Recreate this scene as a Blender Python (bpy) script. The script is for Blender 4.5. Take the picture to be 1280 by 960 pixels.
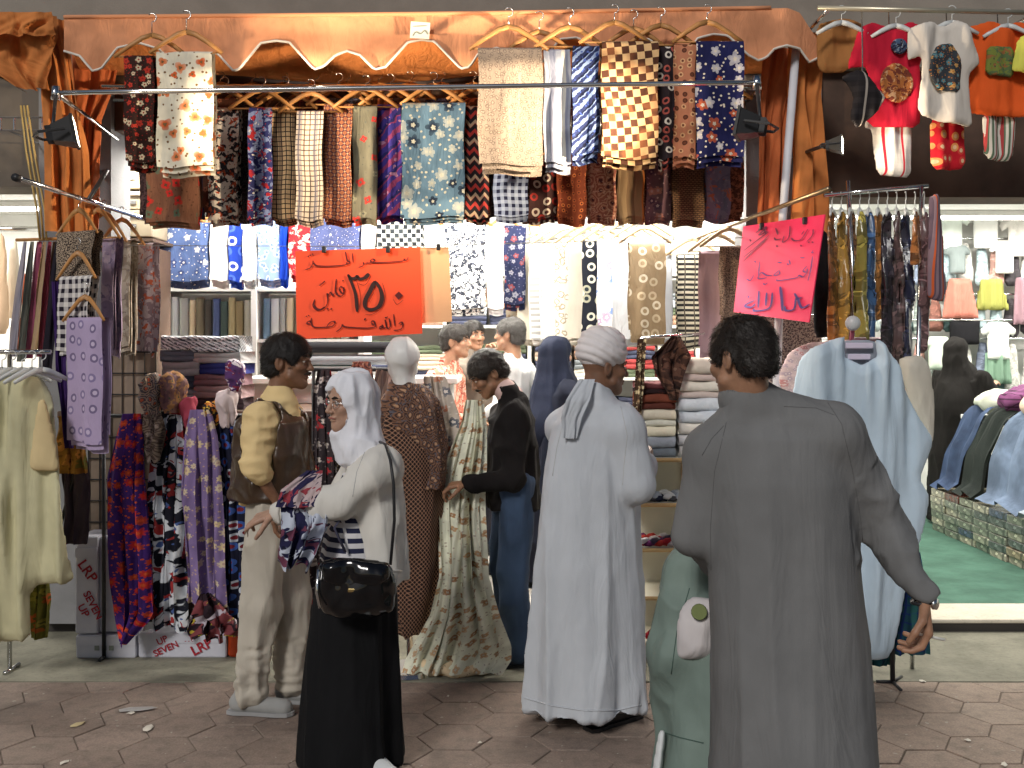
import bpy, bmesh, math, random
import numpy as np
from mathutils import Vector, Matrix

for o in list(bpy.data.objects): bpy.data.objects.remove(o)
SC = bpy.context.scene
COL = SC.collection
random.seed(11); RS = np.random.RandomState(5)
R = math.radians

# ------------------------------------------------------------------ camera
CAM_H, HOR, F = 1.70, 430.0, 1280.0
cam = bpy.data.objects.new('camera', bpy.data.cameras.new('camera'))
COL.objects.link(cam); SC.camera = cam
cam.location = (0, 0, CAM_H); cam.rotation_euler = (R(90), 0, 0)
cam.data.sensor_width = 36; cam.data.lens = 36
cam.data.shift_y = -50 / 1280; cam.data.clip_end = 500; cam.data.clip_start = 0.05

# ------------------------------------------------------------------ light
SUN_EL, SUN_AZ = 33, 24            # street lighting from behind the camera, a little to the left
w = bpy.data.worlds.new('World'); SC.world = w; w.use_nodes = True
wn = w.node_tree.nodes; bg = wn['Background']
sky = wn.new('ShaderNodeTexSky'); sky.sky_type = 'NISHITA'; sky.sun_disc = False
sky.sun_elevation = R(SUN_EL); sky.sun_rotation = R(180 + SUN_AZ)
w.node_tree.links.new(sky.outputs[0], bg.inputs[0]); bg.inputs[1].default_value = 0.032
sl = bpy.data.lights.new('sun', 'SUN'); sl.energy = 1.5; sl.angle = R(12); sl.color = (1.0, 0.97, 0.93)
sun = bpy.data.objects.new('sun', sl); COL.objects.link(sun)
sun.rotation_euler = (R(90 - SUN_EL), 0, R(-SUN_AZ)); sun.location = (-2, -8, 8)
SC.view_settings.view_transform = 'Standard'; SC.view_settings.look = 'None'
SC.view_settings.gamma = 1; SC.view_settings.use_curve_mapping = False
SC.view_settings.exposure = 0.2
SC.cycles.use_denoising = True
SC.cycles.max_bounces = 6; SC.cycles.sample_clamp_indirect = 4

# ------------------------------------------------------------------ helpers
def P(px, py, d): return Vector(((px - 640) / F * d, d, CAM_H - (py - HOR) / F * d))
def lin(c): return tuple(((x / 255) / 12.92 if x / 255 <= .04045 else ((x / 255 + .055) / 1.055) ** 2.4) for x in c)
def tag(o, label=None, cat=None, group=None, kind=None):
    for k, v in (('label', label), ('category', cat), ('group', group), ('kind', kind)):
        if v: o[k] = v
    return o
def empty(name, loc=(0, 0, 0), label=None, cat=None, group=None):
    o = bpy.data.objects.new(name, None); COL.objects.link(o); o.location = loc; o.empty_display_size = .1
    return tag(o, label, cat, group)
def link(name, me, mat=None, parent=None):
    o = bpy.data.objects.new(name, me); COL.objects.link(o)
    if mat is not None and not me.materials: me.materials.append(mat)
    if parent is not None:
        o.parent = parent
        o.matrix_parent_inverse = parent.matrix_basis.inverted()
    return o
def meshdata(name, V, Fc, uv=None, smooth=True):
    me = bpy.data.meshes.new(name)
    V = np.asarray(V, np.float32)
    if isinstance(Fc, np.ndarray):
        n, m = Fc.shape
        me.vertices.add(len(V)); me.vertices.foreach_set('co', V.ravel())
        me.loops.add(n * m); me.polygons.add(n)
        me.loops.foreach_set('vertex_index', Fc.astype(np.int32).ravel())
        me.polygons.foreach_set('loop_start', np.arange(0, n * m, m, dtype=np.int32))
        me.update(calc_edges=True)
    else:
        me.from_pydata(V.tolist(), [], Fc); me.update()
    if uv is not None:
        l = me.uv_layers.new(name='UVMap')
        vi = np.zeros(len(me.loops), np.int32); me.loops.foreach_get('vertex_index', vi)
        l.data.foreach_set('uv', np.asarray(uv, np.float32)[vi].ravel())
    if smooth: me.polygons.foreach_set('use_smooth', np.ones(len(me.polygons), bool))
    return me
def mesh(name, V, Fc, mat, parent=None, uv=None, smooth=True):
    return link(name, meshdata(name, V, Fc, uv, smooth), mat, parent)

class MB:
    """collects boxes and tubes that make up ONE part"""
    def __init__(s): s.v = []; s.f = []
    def add(s, V, Fc):
        b = len(s.v); s.v += [tuple(x) for x in V]; s.f += [tuple(i + b for i in f) for f in Fc]; return s
    def box(s, c, size, rz=0, bev=0, M=None):
        hx, hy, hz = size[0] / 2, size[1] / 2, size[2] / 2
        if bev <= 0:
            V = [Vector((x * hx, y * hy, z * hz)) for z in (-1, 1) for x, y in ((-1, -1), (1, -1), (1, 1), (-1, 1))]
            Fc = [(3, 2, 1, 0), (4, 5, 6, 7), (0, 1, 5, 4), (1, 2, 6, 5), (2, 3, 7, 6), (3, 0, 4, 7)]
        else:
            b = min(bev, hx * .9, hy * .9, hz * .9)
            ring = lambda x, y, z: [Vector(q) for q in ((-x, -y + b, z), (-x + b, -y, z), (x - b, -y, z), (x, -y + b, z), (x, y - b, z), (x - b, y, z), (-x + b, y, z), (-x, y - b, z))]
            V = ring(hx - b * .6, hy - b * .6, -hz) + ring(hx, hy, -hz + b) + ring(hx, hy, hz - b) + ring(hx - b * .6, hy - b * .6, hz)
            Fc = [tuple(range(7, -1, -1)), tuple(range(24, 32))]
            for r in range(3):
                for i in range(8): Fc.append((r * 8 + i, r * 8 + (i + 1) % 8, r * 8 + 8 + (i + 1) % 8, r * 8 + 8 + i))
        T = M if M is not None else Matrix.Rotation(rz, 3, 'Z')
        return s.add([Vector(c) + T @ v for v in V], Fc)
    def tube(s, pts, r, n=8, cap=True, flat=1.0):
        pts = [Vector(p) for p in pts]; N = len(pts); rr = r if isinstance(r, (list, tuple)) else [r] * N
        V = []; Fc = []; up = None
        for i, p in enumerate(pts):
            t = (pts[min(i + 1, N - 1)] - pts[max(i - 1, 0)]).normalized()
            if up is None:
                a = Vector((0, 0, 1)) if abs(t.z) < .9 else Vector((1, 0, 0))
                up = (a - t * a.dot(t)).normalized()
            else: up = (up - t * up.dot(t)).normalized()
            b = t.cross(up)
            for k in range(n):
                an = 2 * math.pi * k / n
                V.append(p + (up * math.cos(an) + b * math.sin(an) * flat) * rr[i])
        for i in range(N - 1):
            for k in range(n): Fc.append((i * n + k, i * n + (k + 1) % n, (i + 1) * n + (k + 1) % n, (i + 1) * n + k))
        if cap: Fc += [tuple(range(n - 1, -1, -1)), tuple((N - 1) * n + k for k in range(n))]
        return s.add(V, Fc)
    def build(s, name, mat, parent=None, smooth=False):
        o = mesh(name, s.v, s.f, mat, parent, smooth=smooth)
        return o
    def data(s, name, smooth=False): return meshdata(name, s.v, s.f, smooth=smooth)

# ------------------------------------------------------------------ node helper
class NT:
    def __init__(s, name):
        s.m = bpy.data.materials.new(name); s.m.use_nodes = True
        s.t = s.m.node_tree; s.n = s.t.nodes; s.b = s.n['Principled BSDF']
    def put(s, sock, v):
        if hasattr(v, 'is_output'): s.t.links.new(v, sock)
        elif isinstance(v, (tuple, list)) and len(v) == 3 and sock.type == 'RGBA': sock.default_value = (*v, 1)
        else: sock.default_value = v
    def math(s, op, a, b=0.0, c=0.0):
        n = s.n.new('ShaderNodeMath'); n.operation = op
        for i, x in enumerate((a, b, c)): s.put(n.inputs[i], x)
        return n.outputs[0]
    def vm(s, op, a, b=(0, 0, 0), sc=None):
        n = s.n.new('ShaderNodeVectorMath'); n.operation = op; s.put(n.inputs[0], a)
        if sc is not None: s.put(n.inputs['Scale'], sc)
        else: s.put(n.inputs[1], b)
        return n.outputs[0]
    def mix(s, f, a, b, bt='MIX'):
        n = s.n.new('ShaderNodeMix'); n.data_type = 'RGBA'; n.blend_type = bt
        s.put(n.inputs[0], f); s.put(n.inputs[6], a); s.put(n.inputs[7], b); return n.outputs[2]
    def sep(s, v):
        n = s.n.new('ShaderNodeSeparateXYZ'); s.put(n.inputs[0], v); return n.outputs
    def noise(s, v, sc, det=3, rough=.6, dist=0):
        n = s.n.new('ShaderNodeTexNoise'); s.put(n.inputs['Vector'], v)
        for k, x in (('Scale', sc), ('Detail', det), ('Roughness', rough), ('Distortion', dist)): n.inputs[k].default_value = x
        return n.outputs[0]
    def vor(s, v, sc, rnd=1.0, feat='F1'):
        n = s.n.new('ShaderNodeTexVoronoi'); n.voronoi_dimensions = '2D'; n.feature = feat
        s.put(n.inputs['Vector'], v); n.inputs['Scale'].default_value = sc; n.inputs['Randomness'].default_value = rnd
        return n
    def coord(s, kind):
        n = s.n.new('ShaderNodeTexCoord'); return n.outputs[kind]
    def bump(s, h, st=.3, dist=.01):
        n = s.n.new('ShaderNodeBump'); n.inputs['Strength'].default_value = st; n.inputs['Distance'].default_value = dist
        s.put(n.inputs['Height'], h); s.put(s.b.inputs['Normal'], n.outputs[0])
    def less(s, a, b): return s.math('LESS_THAN', a, b)
    def step(s, a, lo, hi):
        n = s.n.new('ShaderNodeMapRange'); n.interpolation_type = 'SMOOTHSTEP'
        s.put(n.inputs[0], a); n.inputs[1].default_value = lo; n.inputs[2].default_value = hi; return n.outputs[0]
    def out(s, col, rough=.8, spec=.3):
        s.put(s.b.inputs['Base Color'], col); s.b.inputs['Roughness'].default_value = rough
        s.b.inputs['Specular IOR Level'].default_value = spec; return s.m

MATS = {}
def solid(name, c, rough=.6, metal=0, spec=.4, var=.15, bump=0, bsc=60, emit=0, coat=0):
    if name in MATS: return MATS[name]
    t = NT(name); co = t.coord('Object')
    n = t.noise(co, 3.1, 4)
    col = t.mix(t.step(n, .3, .7), tuple(x * (1 - var) for x in c), tuple(min(1, x * (1 + var)) for x in c))
    t.out(col, rough, spec); t.b.inputs['Metallic'].default_value = metal
    if coat: t.b.inputs['Coat Weight'].default_value = coat; t.b.inputs['Coat Roughness'].default_value = .06
    if bump: t.bump(t.noise(co, bsc, 3), bump, .004)
    if emit:
        t.put(t.b.inputs['Emission Color'], c); t.b.inputs['Emission Strength'].default_value = emit
    MATS[name] = t.m; return t.m

def fabric(kind, cols, sc=12., coords='UV', rough=.85, size=.35, n=5, wear=.12, spec=.2, rot=0., sheen=0, wr=7.):
    """procedural printed cloth; cols are 0-255 sRGB of the cloth itself, sc = repeats per metre"""
    key = (kind, tuple(map(tuple, cols)), sc, coords, rough, size, n, rot)
    if key in MATS: return MATS[key]
    t = NT('cloth_' + kind); C = [tuple(min(.82, x) for x in lin(c)) for c in cols]
    while len(C) < 4: C.append(C[-1])
    base = t.coord('UV' if coords == 'UV' else 'Object')
    if coords != 'UV':
        x, y, z = t.sep(base); cb = t.n.new('ShaderNodeCombineXYZ')
        t.put(cb.inputs[0], t.math('ADD', x, t.math('MULTIPLY', y, .8))); t.put(cb.inputs[1], z); uv = cb.outputs[0]
    else: uv = base
    if rot:
        m = t.n.new('ShaderNodeMapping'); t.put(m.inputs[0], uv); m.inputs['Rotation'].default_value = (0, 0, rot); uv = m.outputs[0]
    v = t.vm('SCALE', uv, sc=sc); x, y, _ = t.sep(v)
    wv = t.vm('ADD', v, t.vm('SCALE', t.vm('SUBTRACT', _noisevec(t, v, 1.7), (.5, .5, .5)), sc=.55))
    fr = lambda a: t.math('FRACT', a)
    col = C[0]
    if kind == 'plain': col = C[0]
    elif kind in ('floral', 'flower'):
        wl = t.noise(v, .6, 2); col = t.mix(t.step(wl, .4, .6), C[0], tuple(c * .8 for c in C[0]))
        sv = t.vor(t.vm('ADD', v, (3.3, 7.1, 0)), 2.2)
        col = t.mix(t.less(sv.outputs['Distance'], t.math('MULTIPLY', t.noise(v, 4, 2), size * .75)), col, C[3])
        vo = t.vor(v, 1.0, .85); dv = t.vm('SUBTRACT', v, vo.outputs['Position']); dx, dy, _ = t.sep(dv)
        ang = t.math('ARCTAN2', dy, dx); cr = t.sep(vo.outputs['Color'])
        pet = t.math('MULTIPLY', t.math('ADD', t.math('MULTIPLY', t.math('ABSOLUTE', t.math('COSINE', t.math('ADD', t.math('MULTIPLY', ang, n / 2), t.math('MULTIPLY', cr[0], 6)))), .42), .58), t.math('MULTIPLY', t.math('ADD', .6, t.math('MULTIPLY', t.noise(v, 2.3, 2), .8)), size))
        pet = t.math('MULTIPLY', pet, t.math('ADD', .6, t.math('MULTIPLY', cr[1], .6)))
        D = vo.outputs['Distance']
        pc = t.mix(t.less(cr[2], .5), C[1], C[2])
        pc = t.mix(t.step(D, .1, size), pc, t.mix(.3, pc, C[0]))
        col = t.mix(t.less(D, pet), col, pc)
        col = t.mix(t.less(D, t.math('MULTIPLY', pet, .33)), col, C[3])
    elif kind == 'blob':
        a = t.noise(wv, 1.0, 2, .5, 1.2); b = t.noise(t.vm('ADD', wv, (9, 4, 0)), 1.6, 2, .5, .8)
        col = t.mix(t.step(a, .5, .53), C[0], C[1]); col = t.mix(t.step(b, .58, .61), col, C[2])
        col = t.mix(t.step(t.noise(t.vm('ADD', wv, (2, 17, 0)), 2.6, 1), .66, .69), col, C[3])
    elif kind == 'paisley':
        vo = t.vor(wv, 1.0, .9); D = vo.outputs['Distance']; cr = t.sep(vo.outputs['Color'])
        col = t.mix(t.less(fr(t.math('MULTIPLY', D, 4.0)), .45), C[0], C[1])
        col = t.mix(t.less(D, .16), col, C[2]); col = t.mix(t.math('GREATER_THAN', t.noise(v, 3.2, 2), .6), col, C[3])
    elif kind == 'rings':
        vo = t.vor(v, 1.0, .55); D = vo.outputs['Distance']; cr = t.sep(vo.outputs['Color'])
        col = t.mix(t.less(D, size), C[0], t.mix(t.less(cr[0], .6), C[1], C[2])); col = t.mix(t.less(D, size * .5), col, C[3])
    elif kind == 'check':
        n_ = t.n.new('ShaderNodeTexChecker'); t.put(n_.inputs[0], v); n_.inputs['Scale'].default_value = 1
        t.put(n_.inputs[1], C[0]); t.put(n_.inputs[2], C[1]); col = n_.outputs[0]
        col = t.mix(t.step(t.noise(v, .35, 1), .5, .6), col, t.mix(.45, col, C[2]))
    elif kind == 'gingham':
        a = t.less(fr(x), .5); b = t.less(fr(y), .5)
        col = t.mix(t.math('MULTIPLY', t.math('ADD', a, b), .5), C[0], C[1]); col = t.mix(t.math('MULTIPLY', a, b), col, C[2])
    elif kind == 'grid':
        a = t.less(fr(x), .2); b = t.less(fr(y), .2)
        col = t.mix(t.math('MAXIMUM', a, b), C[0], C[1])
        col = t.mix(t.less(fr(t.math('MULTIPLY', x, .33)), .28), col, t.mix(.55, col, C[2]))
    elif kind == 'stripe':
        col = t.mix(t.less(fr(x), .5), C[0], C[1]); col = t.mix(t.less(fr(t.math('MULTIPLY', x, .5)), .14), col, C[2])
    elif kind == 'hstripe':
        col = t.mix(t.less(fr(y), .5), C[0], C[1]); col = t.mix(t.less(fr(t.math('MULTIPLY', x, .5)), .12), col, C[2])
    elif kind == 'diag':
        wx, wy, _ = t.sep(wv); s_ = t.math('ADD', wx, wy)
        col = t.mix(t.less(fr(s_), .5), C[0], C[1]); col = t.mix(t.less(fr(t.math('MULTIPLY', s_, .5)), .16), col, C[2])
        col = t.mix(t.math('GREATER_THAN', t.noise(v, 2, 1), .64), col, C[3])
    elif kind == 'lattice':
        a = fr(t.math('ADD', x, y)); b = fr(t.math('SUBTRACT', x, y))
        m_ = t.math('MAXIMUM', t.less(a, .3), t.less(b, .3)); col = t.mix(m_, C[0], C[1])
        col = t.mix(t.math('MULTIPLY', t.less(a, .3), t.less(b, .3)), col, C[2])
    elif kind == 'zigzag':
        tr = t.math('ABSOLUTE', t.math('SUBTRACT', fr(x), .5)); s_ = t.math('ADD', y, t.math('MULTIPLY', tr, 1.2))
        col = t.mix(t.less(fr(s_), .45), C[0], C[1]); col = t.mix(t.less(fr(t.math('MULTIPLY', s_, .5)), .2), col, C[2])
    elif kind == 'brick':
        n_ = t.n.new('ShaderNodeTexBrick'); t.put(n_.inputs['Vector'], v); n_.inputs['Scale'].default_value = 1
        for k, c in (('Color1', C[0]), ('Color2', C[1]), ('Mortar', C[2])): n_.inputs[k].default_value = (*c, 1)
        n_.inputs['Mortar Size'].default_value = .06; col = n_.outputs[0]
    elif kind == 'tweed':
        a = t.noise(v, 2.2, 1); col = t.mix(t.step(a, .45, .55), C[0], C[1]); col = t.mix(t.math('GREATER_THAN', t.noise(v, 4, 1), .62), col, C[2])
    elif kind == 'embroid':
        vo = t.vor(wv, 1.3, 1); D = vo.outputs['Distance']
        e = t.less(t.math('ABSOLUTE', t.math('SUBTRACT', D, .3)), .07); col = t.mix(e, C[0], C[1])
        col = t.mix(t.less(D, .1), col, C[2])
    big = t.noise(base, 4.0, 3)
    col = t.mix(1.0, col, t.mix(t.step(big, .3, .7), (1 - wear,) * 3, (1, 1, 1)), 'MULTIPLY')
    t.out(col, rough, spec)
    if sheen: t.b.inputs['Sheen Weight'].default_value = sheen
    if coords == 'UV': t.bump(t.math('ADD', t.noise(t.vm('MULTIPLY', base, (2.2, .7, 1)), 7, 3, .6, .6), t.math('MULTIPLY', t.noise(base, 420, 1), .1)), .6, .02)
    else: t.bump(t.math('ADD', t.noise(t.vm('MULTIPLY', base, (1.6, 1.6, .38)), wr, 3, .5, .9), t.math('MULTIPLY', t.noise(base, 380, 1), .06)), .38, .03)
    MATS[key] = t.m; return t.m
def _noisevec(t, v, sc):
    n = t.n.new('ShaderNodeTexNoise'); t.put(n.inputs['Vector'], v); n.inputs['Scale'].default_value = sc; n.inputs['Detail'].default_value = 2
    return n.outputs[1]

# ------------------------------------------------------------------ numpy noise and fields
_H = RS.rand(32, 32, 32).astype(np.float32)
def vnoise(p):
    i = np.floor(p).astype(int); f = (p - i).astype(np.float32); f = f * f * (3 - 2 * f); i &= 31; j = (i + 1) & 31
    def g(a, b, c): return _H[a, b, c]
    x0, y0, z0 = i.T; x1, y1, z1 = j.T; fx, fy, fz = f.T
    a = g(x0, y0, z0) * (1 - fx) + g(x1, y0, z0) * fx; b = g(x0, y1, z0) * (1 - fx) + g(x1, y1, z0) * fx
    c = g(x0, y0, z1) * (1 - fx) + g(x1, y0, z1) * fx; d = g(x0, y1, z1) * (1 - fx) + g(x1, y1, z1) * fx
    return (a * (1 - fy) + b * fy) * (1 - fz) + (c * (1 - fy) + d * fy) * fz - .5
def folds(v, fx, fz, amp, seed=0, ridge=True):
    q = np.stack([v[:, 0] * fx, v[:, 1] * fx, v[:, 2] * fz], 1) + seed * 3.7
    a = vnoise(q); b = vnoise(q * 2.1 + 5)
    if ridge:
        c = vnoise(q + np.stack([b, b, b], 1) * .9 + 11); return amp * (.75 - 3.4 * np.minimum(np.abs(a), .35) ** .8 - 1.0 * np.abs(c) + .5 * b)
    return amp * (2 * a + b)

def _axis(lo, hi, h, fine, hf):
    out = [lo]; x = lo
    while x < hi:
        x += hf if any(a - 1e-6 <= x + hf and x <= b for a, b in fine) else h
        out.append(x)
    return np.array(out, np.float32)
class Fld:
    def __init__(s, lo, hi, h=.01, fine=(), hf=.004):
        s.ax = [_axis(lo[i], hi[i], h, [(f[0][i], f[1][i]) for f in fine], hf) for i in range(3)]
        s.F = np.full([len(a) for a in s.ax], 1.0, np.float32)
    def _sub(s, lo, hi, m):
        sl = tuple(slice(max(0, np.searchsorted(s.ax[i], lo[i] - m) - 1), np.searchsorted(s.ax[i], hi[i] + m) + 1) for i in range(3))
        X = s.ax[0][sl[0]][:, None, None]; Y = s.ax[1][sl[1]][None, :, None]; Z = s.ax[2][sl[2]][None, None, :]
        return sl, X, Y, Z
    def put(s, sl, d, k, op):
        A = s.F[sl]
        if A.size == 0: return
        d = d.astype(np.float32)
        if op == 'u':
            if k > 0:
                h = np.clip(.5 + .5 * (A - d) / k, 0, 1); s.F[sl] = A * (1 - h) + d * h - k * h * (1 - h)
            else: s.F[sl] = np.minimum(A, d)
        else:
            d = -d
            if k > 0:
                h = np.clip(.5 - .5 * (A - d) / k, 0, 1); s.F[sl] = A * (1 - h) + d * h + k * h * (1 - h)
            else: s.F[sl] = np.maximum(A, d)
    def cone(s, a, b, ra, rb, k=.015, flat=None, op='u'):
        a = np.array(a, float); b = np.array(b, float); m = max(ra, rb) + k + .03
        sl, X, Y, Z = s._sub(np.minimum(a, b), np.maximum(a, b), m)
        ba = b - a; L2 = max(1e-9, ba @ ba)
        t = np.clip(((X - a[0]) * ba[0] + (Y - a[1]) * ba[1] + (Z - a[2]) * ba[2]) / L2, 0, 1)
        vx = X - a[0] - t * ba[0]; vy = Y - a[1] - t * ba[1]; vz = Z - a[2] - t * ba[2]
        if flat is not None:
            n, f = flat; n = np.array(n, float); n /= np.linalg.norm(n); q = (vx * n[0] + vy * n[1] + vz * n[2]) * (1 / f - 1)
            vx = vx + q * n[0]; vy = vy + q * n[1]; vz = vz + q * n[2]
        s.put(sl, np.sqrt(vx * vx + vy * vy + vz * vz) - (ra + (rb - ra) * t), k, op); return s
    def ell(s, c, r, M=None, k=.015, op='u'):
        c = np.array(c, float); M = np.eye(3) if M is None else np.array(M); r = np.array(r, float)
        ext = np.sqrt(((M * r[None, :]) ** 2).sum(1))
        sl, X, Y, Z = s._sub(c - ext, c + ext, k + .03)
        x = X - c[0]; y = Y - c[1]; z = Z - c[2]; q = [(M[0, i] * x + M[1, i] * y + M[2, i] * z) / r[i] for i in range(3)]
        n = np.sqrt(q[0] ** 2 + q[1] ** 2 + q[2] ** 2); n2 = np.sqrt(sum((q[i] / r[i]) ** 2 for i in range(3))) + 1e-6
        s.put(sl, n * (n - 1) / n2, k, op); return s
    def loft(s, zs, cx, cy, rx, ry, yaw=0, k=.02, op='u'):
        o = np.argsort(zs); zs = np.array(zs, float)[o]
        g = lambda a: np.interp(Z, zs, np.array(a if hasattr(a, '__len__') else [a] * len(zs), float)[o])
        mx = max(np.max(rx), np.max(ry)) + .05
        lo = np.array([np.min(cx) - mx, np.min(cy) - mx, zs[0]]); hi = np.array([np.max(cx) + mx, np.max(cy) + mx, zs[-1]])
        sl, X, Y, Z = s._sub(lo, hi, .03)
        x = X - g(cx); y = Y - g(cy); c, sn = math.cos(yaw), math.sin(yaw)
        u = (x * c + y * sn) / g(rx); w_ = (-x * sn + y * c) / g(ry)
        d = (np.sqrt(u * u + w_ * w_) - 1) * np.minimum(g(rx), g(ry))
        d = np.maximum(d, np.maximum(zs[0] - Z, Z - zs[-1]))
        s.put(sl, d, k, op); return s
    def mesh(s, disp=None):
        Fv = s.F; I = Fv < 0
        n0, n1, n2 = Fv.shape
        cnt = np.zeros((n0 - 1, n1 - 1, n2 - 1), np.int8)
        for a in (0, 1):
            for b in (0, 1):
                for c in (0, 1): cnt += I[a:n0 - 1 + a, b:n1 - 1 + b, c:n2 - 1 + c]
        act = (cnt > 0) & (cnt < 8); ii, jj, kk = np.nonzero(act)
        idx = np.full(act.shape, -1, np.int32); idx[ii, jj, kk] = np.arange(len(ii))
        acc = np.zeros((len(ii), 3)); wt = np.zeros(len(ii))
        cor = [(a, b, c) for a in (0, 1) for b in (0, 1) for c in (0, 1)]
        val = {q: Fv[ii + q[0], jj + q[1], kk + q[2]] for q in cor}
        pos = {q: np.stack([s.ax[0][ii + q[0]], s.ax[1][jj + q[1]], s.ax[2][kk + q[2]]], 1) for q in cor}
        for q in cor:
            for ax in range(3):
                if q[ax] == 0:
                    r_ = list(q); r_[ax] = 1; r_ = tuple(r_)
                    f0, f1 = val[q], val[r_]; m = (f0 < 0) != (f1 < 0)
                    t = f0[m] / (f0[m] - f1[m]); acc[m] += pos[q][m] * (1 - t)[:, None] + pos[r_][m] * t[:, None]; wt[m] += 1
        V = acc / np.maximum(wt, 1)[:, None]
        Q = []
        for ax in range(3):
            o1, o2 = [a for a in range(3) if a != ax]
            s0 = [slice(None)] * 3; s1 = [slice(None)] * 3; s0[ax] = slice(0, -1); s1[ax] = slice(1, None)
            e = I[tuple(s0)] != I[tuple(s1)]; up = I[tuple(s0)]
            g = np.stack(np.nonzero(e), 1)
            g = g[(g[:, o1] > 0) & (g[:, o2] > 0) & (g[:, o1] < Fv.shape[o1] - 1) & (g[:, o2] < Fv.shape[o2] - 1)]
            u = up[g[:, 0], g[:, 1], g[:, 2]]
            def cell(a, b):
                h = g.copy(); h[:, o1] -= a; h[:, o2] -= b; return idx[h[:, 0], h[:, 1], h[:, 2]]
            q = np.stack([cell(1, 1), cell(0, 1), cell(0, 0), cell(1, 0)], 1)
            fl = u if ax != 1 else ~u
            q[~fl] = q[~fl][:, ::-1]; Q.append(q[(q >= 0).all(1)])
        Q = np.concatenate(Q)
        if disp is not None:
            A = V[Q[:, 2]] - V[Q[:, 0]]; B = V[Q[:, 3]] - V[Q[:, 1]]; N = np.cross(A, B); VN = np.zeros_like(V)
            for c in range(4):
                for j in range(3): VN[:, j] += np.bincount(Q[:, c], N[:, j], len(V))
            VN /= np.linalg.norm(VN, axis=1)[:, None] + 1e-9
            V = V + VN * disp(V)[:, None]
        return V, Q
    def build(s, name, mat, parent, disp=None):
        V, Q = s.mesh(disp); return mesh(name, V, Q, mat, parent)

# ------------------------------------------------------------------ cloth shapes
def folded(name, px0, px1, py0, py1, d, mat, label, group, cat='fabric', th=.05, yaw=0, extra=.04, layers=2, back=None, skew=0):
    """length of cloth folded over a hanger bar: front leaf, rounded fold, back leaf, an inner layer peeping out"""
    a = P(px0, py0, d); b = P(px1, py0, d); w_ = (b - a).length / max(.3, math.cos(yaw)); H = a.z - P(px0, py1, d).z
    ctr = (a + b) / 2; V = []; UV = []; Fc = []; nx = 9; sd = random.random() * 9
    def lay(wd, hf, hb, t, off, zt, inset):
        prof = []; n = 11
        for i in range(n): prof.append((t, -hb + hb * i / n))
        for i in range(7):
            an = math.pi * i / 6; prof.append((t * math.cos(an), t * .7 * math.sin(an)))
        for i in range(1, n + 1): prof.append((-t, -hf * i / n))
        base = len(V); L = 0; pv = prof[0]
        for j, (y, z) in enumerate(prof):
            L += math.hypot(y - pv[0], z - pv[1]); pv = (y, z)
            for i in range(nx):
                u = i / (nx - 1) - .5; dep = max(0, -z / max(hf, .01))
                yy = y + (.012 * math.sin(u * 7 + sd + off) + .006 * math.sin(u * 15 + dep * 3 + sd * 2)) * min(1, dep * 2 + .15)
                xx = u * wd * (1 + .012 * math.sin(dep * 5 + sd)) + .004 * math.sin(dep * 9 + sd) + off + skew * dep
                zz = zt + z + (.008 * math.sin(u * 5 + sd * 3) if dep > .97 else 0)
                V.append((xx, yy + inset, zz)); UV.append((u * wd + sd, L + sd))
        for j in range(len(prof) - 1):
            for i in range(nx - 1): Fc.append((base + j * nx + i, base + j * nx + i + 1, base + (j + 1) * nx + i + 1, base + (j + 1) * nx + i))
    lay(w_, H, H * .93, th / 2, 0, 0, 0)
    if layers > 1: lay(w_ * .94, H + extra * .5, H + extra, th / 2 * .55, w_ * .015, -.006, .004)
    if layers > 2: lay(w_ * .9, H + extra, H + extra, th / 2 * .25, w_ * .03, -.01, .006)
    c, s_ = math.cos(yaw), math.sin(yaw)
    V = [(x * c - y * s_, x * s_ + y * c, z) for x, y, z in V]
    o = mesh(name, V, Fc, mat, None, UV); o.location = ctr
    return tag(o, label, cat, group)

WOOD = solid('hanger_wood', (.42, .2, .065), .5, var=.3)
STEEL = solid('hook_steel', (.6, .6, .6), .25, 1.0)
def hanger(apex, wd, label, group='wooden hangers', yaw=0, drop=None, hook=.06, mat=None, bar=True, name='clothes_hanger'):
    mat = mat or WOOD; drop = drop if drop is not None else wd * .30
    o = empty(name, (0, 0, 0), label, 'hanger', group)
    m = MB(); h = wd / 2
    for sg in (-1, 1):
        m.tube([(0, 0, 0), (sg * h * .25, 0, -drop * .12), (sg * h * .6, -.004, -drop * .5), (sg * h, -.01, -drop)], [.014, .014, .012, .009], 6, flat=.6)
    m.build('shoulder_bar', mat, o, True)
    if bar: MB().tube([(-h * .93, -.004, -drop * .96), (h * .93, -.004, -drop * .96)], .005, 5).build('trouser_bar', mat, o, True)
    pts = [(0, 0, 0), (0, 0, hook * .45)] + [(.022 * math.sin(a), 0, hook * .45 + .022 + hook * .1 - .022 * math.cos(a)) for a in [x * .5 for x in range(0, 9)]]
    MB().tube(pts, .0028, 5).build('hook', STEEL if mat is WOOD else mat, o, True)
    o.location = apex; o.rotation_euler = (0, 0, yaw); return o

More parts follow.
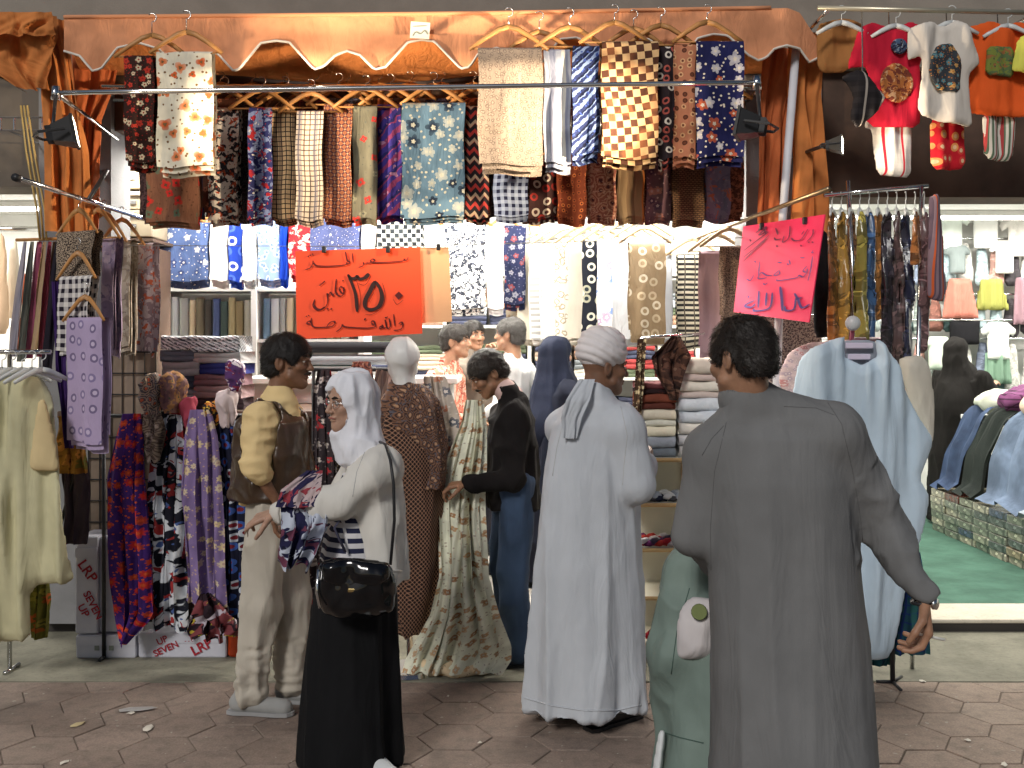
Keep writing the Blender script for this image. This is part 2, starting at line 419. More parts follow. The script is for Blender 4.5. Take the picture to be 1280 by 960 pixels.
def drape(name, rows, mat, parent=None, nf=5, amp=.02, d=5.4, thick=0, seed=0, nx=40, ny=30, jag=0, sag=0):
    """hanging sheet with folds; rows = (py, px0, px1[, d]) pixel rows top to bottom"""
    rows = [tuple(r) + ((d,) if len(r) == 3 else ()) for r in rows]
    ys = np.array([r[0] for r in rows], float); V = []; UV = []
    rnd = np.random.RandomState(seed + 17); ph = rnd.rand(6) * 6.28; Lz = 0; prev = None
    for j in range(ny + 1):
        y = ys[0] + (ys[-1] - ys[0]) * j / ny
        x0, x1, dd = (np.interp(y, ys, [r[k] for r in rows]) for k in (1, 2, 3))
        a = P(x0, y, dd); b = P(x1, y, dd)
        if prev is not None: Lz += abs(prev - a.z)
        prev = a.z; t = j / ny
        for i in range(nx + 1):
            u = i / nx
            uw = u + .10 * math.sin(u * 5.1 + ph[3] + t * 1.7) + .05 * math.sin(u * 11.3 + ph[4] - t * 2.9) + .03 * math.sin(t * 9 + ph[5] + u * 4)
            f = (math.sin(uw * nf * 6.283 + ph[0] + .8 * math.sin(t * 3 + ph[1])) + .45 * math.sin(uw * nf * 13.1 + ph[2] + t * 2.5)) * (.75 + .35 * math.sin(u * 7 + t * 4 + ph[1])) + .18 * math.sin(u * 31 + t * 17 + ph[2])
            p = a.lerp(b, u); e = min(1, .35 + t * 1.2)
            zz = p.z - sag * math.sin(math.pi * u) * (1 - t) + (jag * (math.sin(u * 9 + ph[3]) + .6 * math.sin(u * 23 + ph[4])) * t ** 4)
            V.append((p.x + amp * .35 * math.cos(u * nf * 6.283 + ph[0]) * e, p.y + amp * f * e, zz)); UV.append((u * (b - a).length * 1.25, -Lz))
    n = nx + 1
    Fc = [(j * n + i, (j + 1) * n + i, (j + 1) * n + i + 1, j * n + i + 1) for j in range(ny) for i in range(nx)]
    return mesh(name, V, Fc, mat, parent, UV)

def poly_sdf(poly, X, Z):
    d = np.full(X.shape, 1e9); s = np.ones(X.shape); n = len(poly)
    for i in range(n):
        ax, az = poly[i]; bx, bz = poly[i - 1]; ex, ez = bx - ax, bz - az; wx, wz = X - ax, Z - az
        t = np.clip((wx * ex + wz * ez) / max(1e-12, ex * ex + ez * ez), 0, 1)
        d = np.minimum(d, (wx - ex * t) ** 2 + (wz - ez * t) ** 2)
        c1 = Z >= az; c2 = Z < bz; c3 = ex * wz > ez * wx
        s = np.where((c1 & c2 & c3) | (~c1 & ~c2 & ~c3), -s, s)
    return s * np.sqrt(d)
def puff(name, outline, d, mat, parent=None, T=.035, h=.012, soft=.06, fx=12, fz=2.5, amp=.008, seed=0, holes=(), yaw=0, soften=2):
    """hanging garment: pixel outline at depth d given real thickness, rounded rims and folds"""
    for _ in range(soften):
        n = len(outline); outline = [q for i in range(n) for q in ((outline[i][0] * .86 + outline[i - 1][0] * .14, outline[i][1] * .86 + outline[i - 1][1] * .14), (outline[i][0] * .86 + outline[(i + 1) % n][0] * .14, outline[i][1] * .86 + outline[(i + 1) % n][1] * .14))]
    poly = [(P(x, y, d).x, P(x, y, d).z) for x, y in outline]
    xs = [p[0] for p in poly]; zs = [p[1] for p in poly]; m = .04
    f = Fld((min(xs) - m, d - T * 2 - m, min(zs) - m), (max(xs) + m, d + T * 2 + m, max(zs) + m), h)
    X, Z = np.meshgrid(f.ax[0], f.ax[2], indexing='ij'); D = -poly_sdf(poly, X, Z)
    for hl in holes: D = np.minimum(D, poly_sdf([(P(x, y, d).x, P(x, y, d).z) for x, y in hl], X, Z))
    t = T * np.sqrt(np.clip(D / soft, 0, 1)) * 1.0
    q = np.stack([X.ravel() * fx, np.full(X.size, seed * 1.3), Z.ravel() * fz], 1)
    off = (vnoise(q) * 2 + vnoise(q * 2.3) * .8).reshape(X.shape) * amp * 2
    Y = f.ax[1][None, :, None]
    G = np.abs(Y - d - off[:, None, :]) - t[:, None, :]
    G = np.where(D[:, None, :] > 0, G, np.maximum(G, -D[:, None, :])); f.F = G.astype(np.float32)
    return f.build(name, mat, parent)
def seam(root, obj, lines, mat, r=.0022, name='seam'):
    """stitched seam laid on a garment's surface"""
    from mathutils.bvhtree import BVHTree
    bt = BVHTree.FromPolygons([v.co for v in obj.data.vertices], [tuple(p.vertices) for p in obj.data.polygons]); c = Vector((0, 0, CAM_H))
    for ln in lines:
        pts = []
        for i in range(len(ln) - 1):
            for k in range(8):
                t = k / 8; h_ = bt.ray_cast(c, (P(ln[i][0] * (1 - t) + ln[i + 1][0] * t, ln[i][1] * (1 - t) + ln[i + 1][1] * t, 1) - c).normalized())
                if h_[0] is not None and (not pts or (h_[0] - pts[-1]).length < .1): pts.append(h_[0])
        if len(pts) > 3: MB().tube(pts, r, 5).build(name, mat, root, True)
def text(s_, size, mat, parent, M, name='lettering'):
    cu = bpy.data.curves.new('t', 'FONT'); cu.body = s_; cu.size = size; cu.align_x = 'CENTER'; cu.align_y = 'CENTER'; cu.offset = size * .02
    ob = bpy.data.objects.new('t', cu); me = bpy.data.meshes.new_from_object(ob); bpy.data.objects.remove(ob)
    me.transform(M); me.materials.clear(); o = link(name, me, mat, parent); return o
def plane_pt(px, py, p0, n):
    """where the ray of a pixel meets the plane of a board"""
    c = Vector((0, 0, CAM_H)); r = P(px, py, 1.0) - c; return c + r * ((p0 - c).dot(n) / r.dot(n))
def brush(name, strokes, to3d, mat, parent, wd, wmin, nib=-.7):
    V = []; Fc = []
    for st in strokes:
        k = 1.0
        if isinstance(st, tuple): st, k = st
        pts = [np.array(p, float) for p in st]; q = []
        for i in range(len(pts) - 1):      # Catmull-Rom
            p0 = pts[max(i - 1, 0)]; p1 = pts[i]; p2 = pts[i + 1]; p3 = pts[min(i + 2, len(pts) - 1)]
            for j in range(5):
                t = j / 5; q.append(.5 * (2 * p1 + (p2 - p0) * t + (2 * p0 - 5 * p1 + 4 * p2 - p3) * t * t + (3 * p1 - p0 - 3 * p2 + p3) * t ** 3))
        q.append(pts[-1]); b = len(V)
        for i, p in enumerate(q):
            t = q[min(i + 1, len(q) - 1)] - q[max(i - 1, 0)]; L = np.hypot(*t) + 1e-9; t = t / L
            an = math.atan2(t[1], t[0]); ww = k * max(wmin, wd * abs(math.sin(an - nib))) / 2
            ww *= .55 + .45 * min(1, min(i, len(q) - 1 - i) / 2)
            nn = np.array([-t[1], t[0]]) * ww
            V.append(to3d(*(p + nn))); V.append(to3d(*(p - nn)))
        for i in range(len(q) - 1): Fc.append((b + 2 * i, b + 2 * i + 1, b + 2 * i + 3, b + 2 * i + 2))
    return mesh(name, V, Fc, mat, parent, smooth=False)
# ================================================================== SETTING
def struct(o): o['kind'] = 'structure'; return o
CONC = solid('facade_render', lin((140, 132, 122)), .9, var=.12, bump=.5, bsc=90)
def paver_mat():
    t = NT('paver'); co = t.coord('Object'); oi = t.n.new('ShaderNodeObjectInfo')
    gx = t.n.new('ShaderNodeNewGeometry'); p = gx.outputs['Position']
    x, y, z = t.sep(p)
    base = t.mix(oi.outputs['Random'], (.25, .19, .155), (.30, .23, .19))
    base = t.mix(t.step(t.math('ADD', x, t.math('MULTIPLY', t.noise(p, 1.1, 2), 1.4)), 1.3, 3.0), base, t.mix(oi.outputs['Random'], (.34, .265, .21), (.30, .22, .17)))
    n1 = t.noise(p, 2.2, 5, .7); n2 = t.noise(p, 14, 4, .7); n3 = t.noise(p, 120, 2)
    col = t.mix(t.step(n1, .5, .72), base, t.mix(.45, base, (.07, .06, .05)))
    col = t.mix(t.step(n2, .42, .7), col, t.mix(.35, col, (.07, .06, .05)))
    col = t.mix(t.math('GREATER_THAN', t.noise(t.vm('ADD', p, (5, 2, 0)), 26, 1), .735), col, (.38, .35, .3))
    col = t.mix(t.step(n3, .35, .7), t.mix(.25, col, (.04, .035, .03)), col)
    t.out(col, .8, .25); t.bump(t.math('ADD', n2, t.math('MULTIPLY', n3, .5)), .45, .006); return t.m
PAV = paver_mat()
def conc_mat(name, a, b):
    t = NT(name); p = t.coord('Object'); n1 = t.noise(p, 3, 5, .7); n2 = t.noise(p, 40, 3, .7)
    col = t.mix(t.step(n1, .35, .7), a, b); col = t.mix(t.step(n2, .5, .75), col, t.mix(.3, col, (.04, .04, .035)))
    t.out(col, .85, .2); t.bump(n2, .4, .005); return t.m
APR = conc_mat('apron_concrete', (.24, .23, .18), (.16, .155, .12))
def slab(name, x0, x1, y0, y1, z0, z1, mat, bev=0):
    m = MB(); m.box(((x0 + x1) / 2, (y0 + y1) / 2, (z0 + z1) / 2), (x1 - x0, y1 - y0, z1 - z0), bev=bev); return m.build(name, mat)
g = struct(mesh('ground', [(-40, -40, -.03), (40, -40, -.03), (40, 40, -.03), (-40, 40, -.03)], [(0, 1, 2, 3)], conc_mat('ground_grout', (.06, .05, .04), (.04, .034, .028)), smooth=False))
struct(slab('apron', -8, 8, 5.15, 6.04, -.028, .004, APR))
# hexagonal pavers, one object each where they show
pave = struct(mesh('pavement', [(-8, -6, -.006), (8, -6, -.006), (8, 5.148, -.006), (-8, 5.148, -.006)], [(0, 1, 2, 3)], conc_mat('joint_sand', (.17, .135, .11), (.12, .1, .08)), smooth=False))
HA = .165
def hexv(r, z): return [(r * math.cos(R(60 * k)), r * math.sin(R(60 * k)), z) for k in range(6)]
hv = hexv(HA - .0025, -.024) + hexv(HA - .0025, -.003) + hexv(HA - .006, 0)
hf = [tuple(range(12, 18))] + [(r * 6 + i, r * 6 + (i + 1) % 6, r * 6 + 6 + (i + 1) % 6, r * 6 + 6 + i) for r in (0, 1) for i in range(6)]
hexme = meshdata('paver', hv, hf, smooth=False); hexme.materials.append(PAV)
far = MB(); dy = HA * 1.732
for ci in range(-26, 27):
    for ri in range(-26, 3):
        x = ci * HA * 1.5; y = 4.86 + ri * dy + (dy / 2 if ci % 2 else 0)
        if y > 5.15 + .0: continue
        seen = 3.75 < y and abs(x) < y * .5 + .35
        tz = random.uniform(-.0025, .002)
        if seen:
            hx = hv if y + dy / 2 < 5.148 else None
            if hx:
                o = link('paver', hexme, None, pave); o.location = (x, y, tz); o.rotation_euler = (random.uniform(-.006, .006), random.uniform(-.006, .006), 0)
            else:
                vv = [(a, min(b, 5.147 - y), c) for a, b, c in hv]; o = mesh('paver', vv, hf, PAV, pave, smooth=False); o.location = (x, y, tz)
        elif y > -1.5: far.add([(x + a, min(y + b, 5.147), c + tz) for a, b, c in hv], hf)
fo = far.build('paver_field', PAV, pave); fo['kind'] = 'stuff'

FLOORZ = .07
struct(slab('floor', -2.75, 1.62, 6.42, 9.2, -.02, FLOORZ, conc_mat('tile_floor', (.5, .48, .43), (.42, .4, .36))))
MARB = conc_mat('marble', (.62, .56, .46), (.5, .45, .37))
RISER_SHADE = solid('shaded_riser', (.035, .03, .026), .7)  # shade on the step riser, put into its near-black colour
def step_edge(x0, x1):
    struct(slab('step', x0, x1, 6.04, 6.42, FLOORZ - .018, FLOORZ + .004, MARB, .006)); struct(slab('step_riser', x0 + .002, x1 - .002, 6.055, 6.418, -.02, FLOORZ - .018, RISER_SHADE))
step_edge(-8, -2.76); step_edge(-2.755, 1.615); step_edge(1.62, 8)
struct(slab('carpet_floor', 1.75, 7, 6.42, 10.2, -.02, FLOORZ, fabric('plain', [(74, 108, 94)], coords='OBJ', wear=.3, rough=.95)))
struct(slab('neighbour_floor', -8, -2.87, 6.42, 9.7, -.02, FLOORZ, conc_mat('tile_floor2', (.4, .38, .34), (.3, .29, .26))))

# the building: pillars, lintels, inner walls, ceilings
bld = empty('shop_building', (0, 6, 0), 'grey rendered building with three open shop fronts', 'building')
def wall(name, x0, x1, y0, y1, z0, z1, mat): return MB().box(((x0 + x1) / 2, (y0 + y1) / 2, (z0 + z1) / 2), (x1 - x0, y1 - y0, z1 - z0)).build(name, mat, bld)
WHITE = solid('white_paint', (.74, .74, .71), .6, var=.05); DKBR = solid('dark_brown_board', (.085, .05, .034), .75, var=.3)
GREYP = solid('grey_pillar', (.2, .2, .205), .85, bump=.5, bsc=70)
wall('upper_wall', -8, 8, 5.92, 6.3, 3.30, 6.5, CONC)
wall('pillar', -2.75, -2.33, 5.95, 6.25, .0745, 3.298, GREYP)
wall('pillar', 1.36, 1.80, 5.95, 6.25, .0745, 3.298, GREYP)
wall('lintel', -8, -2.752, 5.99, 6.3, 2.62, 3.298, solid('grey_brown_wall', (.14, .115, .09), .8, var=.25))
wall('lintel', -2.328, 1.358, 6.0, 6.3, 2.95, 3.298, DKBR)
wall('lintel', 1.802, 8, 6.0, 6.3, 2.56, 3.298, DKBR)
wall('side_wall', -2.86, -2.752, 6.252, 9.2, .0745, 3.2, WHITE)
wall('side_wall', 1.62, 1.74, 6.252, 10.2, .0745, 3.2, WHITE)
wall('back_wall', -2.75, 1.618, 9.2, 9.32, FLOORZ - .02, 3.2, WHITE)
wall('back_wall', 1.742, 7, 10.2, 10.32, FLOORZ - .02, 3.2, WHITE)
wall('back_wall', -8, -2.862, 9.5, 9.62, FLOORZ - .02, 3.2, WHITE)
wall('ceiling', -2.75, 1.618, 6.302, 9.2, 2.96, 3.1, WHITE)
wall('ceiling', 1.742, 7, 6.302, 10.2, 2.9, 3.1, WHITE)
wall('ceiling', -8, -2.862, 6.302, 9.5, 2.9, 3.1, WHITE)
wall('side_wall', 6.9, 7.05, 6.302, 10.19, FLOORZ + .001, 2.89, WHITE)
wall('side_wall', -8.1, -7.95, 6.302, 9.49, FLOORZ + .001, 2.89, WHITE)

# ------------------------------------------------------------------ lamps
TUBE = solid('lit_tube', (1, .97, .9), .4, emit=14)
def tube_lamp(x, y, z, rz, power, label, col=(1, .95, .86)):
    o = empty('tube_lamp', (0, 0, 0), label, 'lamp', 'fluorescent tubes on the shop ceilings')
    MB().box((0, 0, .03), (1.25, .07, .05), bev=.01).build('housing', WHITE, o)
    MB().tube([(-.6, 0, -.012), (.6, 0, -.012)], .016, 8).build('tube', TUBE, o, True)
    l = bpy.data.lights.new('tube_light', 'AREA'); l.shape = 'RECTANGLE'; l.size = 1.2; l.size_y = .05; l.energy = power; l.color = col
    lo = bpy.data.objects.new('tube_light', l); COL.objects.link(lo); lo.parent = o; lo.location = (0, 0, -.03)
    o.location = (x, y, z); o.rotation_euler = (0, 0, rz)
for x in (-2.0, -.6, .8):
    for y in (6.42, 7.5, 8.6): tube_lamp(x, y, 2.905, 0, 44 if x > -1.5 else 36, 'white fluorescent tube on the ceiling of the fabric shop')
for x in (2.6, 4.0, 5.4):
    for y in (7.1, 9.2): tube_lamp(x, y, 2.845, 0, 40, 'white fluorescent tube on the ceiling of the clothes shop with the green carpet')
for x in (-4.3, -5.7):
    for y in (7.0, 8.6): tube_lamp(x, y, 2.845, 0, 30, 'white fluorescent tube on the ceiling of the shop behind the pale yellow dress')
BLACK = solid('black_paint', (.018, .018, .02), .45, var=.2)
GLASSW = solid('lamp_glass', (1, .86, .6), .3, emit=9)
def flood(loc, target, power, label, spot=1.15, col=(1, .80, .55), blend=.35):
    o = empty('floodlight', (0, 0, 0), label, 'lamp', 'black floodlights')
    m = MB(); q = [(-.085, .06), (.085, .06), (.085, -.06), (-.085, -.06)]
    V = [(a * .62, b * .62, .0) for a, b in q] + [(a, b, -.085) for a, b in q] + [(a * 1.1, b * 1.1, -.087) for a, b in q] + [(a * 1.1, b * 1.1, -.10) for a, b in q]
    m.add(V, [(0, 1, 2, 3)] + [(r * 4 + i, r * 4 + 4 + i, r * 4 + 4 + (i + 1) % 4, r * 4 + (i + 1) % 4) for r in range(3) for i in range(4)])
    for k in range(4): m.box((-.04 + k * .027, 0, .012), (.006, .07, .03))
    m.build('housing', BLACK, o)
    MB().box((0, 0, -.098), (.165, .11, .004)).build('front_glass', GLASSW, o)
    MB().tube([(-.1, 0, -.06), (-.1, 0, .05), (0, 0, .08), (.1, 0, .05), (.1, 0, -.06)], .007, 5).build('bracket', BLACK, o)
    l = bpy.data.lights.new('flood_light', 'SPOT'); l.energy = power; l.spot_size = spot; l.spot_blend = blend; l.shadow_soft_size = .045; l.color = col
    lo = bpy.data.objects.new('flood_light', l); COL.objects.link(lo); lo.parent = o; lo.location = (0, 0, -.108)
    dv = (Vector(target) - Vector(loc)).normalized(); o.rotation_mode = 'QUATERNION'
    o.rotation_quaternion = dv.to_track_quat('-Z', 'Y'); o.location = loc; return o
# ================================================================== AWNING AND CURTAINS
ORANGE = fabric('plain', [(232, 160, 118)], wear=.32, rough=.9); OR2 = fabric('plain', [(234, 146, 82)], wear=.25, rough=.9)
PIPE = solid('white_piping', (.75, .7, .62), .8)
DV = 5.32
scal = [(80, 64), (87, 66), (100, 70), (116, 89), (127, 86), (147, 60), (175, 54), (200, 62), (222, 88), (236, 86), (255, 66), (272, 67), (292, 89), (300, 86), (326, 54), (345, 51), (362, 53), (393, 87), (405, 83), (420, 69), (434, 64), (450, 69), (468, 87), (482, 84), (510, 53), (527, 50), (543, 52), (576, 86), (587, 84), (600, 64), (622, 60), (640, 68), (660, 88), (676, 80), (700, 49), (722, 47), (740, 60), (758, 86), (772, 80), (796, 48), (815, 50), (838, 86), (850, 80), (872, 48), (892, 43), (910, 45), (935, 69), (948, 76), (958, 72), (968, 61), (983, 57), (999, 61), (1011, 78), (1020, 74), (1031, 66)]
topp = [(80, 22), (300, 20), (600, 17), (985, 10), (1000, 16), (1014, 38), (1031, 62)]
aw = empty('awning', P(540, 22, DV), 'peach awning with scalloped valance edged in white piping', 'awning')
def ip(t, x): return float(np.interp(x, [a for a, _ in t], [b for _, b in t]))
xs_ = np.linspace(80, 1031, 240); V = []; UV = []; nr = 9
def vdep(x, t): return DV - .02 * math.sin(x * .045) * t - .012 * math.sin(x * .13) * t + (.12 * max(0, (x - 985) / 46) ** 1.0 if x > 985 else 0)
for x in xs_:
    yt = ip(topp, x); yb = max(ip(scal, x), yt + 3)
    for j in range(nr + 1):
        t = j / nr; p = P(x, yt + (yb - yt) * t, vdep(x, t * (yb - yt) / 70)); V.append(p); UV.append((p.x, p.z))
n_ = nr + 1
mesh('valance', V, [(i * n_ + j, i * n_ + j + 1, (i + 1) * n_ + j + 1, (i + 1) * n_ + j) for i in range(len(xs_) - 1) for j in range(nr)], ORANGE, aw, UV)
MB().tube([Vector(V[i * n_ + nr]) - Vector((0, .004, 0)) for i in range(len(xs_))], .0065, 5).build('piping', PIPE, aw, True)
MB().tube([Vector(V[i * n_]) + Vector((0, 0, .003)) for i in range(0, 228, 6)], .011, 6).build('front_bar', ORANGE, aw, True)
V = []; UV = []
for i in range(41):
    u = i / 40; x = 80 + (985 - 80) * u; a = P(x, ip(topp, x), DV)
    for j in range(13):
        t = j / 12; sag = .10 * math.sin(math.pi * t) * (.6 + .4 * math.sin(u * 9 + 1))
        zb = 3.27 - .05 * math.sin(math.pi * min(1, max(0, (x - 270) / 330)))
        V.append((a.x * (1 + .06 * t), a.y + .66 * t, a.z + (zb - a.z) * t - sag)); UV.append((a.x, t))
mesh('canopy', V, [(i * 13 + j, i * 13 + j + 1, (i + 1) * 13 + j + 1, (i + 1) * 13 + j) for i in range(40) for j in range(12)], OR2, aw, UV)
cd = empty('awning_label', P(525, 38, DV - .03), 'small white printed tag on the peach awning', 'tag')
c_ = P(525, 38, DV - .035); MB().box(c_, (.1, .004, .085), M=Matrix.Rotation(R(4), 3, 'Y')).build('card', solid('card', (.6, .58, .52), .7), cd)
brush('drawing', [[(516, 45), (520, 40), (526, 42), (531, 38), (535, 43)], [(516, 33), (534, 32)]], lambda x, y: P(x, y, DV - .0385), solid('grey_ink', (.2, .22, .19), .8), cd, 2.4, 1.4)

# curtains at both ends
def curtain(rows, mat, label, nf, amp, d, seed, cat='curtain'):
    o = drape('curtain', rows, mat, None, nf, amp, d, seed=seed, nx=48, ny=40); return tag(o, label, cat, 'orange curtains at the shop posts')
CUR = fabric('plain', [(212, 132, 72)], wear=.35, rough=.85); CUR2 = fabric('plain', [(205, 112, 66)], wear=.3)
curtain([(24, 28, 84), (60, 44, 88), (110, 54, 95), (190, 58, 112), (290, 62, 118)], CUR, 'bunched orange curtain tied to the left post beside the floodlight', 3, .035, 5.5, 1)
curtain([(66, 88, 150), (110, 92, 142), (150, 92, 124), (290, 94, 120)], CUR2, 'dull peach curtain behind the bunched orange one', 3, .025, 5.72, 2)
curtain([(60, 955, 1000), (160, 950, 985), (292, 948, 980)], CUR2, 'dull peach curtain beside the leaning white pole', 2, .03, 5.6, 3)
curtain([(40, 985, 1031), (120, 984, 1024), (200, 990, 1030), (300, 985, 1036)], CUR, 'orange curtain falling to the right of the leaning white pole', 2, .035, 5.5, 4)
# neighbour's awning swag at the far left
tag(drape('swag', [(20, -40, 70), (45, -40, 72), (75, -40, 66), (112, 26, 58)], CUR, None, 2, .05, 5.45, seed=5), 'orange swag of the neighbouring awning by the left post', 'awning')
tag(drape('swag', [(15, -45, 66), (30, -45, 70), (44, -45, 72)], CUR, None, 3, .02, 5.36, seed=6), 'rolled orange cloth edge above the swag of the neighbouring awning', 'awning')
POLE = solid('pale_pole', (.62, .62, .66), .4)
tag(MB().tube([P(995, 62, 5.42), P(977, 290, 5.42), P(960, 830, 5.42) * 1.0], .022, 8).build('support_pole', POLE, None, True), 'leaning pale metal pole between the orange curtains', 'pole')

# ================================================================== RAILS
CHROME = solid('chrome', (.72, .72, .72), .14, 1.0, var=.05)
DRL = 4.95
rl = empty('front_rail', P(70, 116, DRL), 'long chrome rail across the shop front under the awning', 'rail')
A_, B_ = P(70, 116, DRL), P(946, 103, DRL)
MB().tube([A_.lerp(B_, t / 8) for t in range(9)], .0125, 10).build('tube', CHROME, rl, True)
for e, sx in ((A_, -2.5), (B_, 1.5)):
    MB().tube([e + Vector((0, 0, .03)), e - Vector((0, 0, .035))], [.02, .024], 8).build('end_clamp', CHROME, rl, True)
    MB().tube([e, Vector((sx + (.2 if sx < 0 else -.05), 5.96, e.z - .02))], .011, 8).build('wall_arm', CHROME, rl, True)
DI = 5.62; IZ = 3.115
ir = empty('inner_rail', (-.4, DI, IZ), 'second chrome rail behind the front one holding the lower row', 'rail')
MB().tube([(-2.25, DI, IZ), (1.4, DI, IZ)], .011, 8).build('tube', CHROME, ir, True)
for x in (-2.2, 1.37): MB().tube([(x, DI, IZ), (x, 5.96, IZ)], .011, 8).build('wall_arm', CHROME, ir, True)

# floodlights clamped under the rail ends
FL = {}
FL[66] = flood(P(66, 168, DRL - .32), (1.2, 5.75, 3.32), 350, 'black floodlight clamped below the rail by the bunched curtain', 1.5, blend=1.0)
FL[950] = flood(P(950, 158, DRL - .32), (-2.0, 5.75, 3.32), 390, 'black floodlight clamped below the rail beside the leaning pole', 1.5, blend=1.0)
for x in (66, 950):
    e = A_ if x == 66 else B_
    MB().tube([e, P(x, 168 if x == 66 else 158, DRL - .32) + Vector((0, 0, .03))], .009, 6).build('mounting_arm', BLACK, FL[x], True)

# ================================================================== UPPER ROW
def hung(px0, px1, py0, py1, d, mat, label, group, barz, th=.05, yaw=0, hang=True, extra=.04, hw=None, layers=2, short=None, drop=None, hmat=None, lean=0, ax=None):
    o = folded('hanging_fabric', px0, px1, py0, py1, d, mat, label, group, th=th, yaw=yaw, extra=extra, layers=layers)
    if hang:
        top = o.location.z + th * .3
        wd = hw or min(.44, max(.2, (P(px1, 0, d) - P(px0, 0, d)).length * 1.35)); dr = wd * .30 if drop is None else drop
        ap = Vector((o.location.x if ax is None else P(ax, 0, d).x, o.location.y, top + dr * .94)); hk = max(.05, (barz - ap.z) * .62 + .03)
        hanger(ap, wd, 'wooden hanger carrying the ' + (short or label.split(' hang')[0].split(' on ')[0].split(' folded')[0]), yaw=yaw, drop=dr, hook=hk, mat=hmat)
    return o
UZ = P(500, 18, DV).z + .01; G1 = 'cloth lengths on hangers along the awning edge'; DU = 5.22
hung(157, 194, 74, 203, DU, fabric('flower', [(58, 34, 28), (200, 60, 44), (226, 205, 170), (150, 40, 34)], 22, size=.36), 'dark brown cloth with red and cream flowers hanging from the awning edge', G1, UZ, ax=190, hw=.38)
hung(198, 268, 70, 209, DU - .03, fabric('flower', [(240, 226, 206), (196, 88, 40), (214, 120, 70), (120, 90, 60)], 11, size=.34, n=3), 'white cloth with orange flowers hanging from the awning edge', G1, UZ, th=.06, hw=.37)
hung(598, 678, 66, 207, DU, fabric('embroid', [(156, 140, 126), (120, 104, 94), (176, 162, 146)], 34), 'beige cloth with small grey scrolls hanging from the awning edge', G1, UZ, ax=636, th=.07, hw=.40)
hung(680, 713, 66, 205, DU + .02, fabric('stripe', [(168, 172, 186), (142, 146, 166), (220, 216, 206)], 16), 'pale blue grey striped cloth hanging from the awning edge', G1, UZ, ax=674, hw=.33)
hung(715, 748, 62, 194, DU, fabric('diag', [(34, 44, 84), (126, 146, 186), (16, 20, 44), (60, 80, 150)], 22), 'navy cloth with pale blue diagonal leaves hanging from the awning edge', G1, UZ, ax=712, hw=.36)
hung(751, 821, 58, 199, DU - .02, fabric('check', [(76, 46, 34), (216, 178, 130), (150, 92, 58)], 27, rot=.12), 'brown and cream chequered cloth hanging from the awning edge', G1, UZ, ax=768, th=.07, hw=.36)
hung(822, 842, 62, 200, DU + .03, fabric('rings', [(46, 36, 40), (222, 212, 200), (180, 90, 80), (40, 30, 34)], 19), 'narrow black cloth with white rings hanging from the awning edge', G1, UZ, ax=792, hw=.33)
hung(841, 869, 60, 199, DU + .01, fabric('rings', [(196, 128, 96), (96, 54, 40), (226, 176, 130), (120, 70, 50)], 24, size=.3), 'salmon cloth with brown dots hanging from the awning edge', G1, UZ, ax=826, hw=.36)
hung(869, 928, 56, 197, DU - .01, fabric('flower', [(34, 36, 84), (196, 96, 60), (206, 200, 204), (226, 214, 196)], 12, size=.36, n=5), 'navy cloth with orange and white flowers hanging from the awning edge', G1, UZ, ax=884, hw=.36)

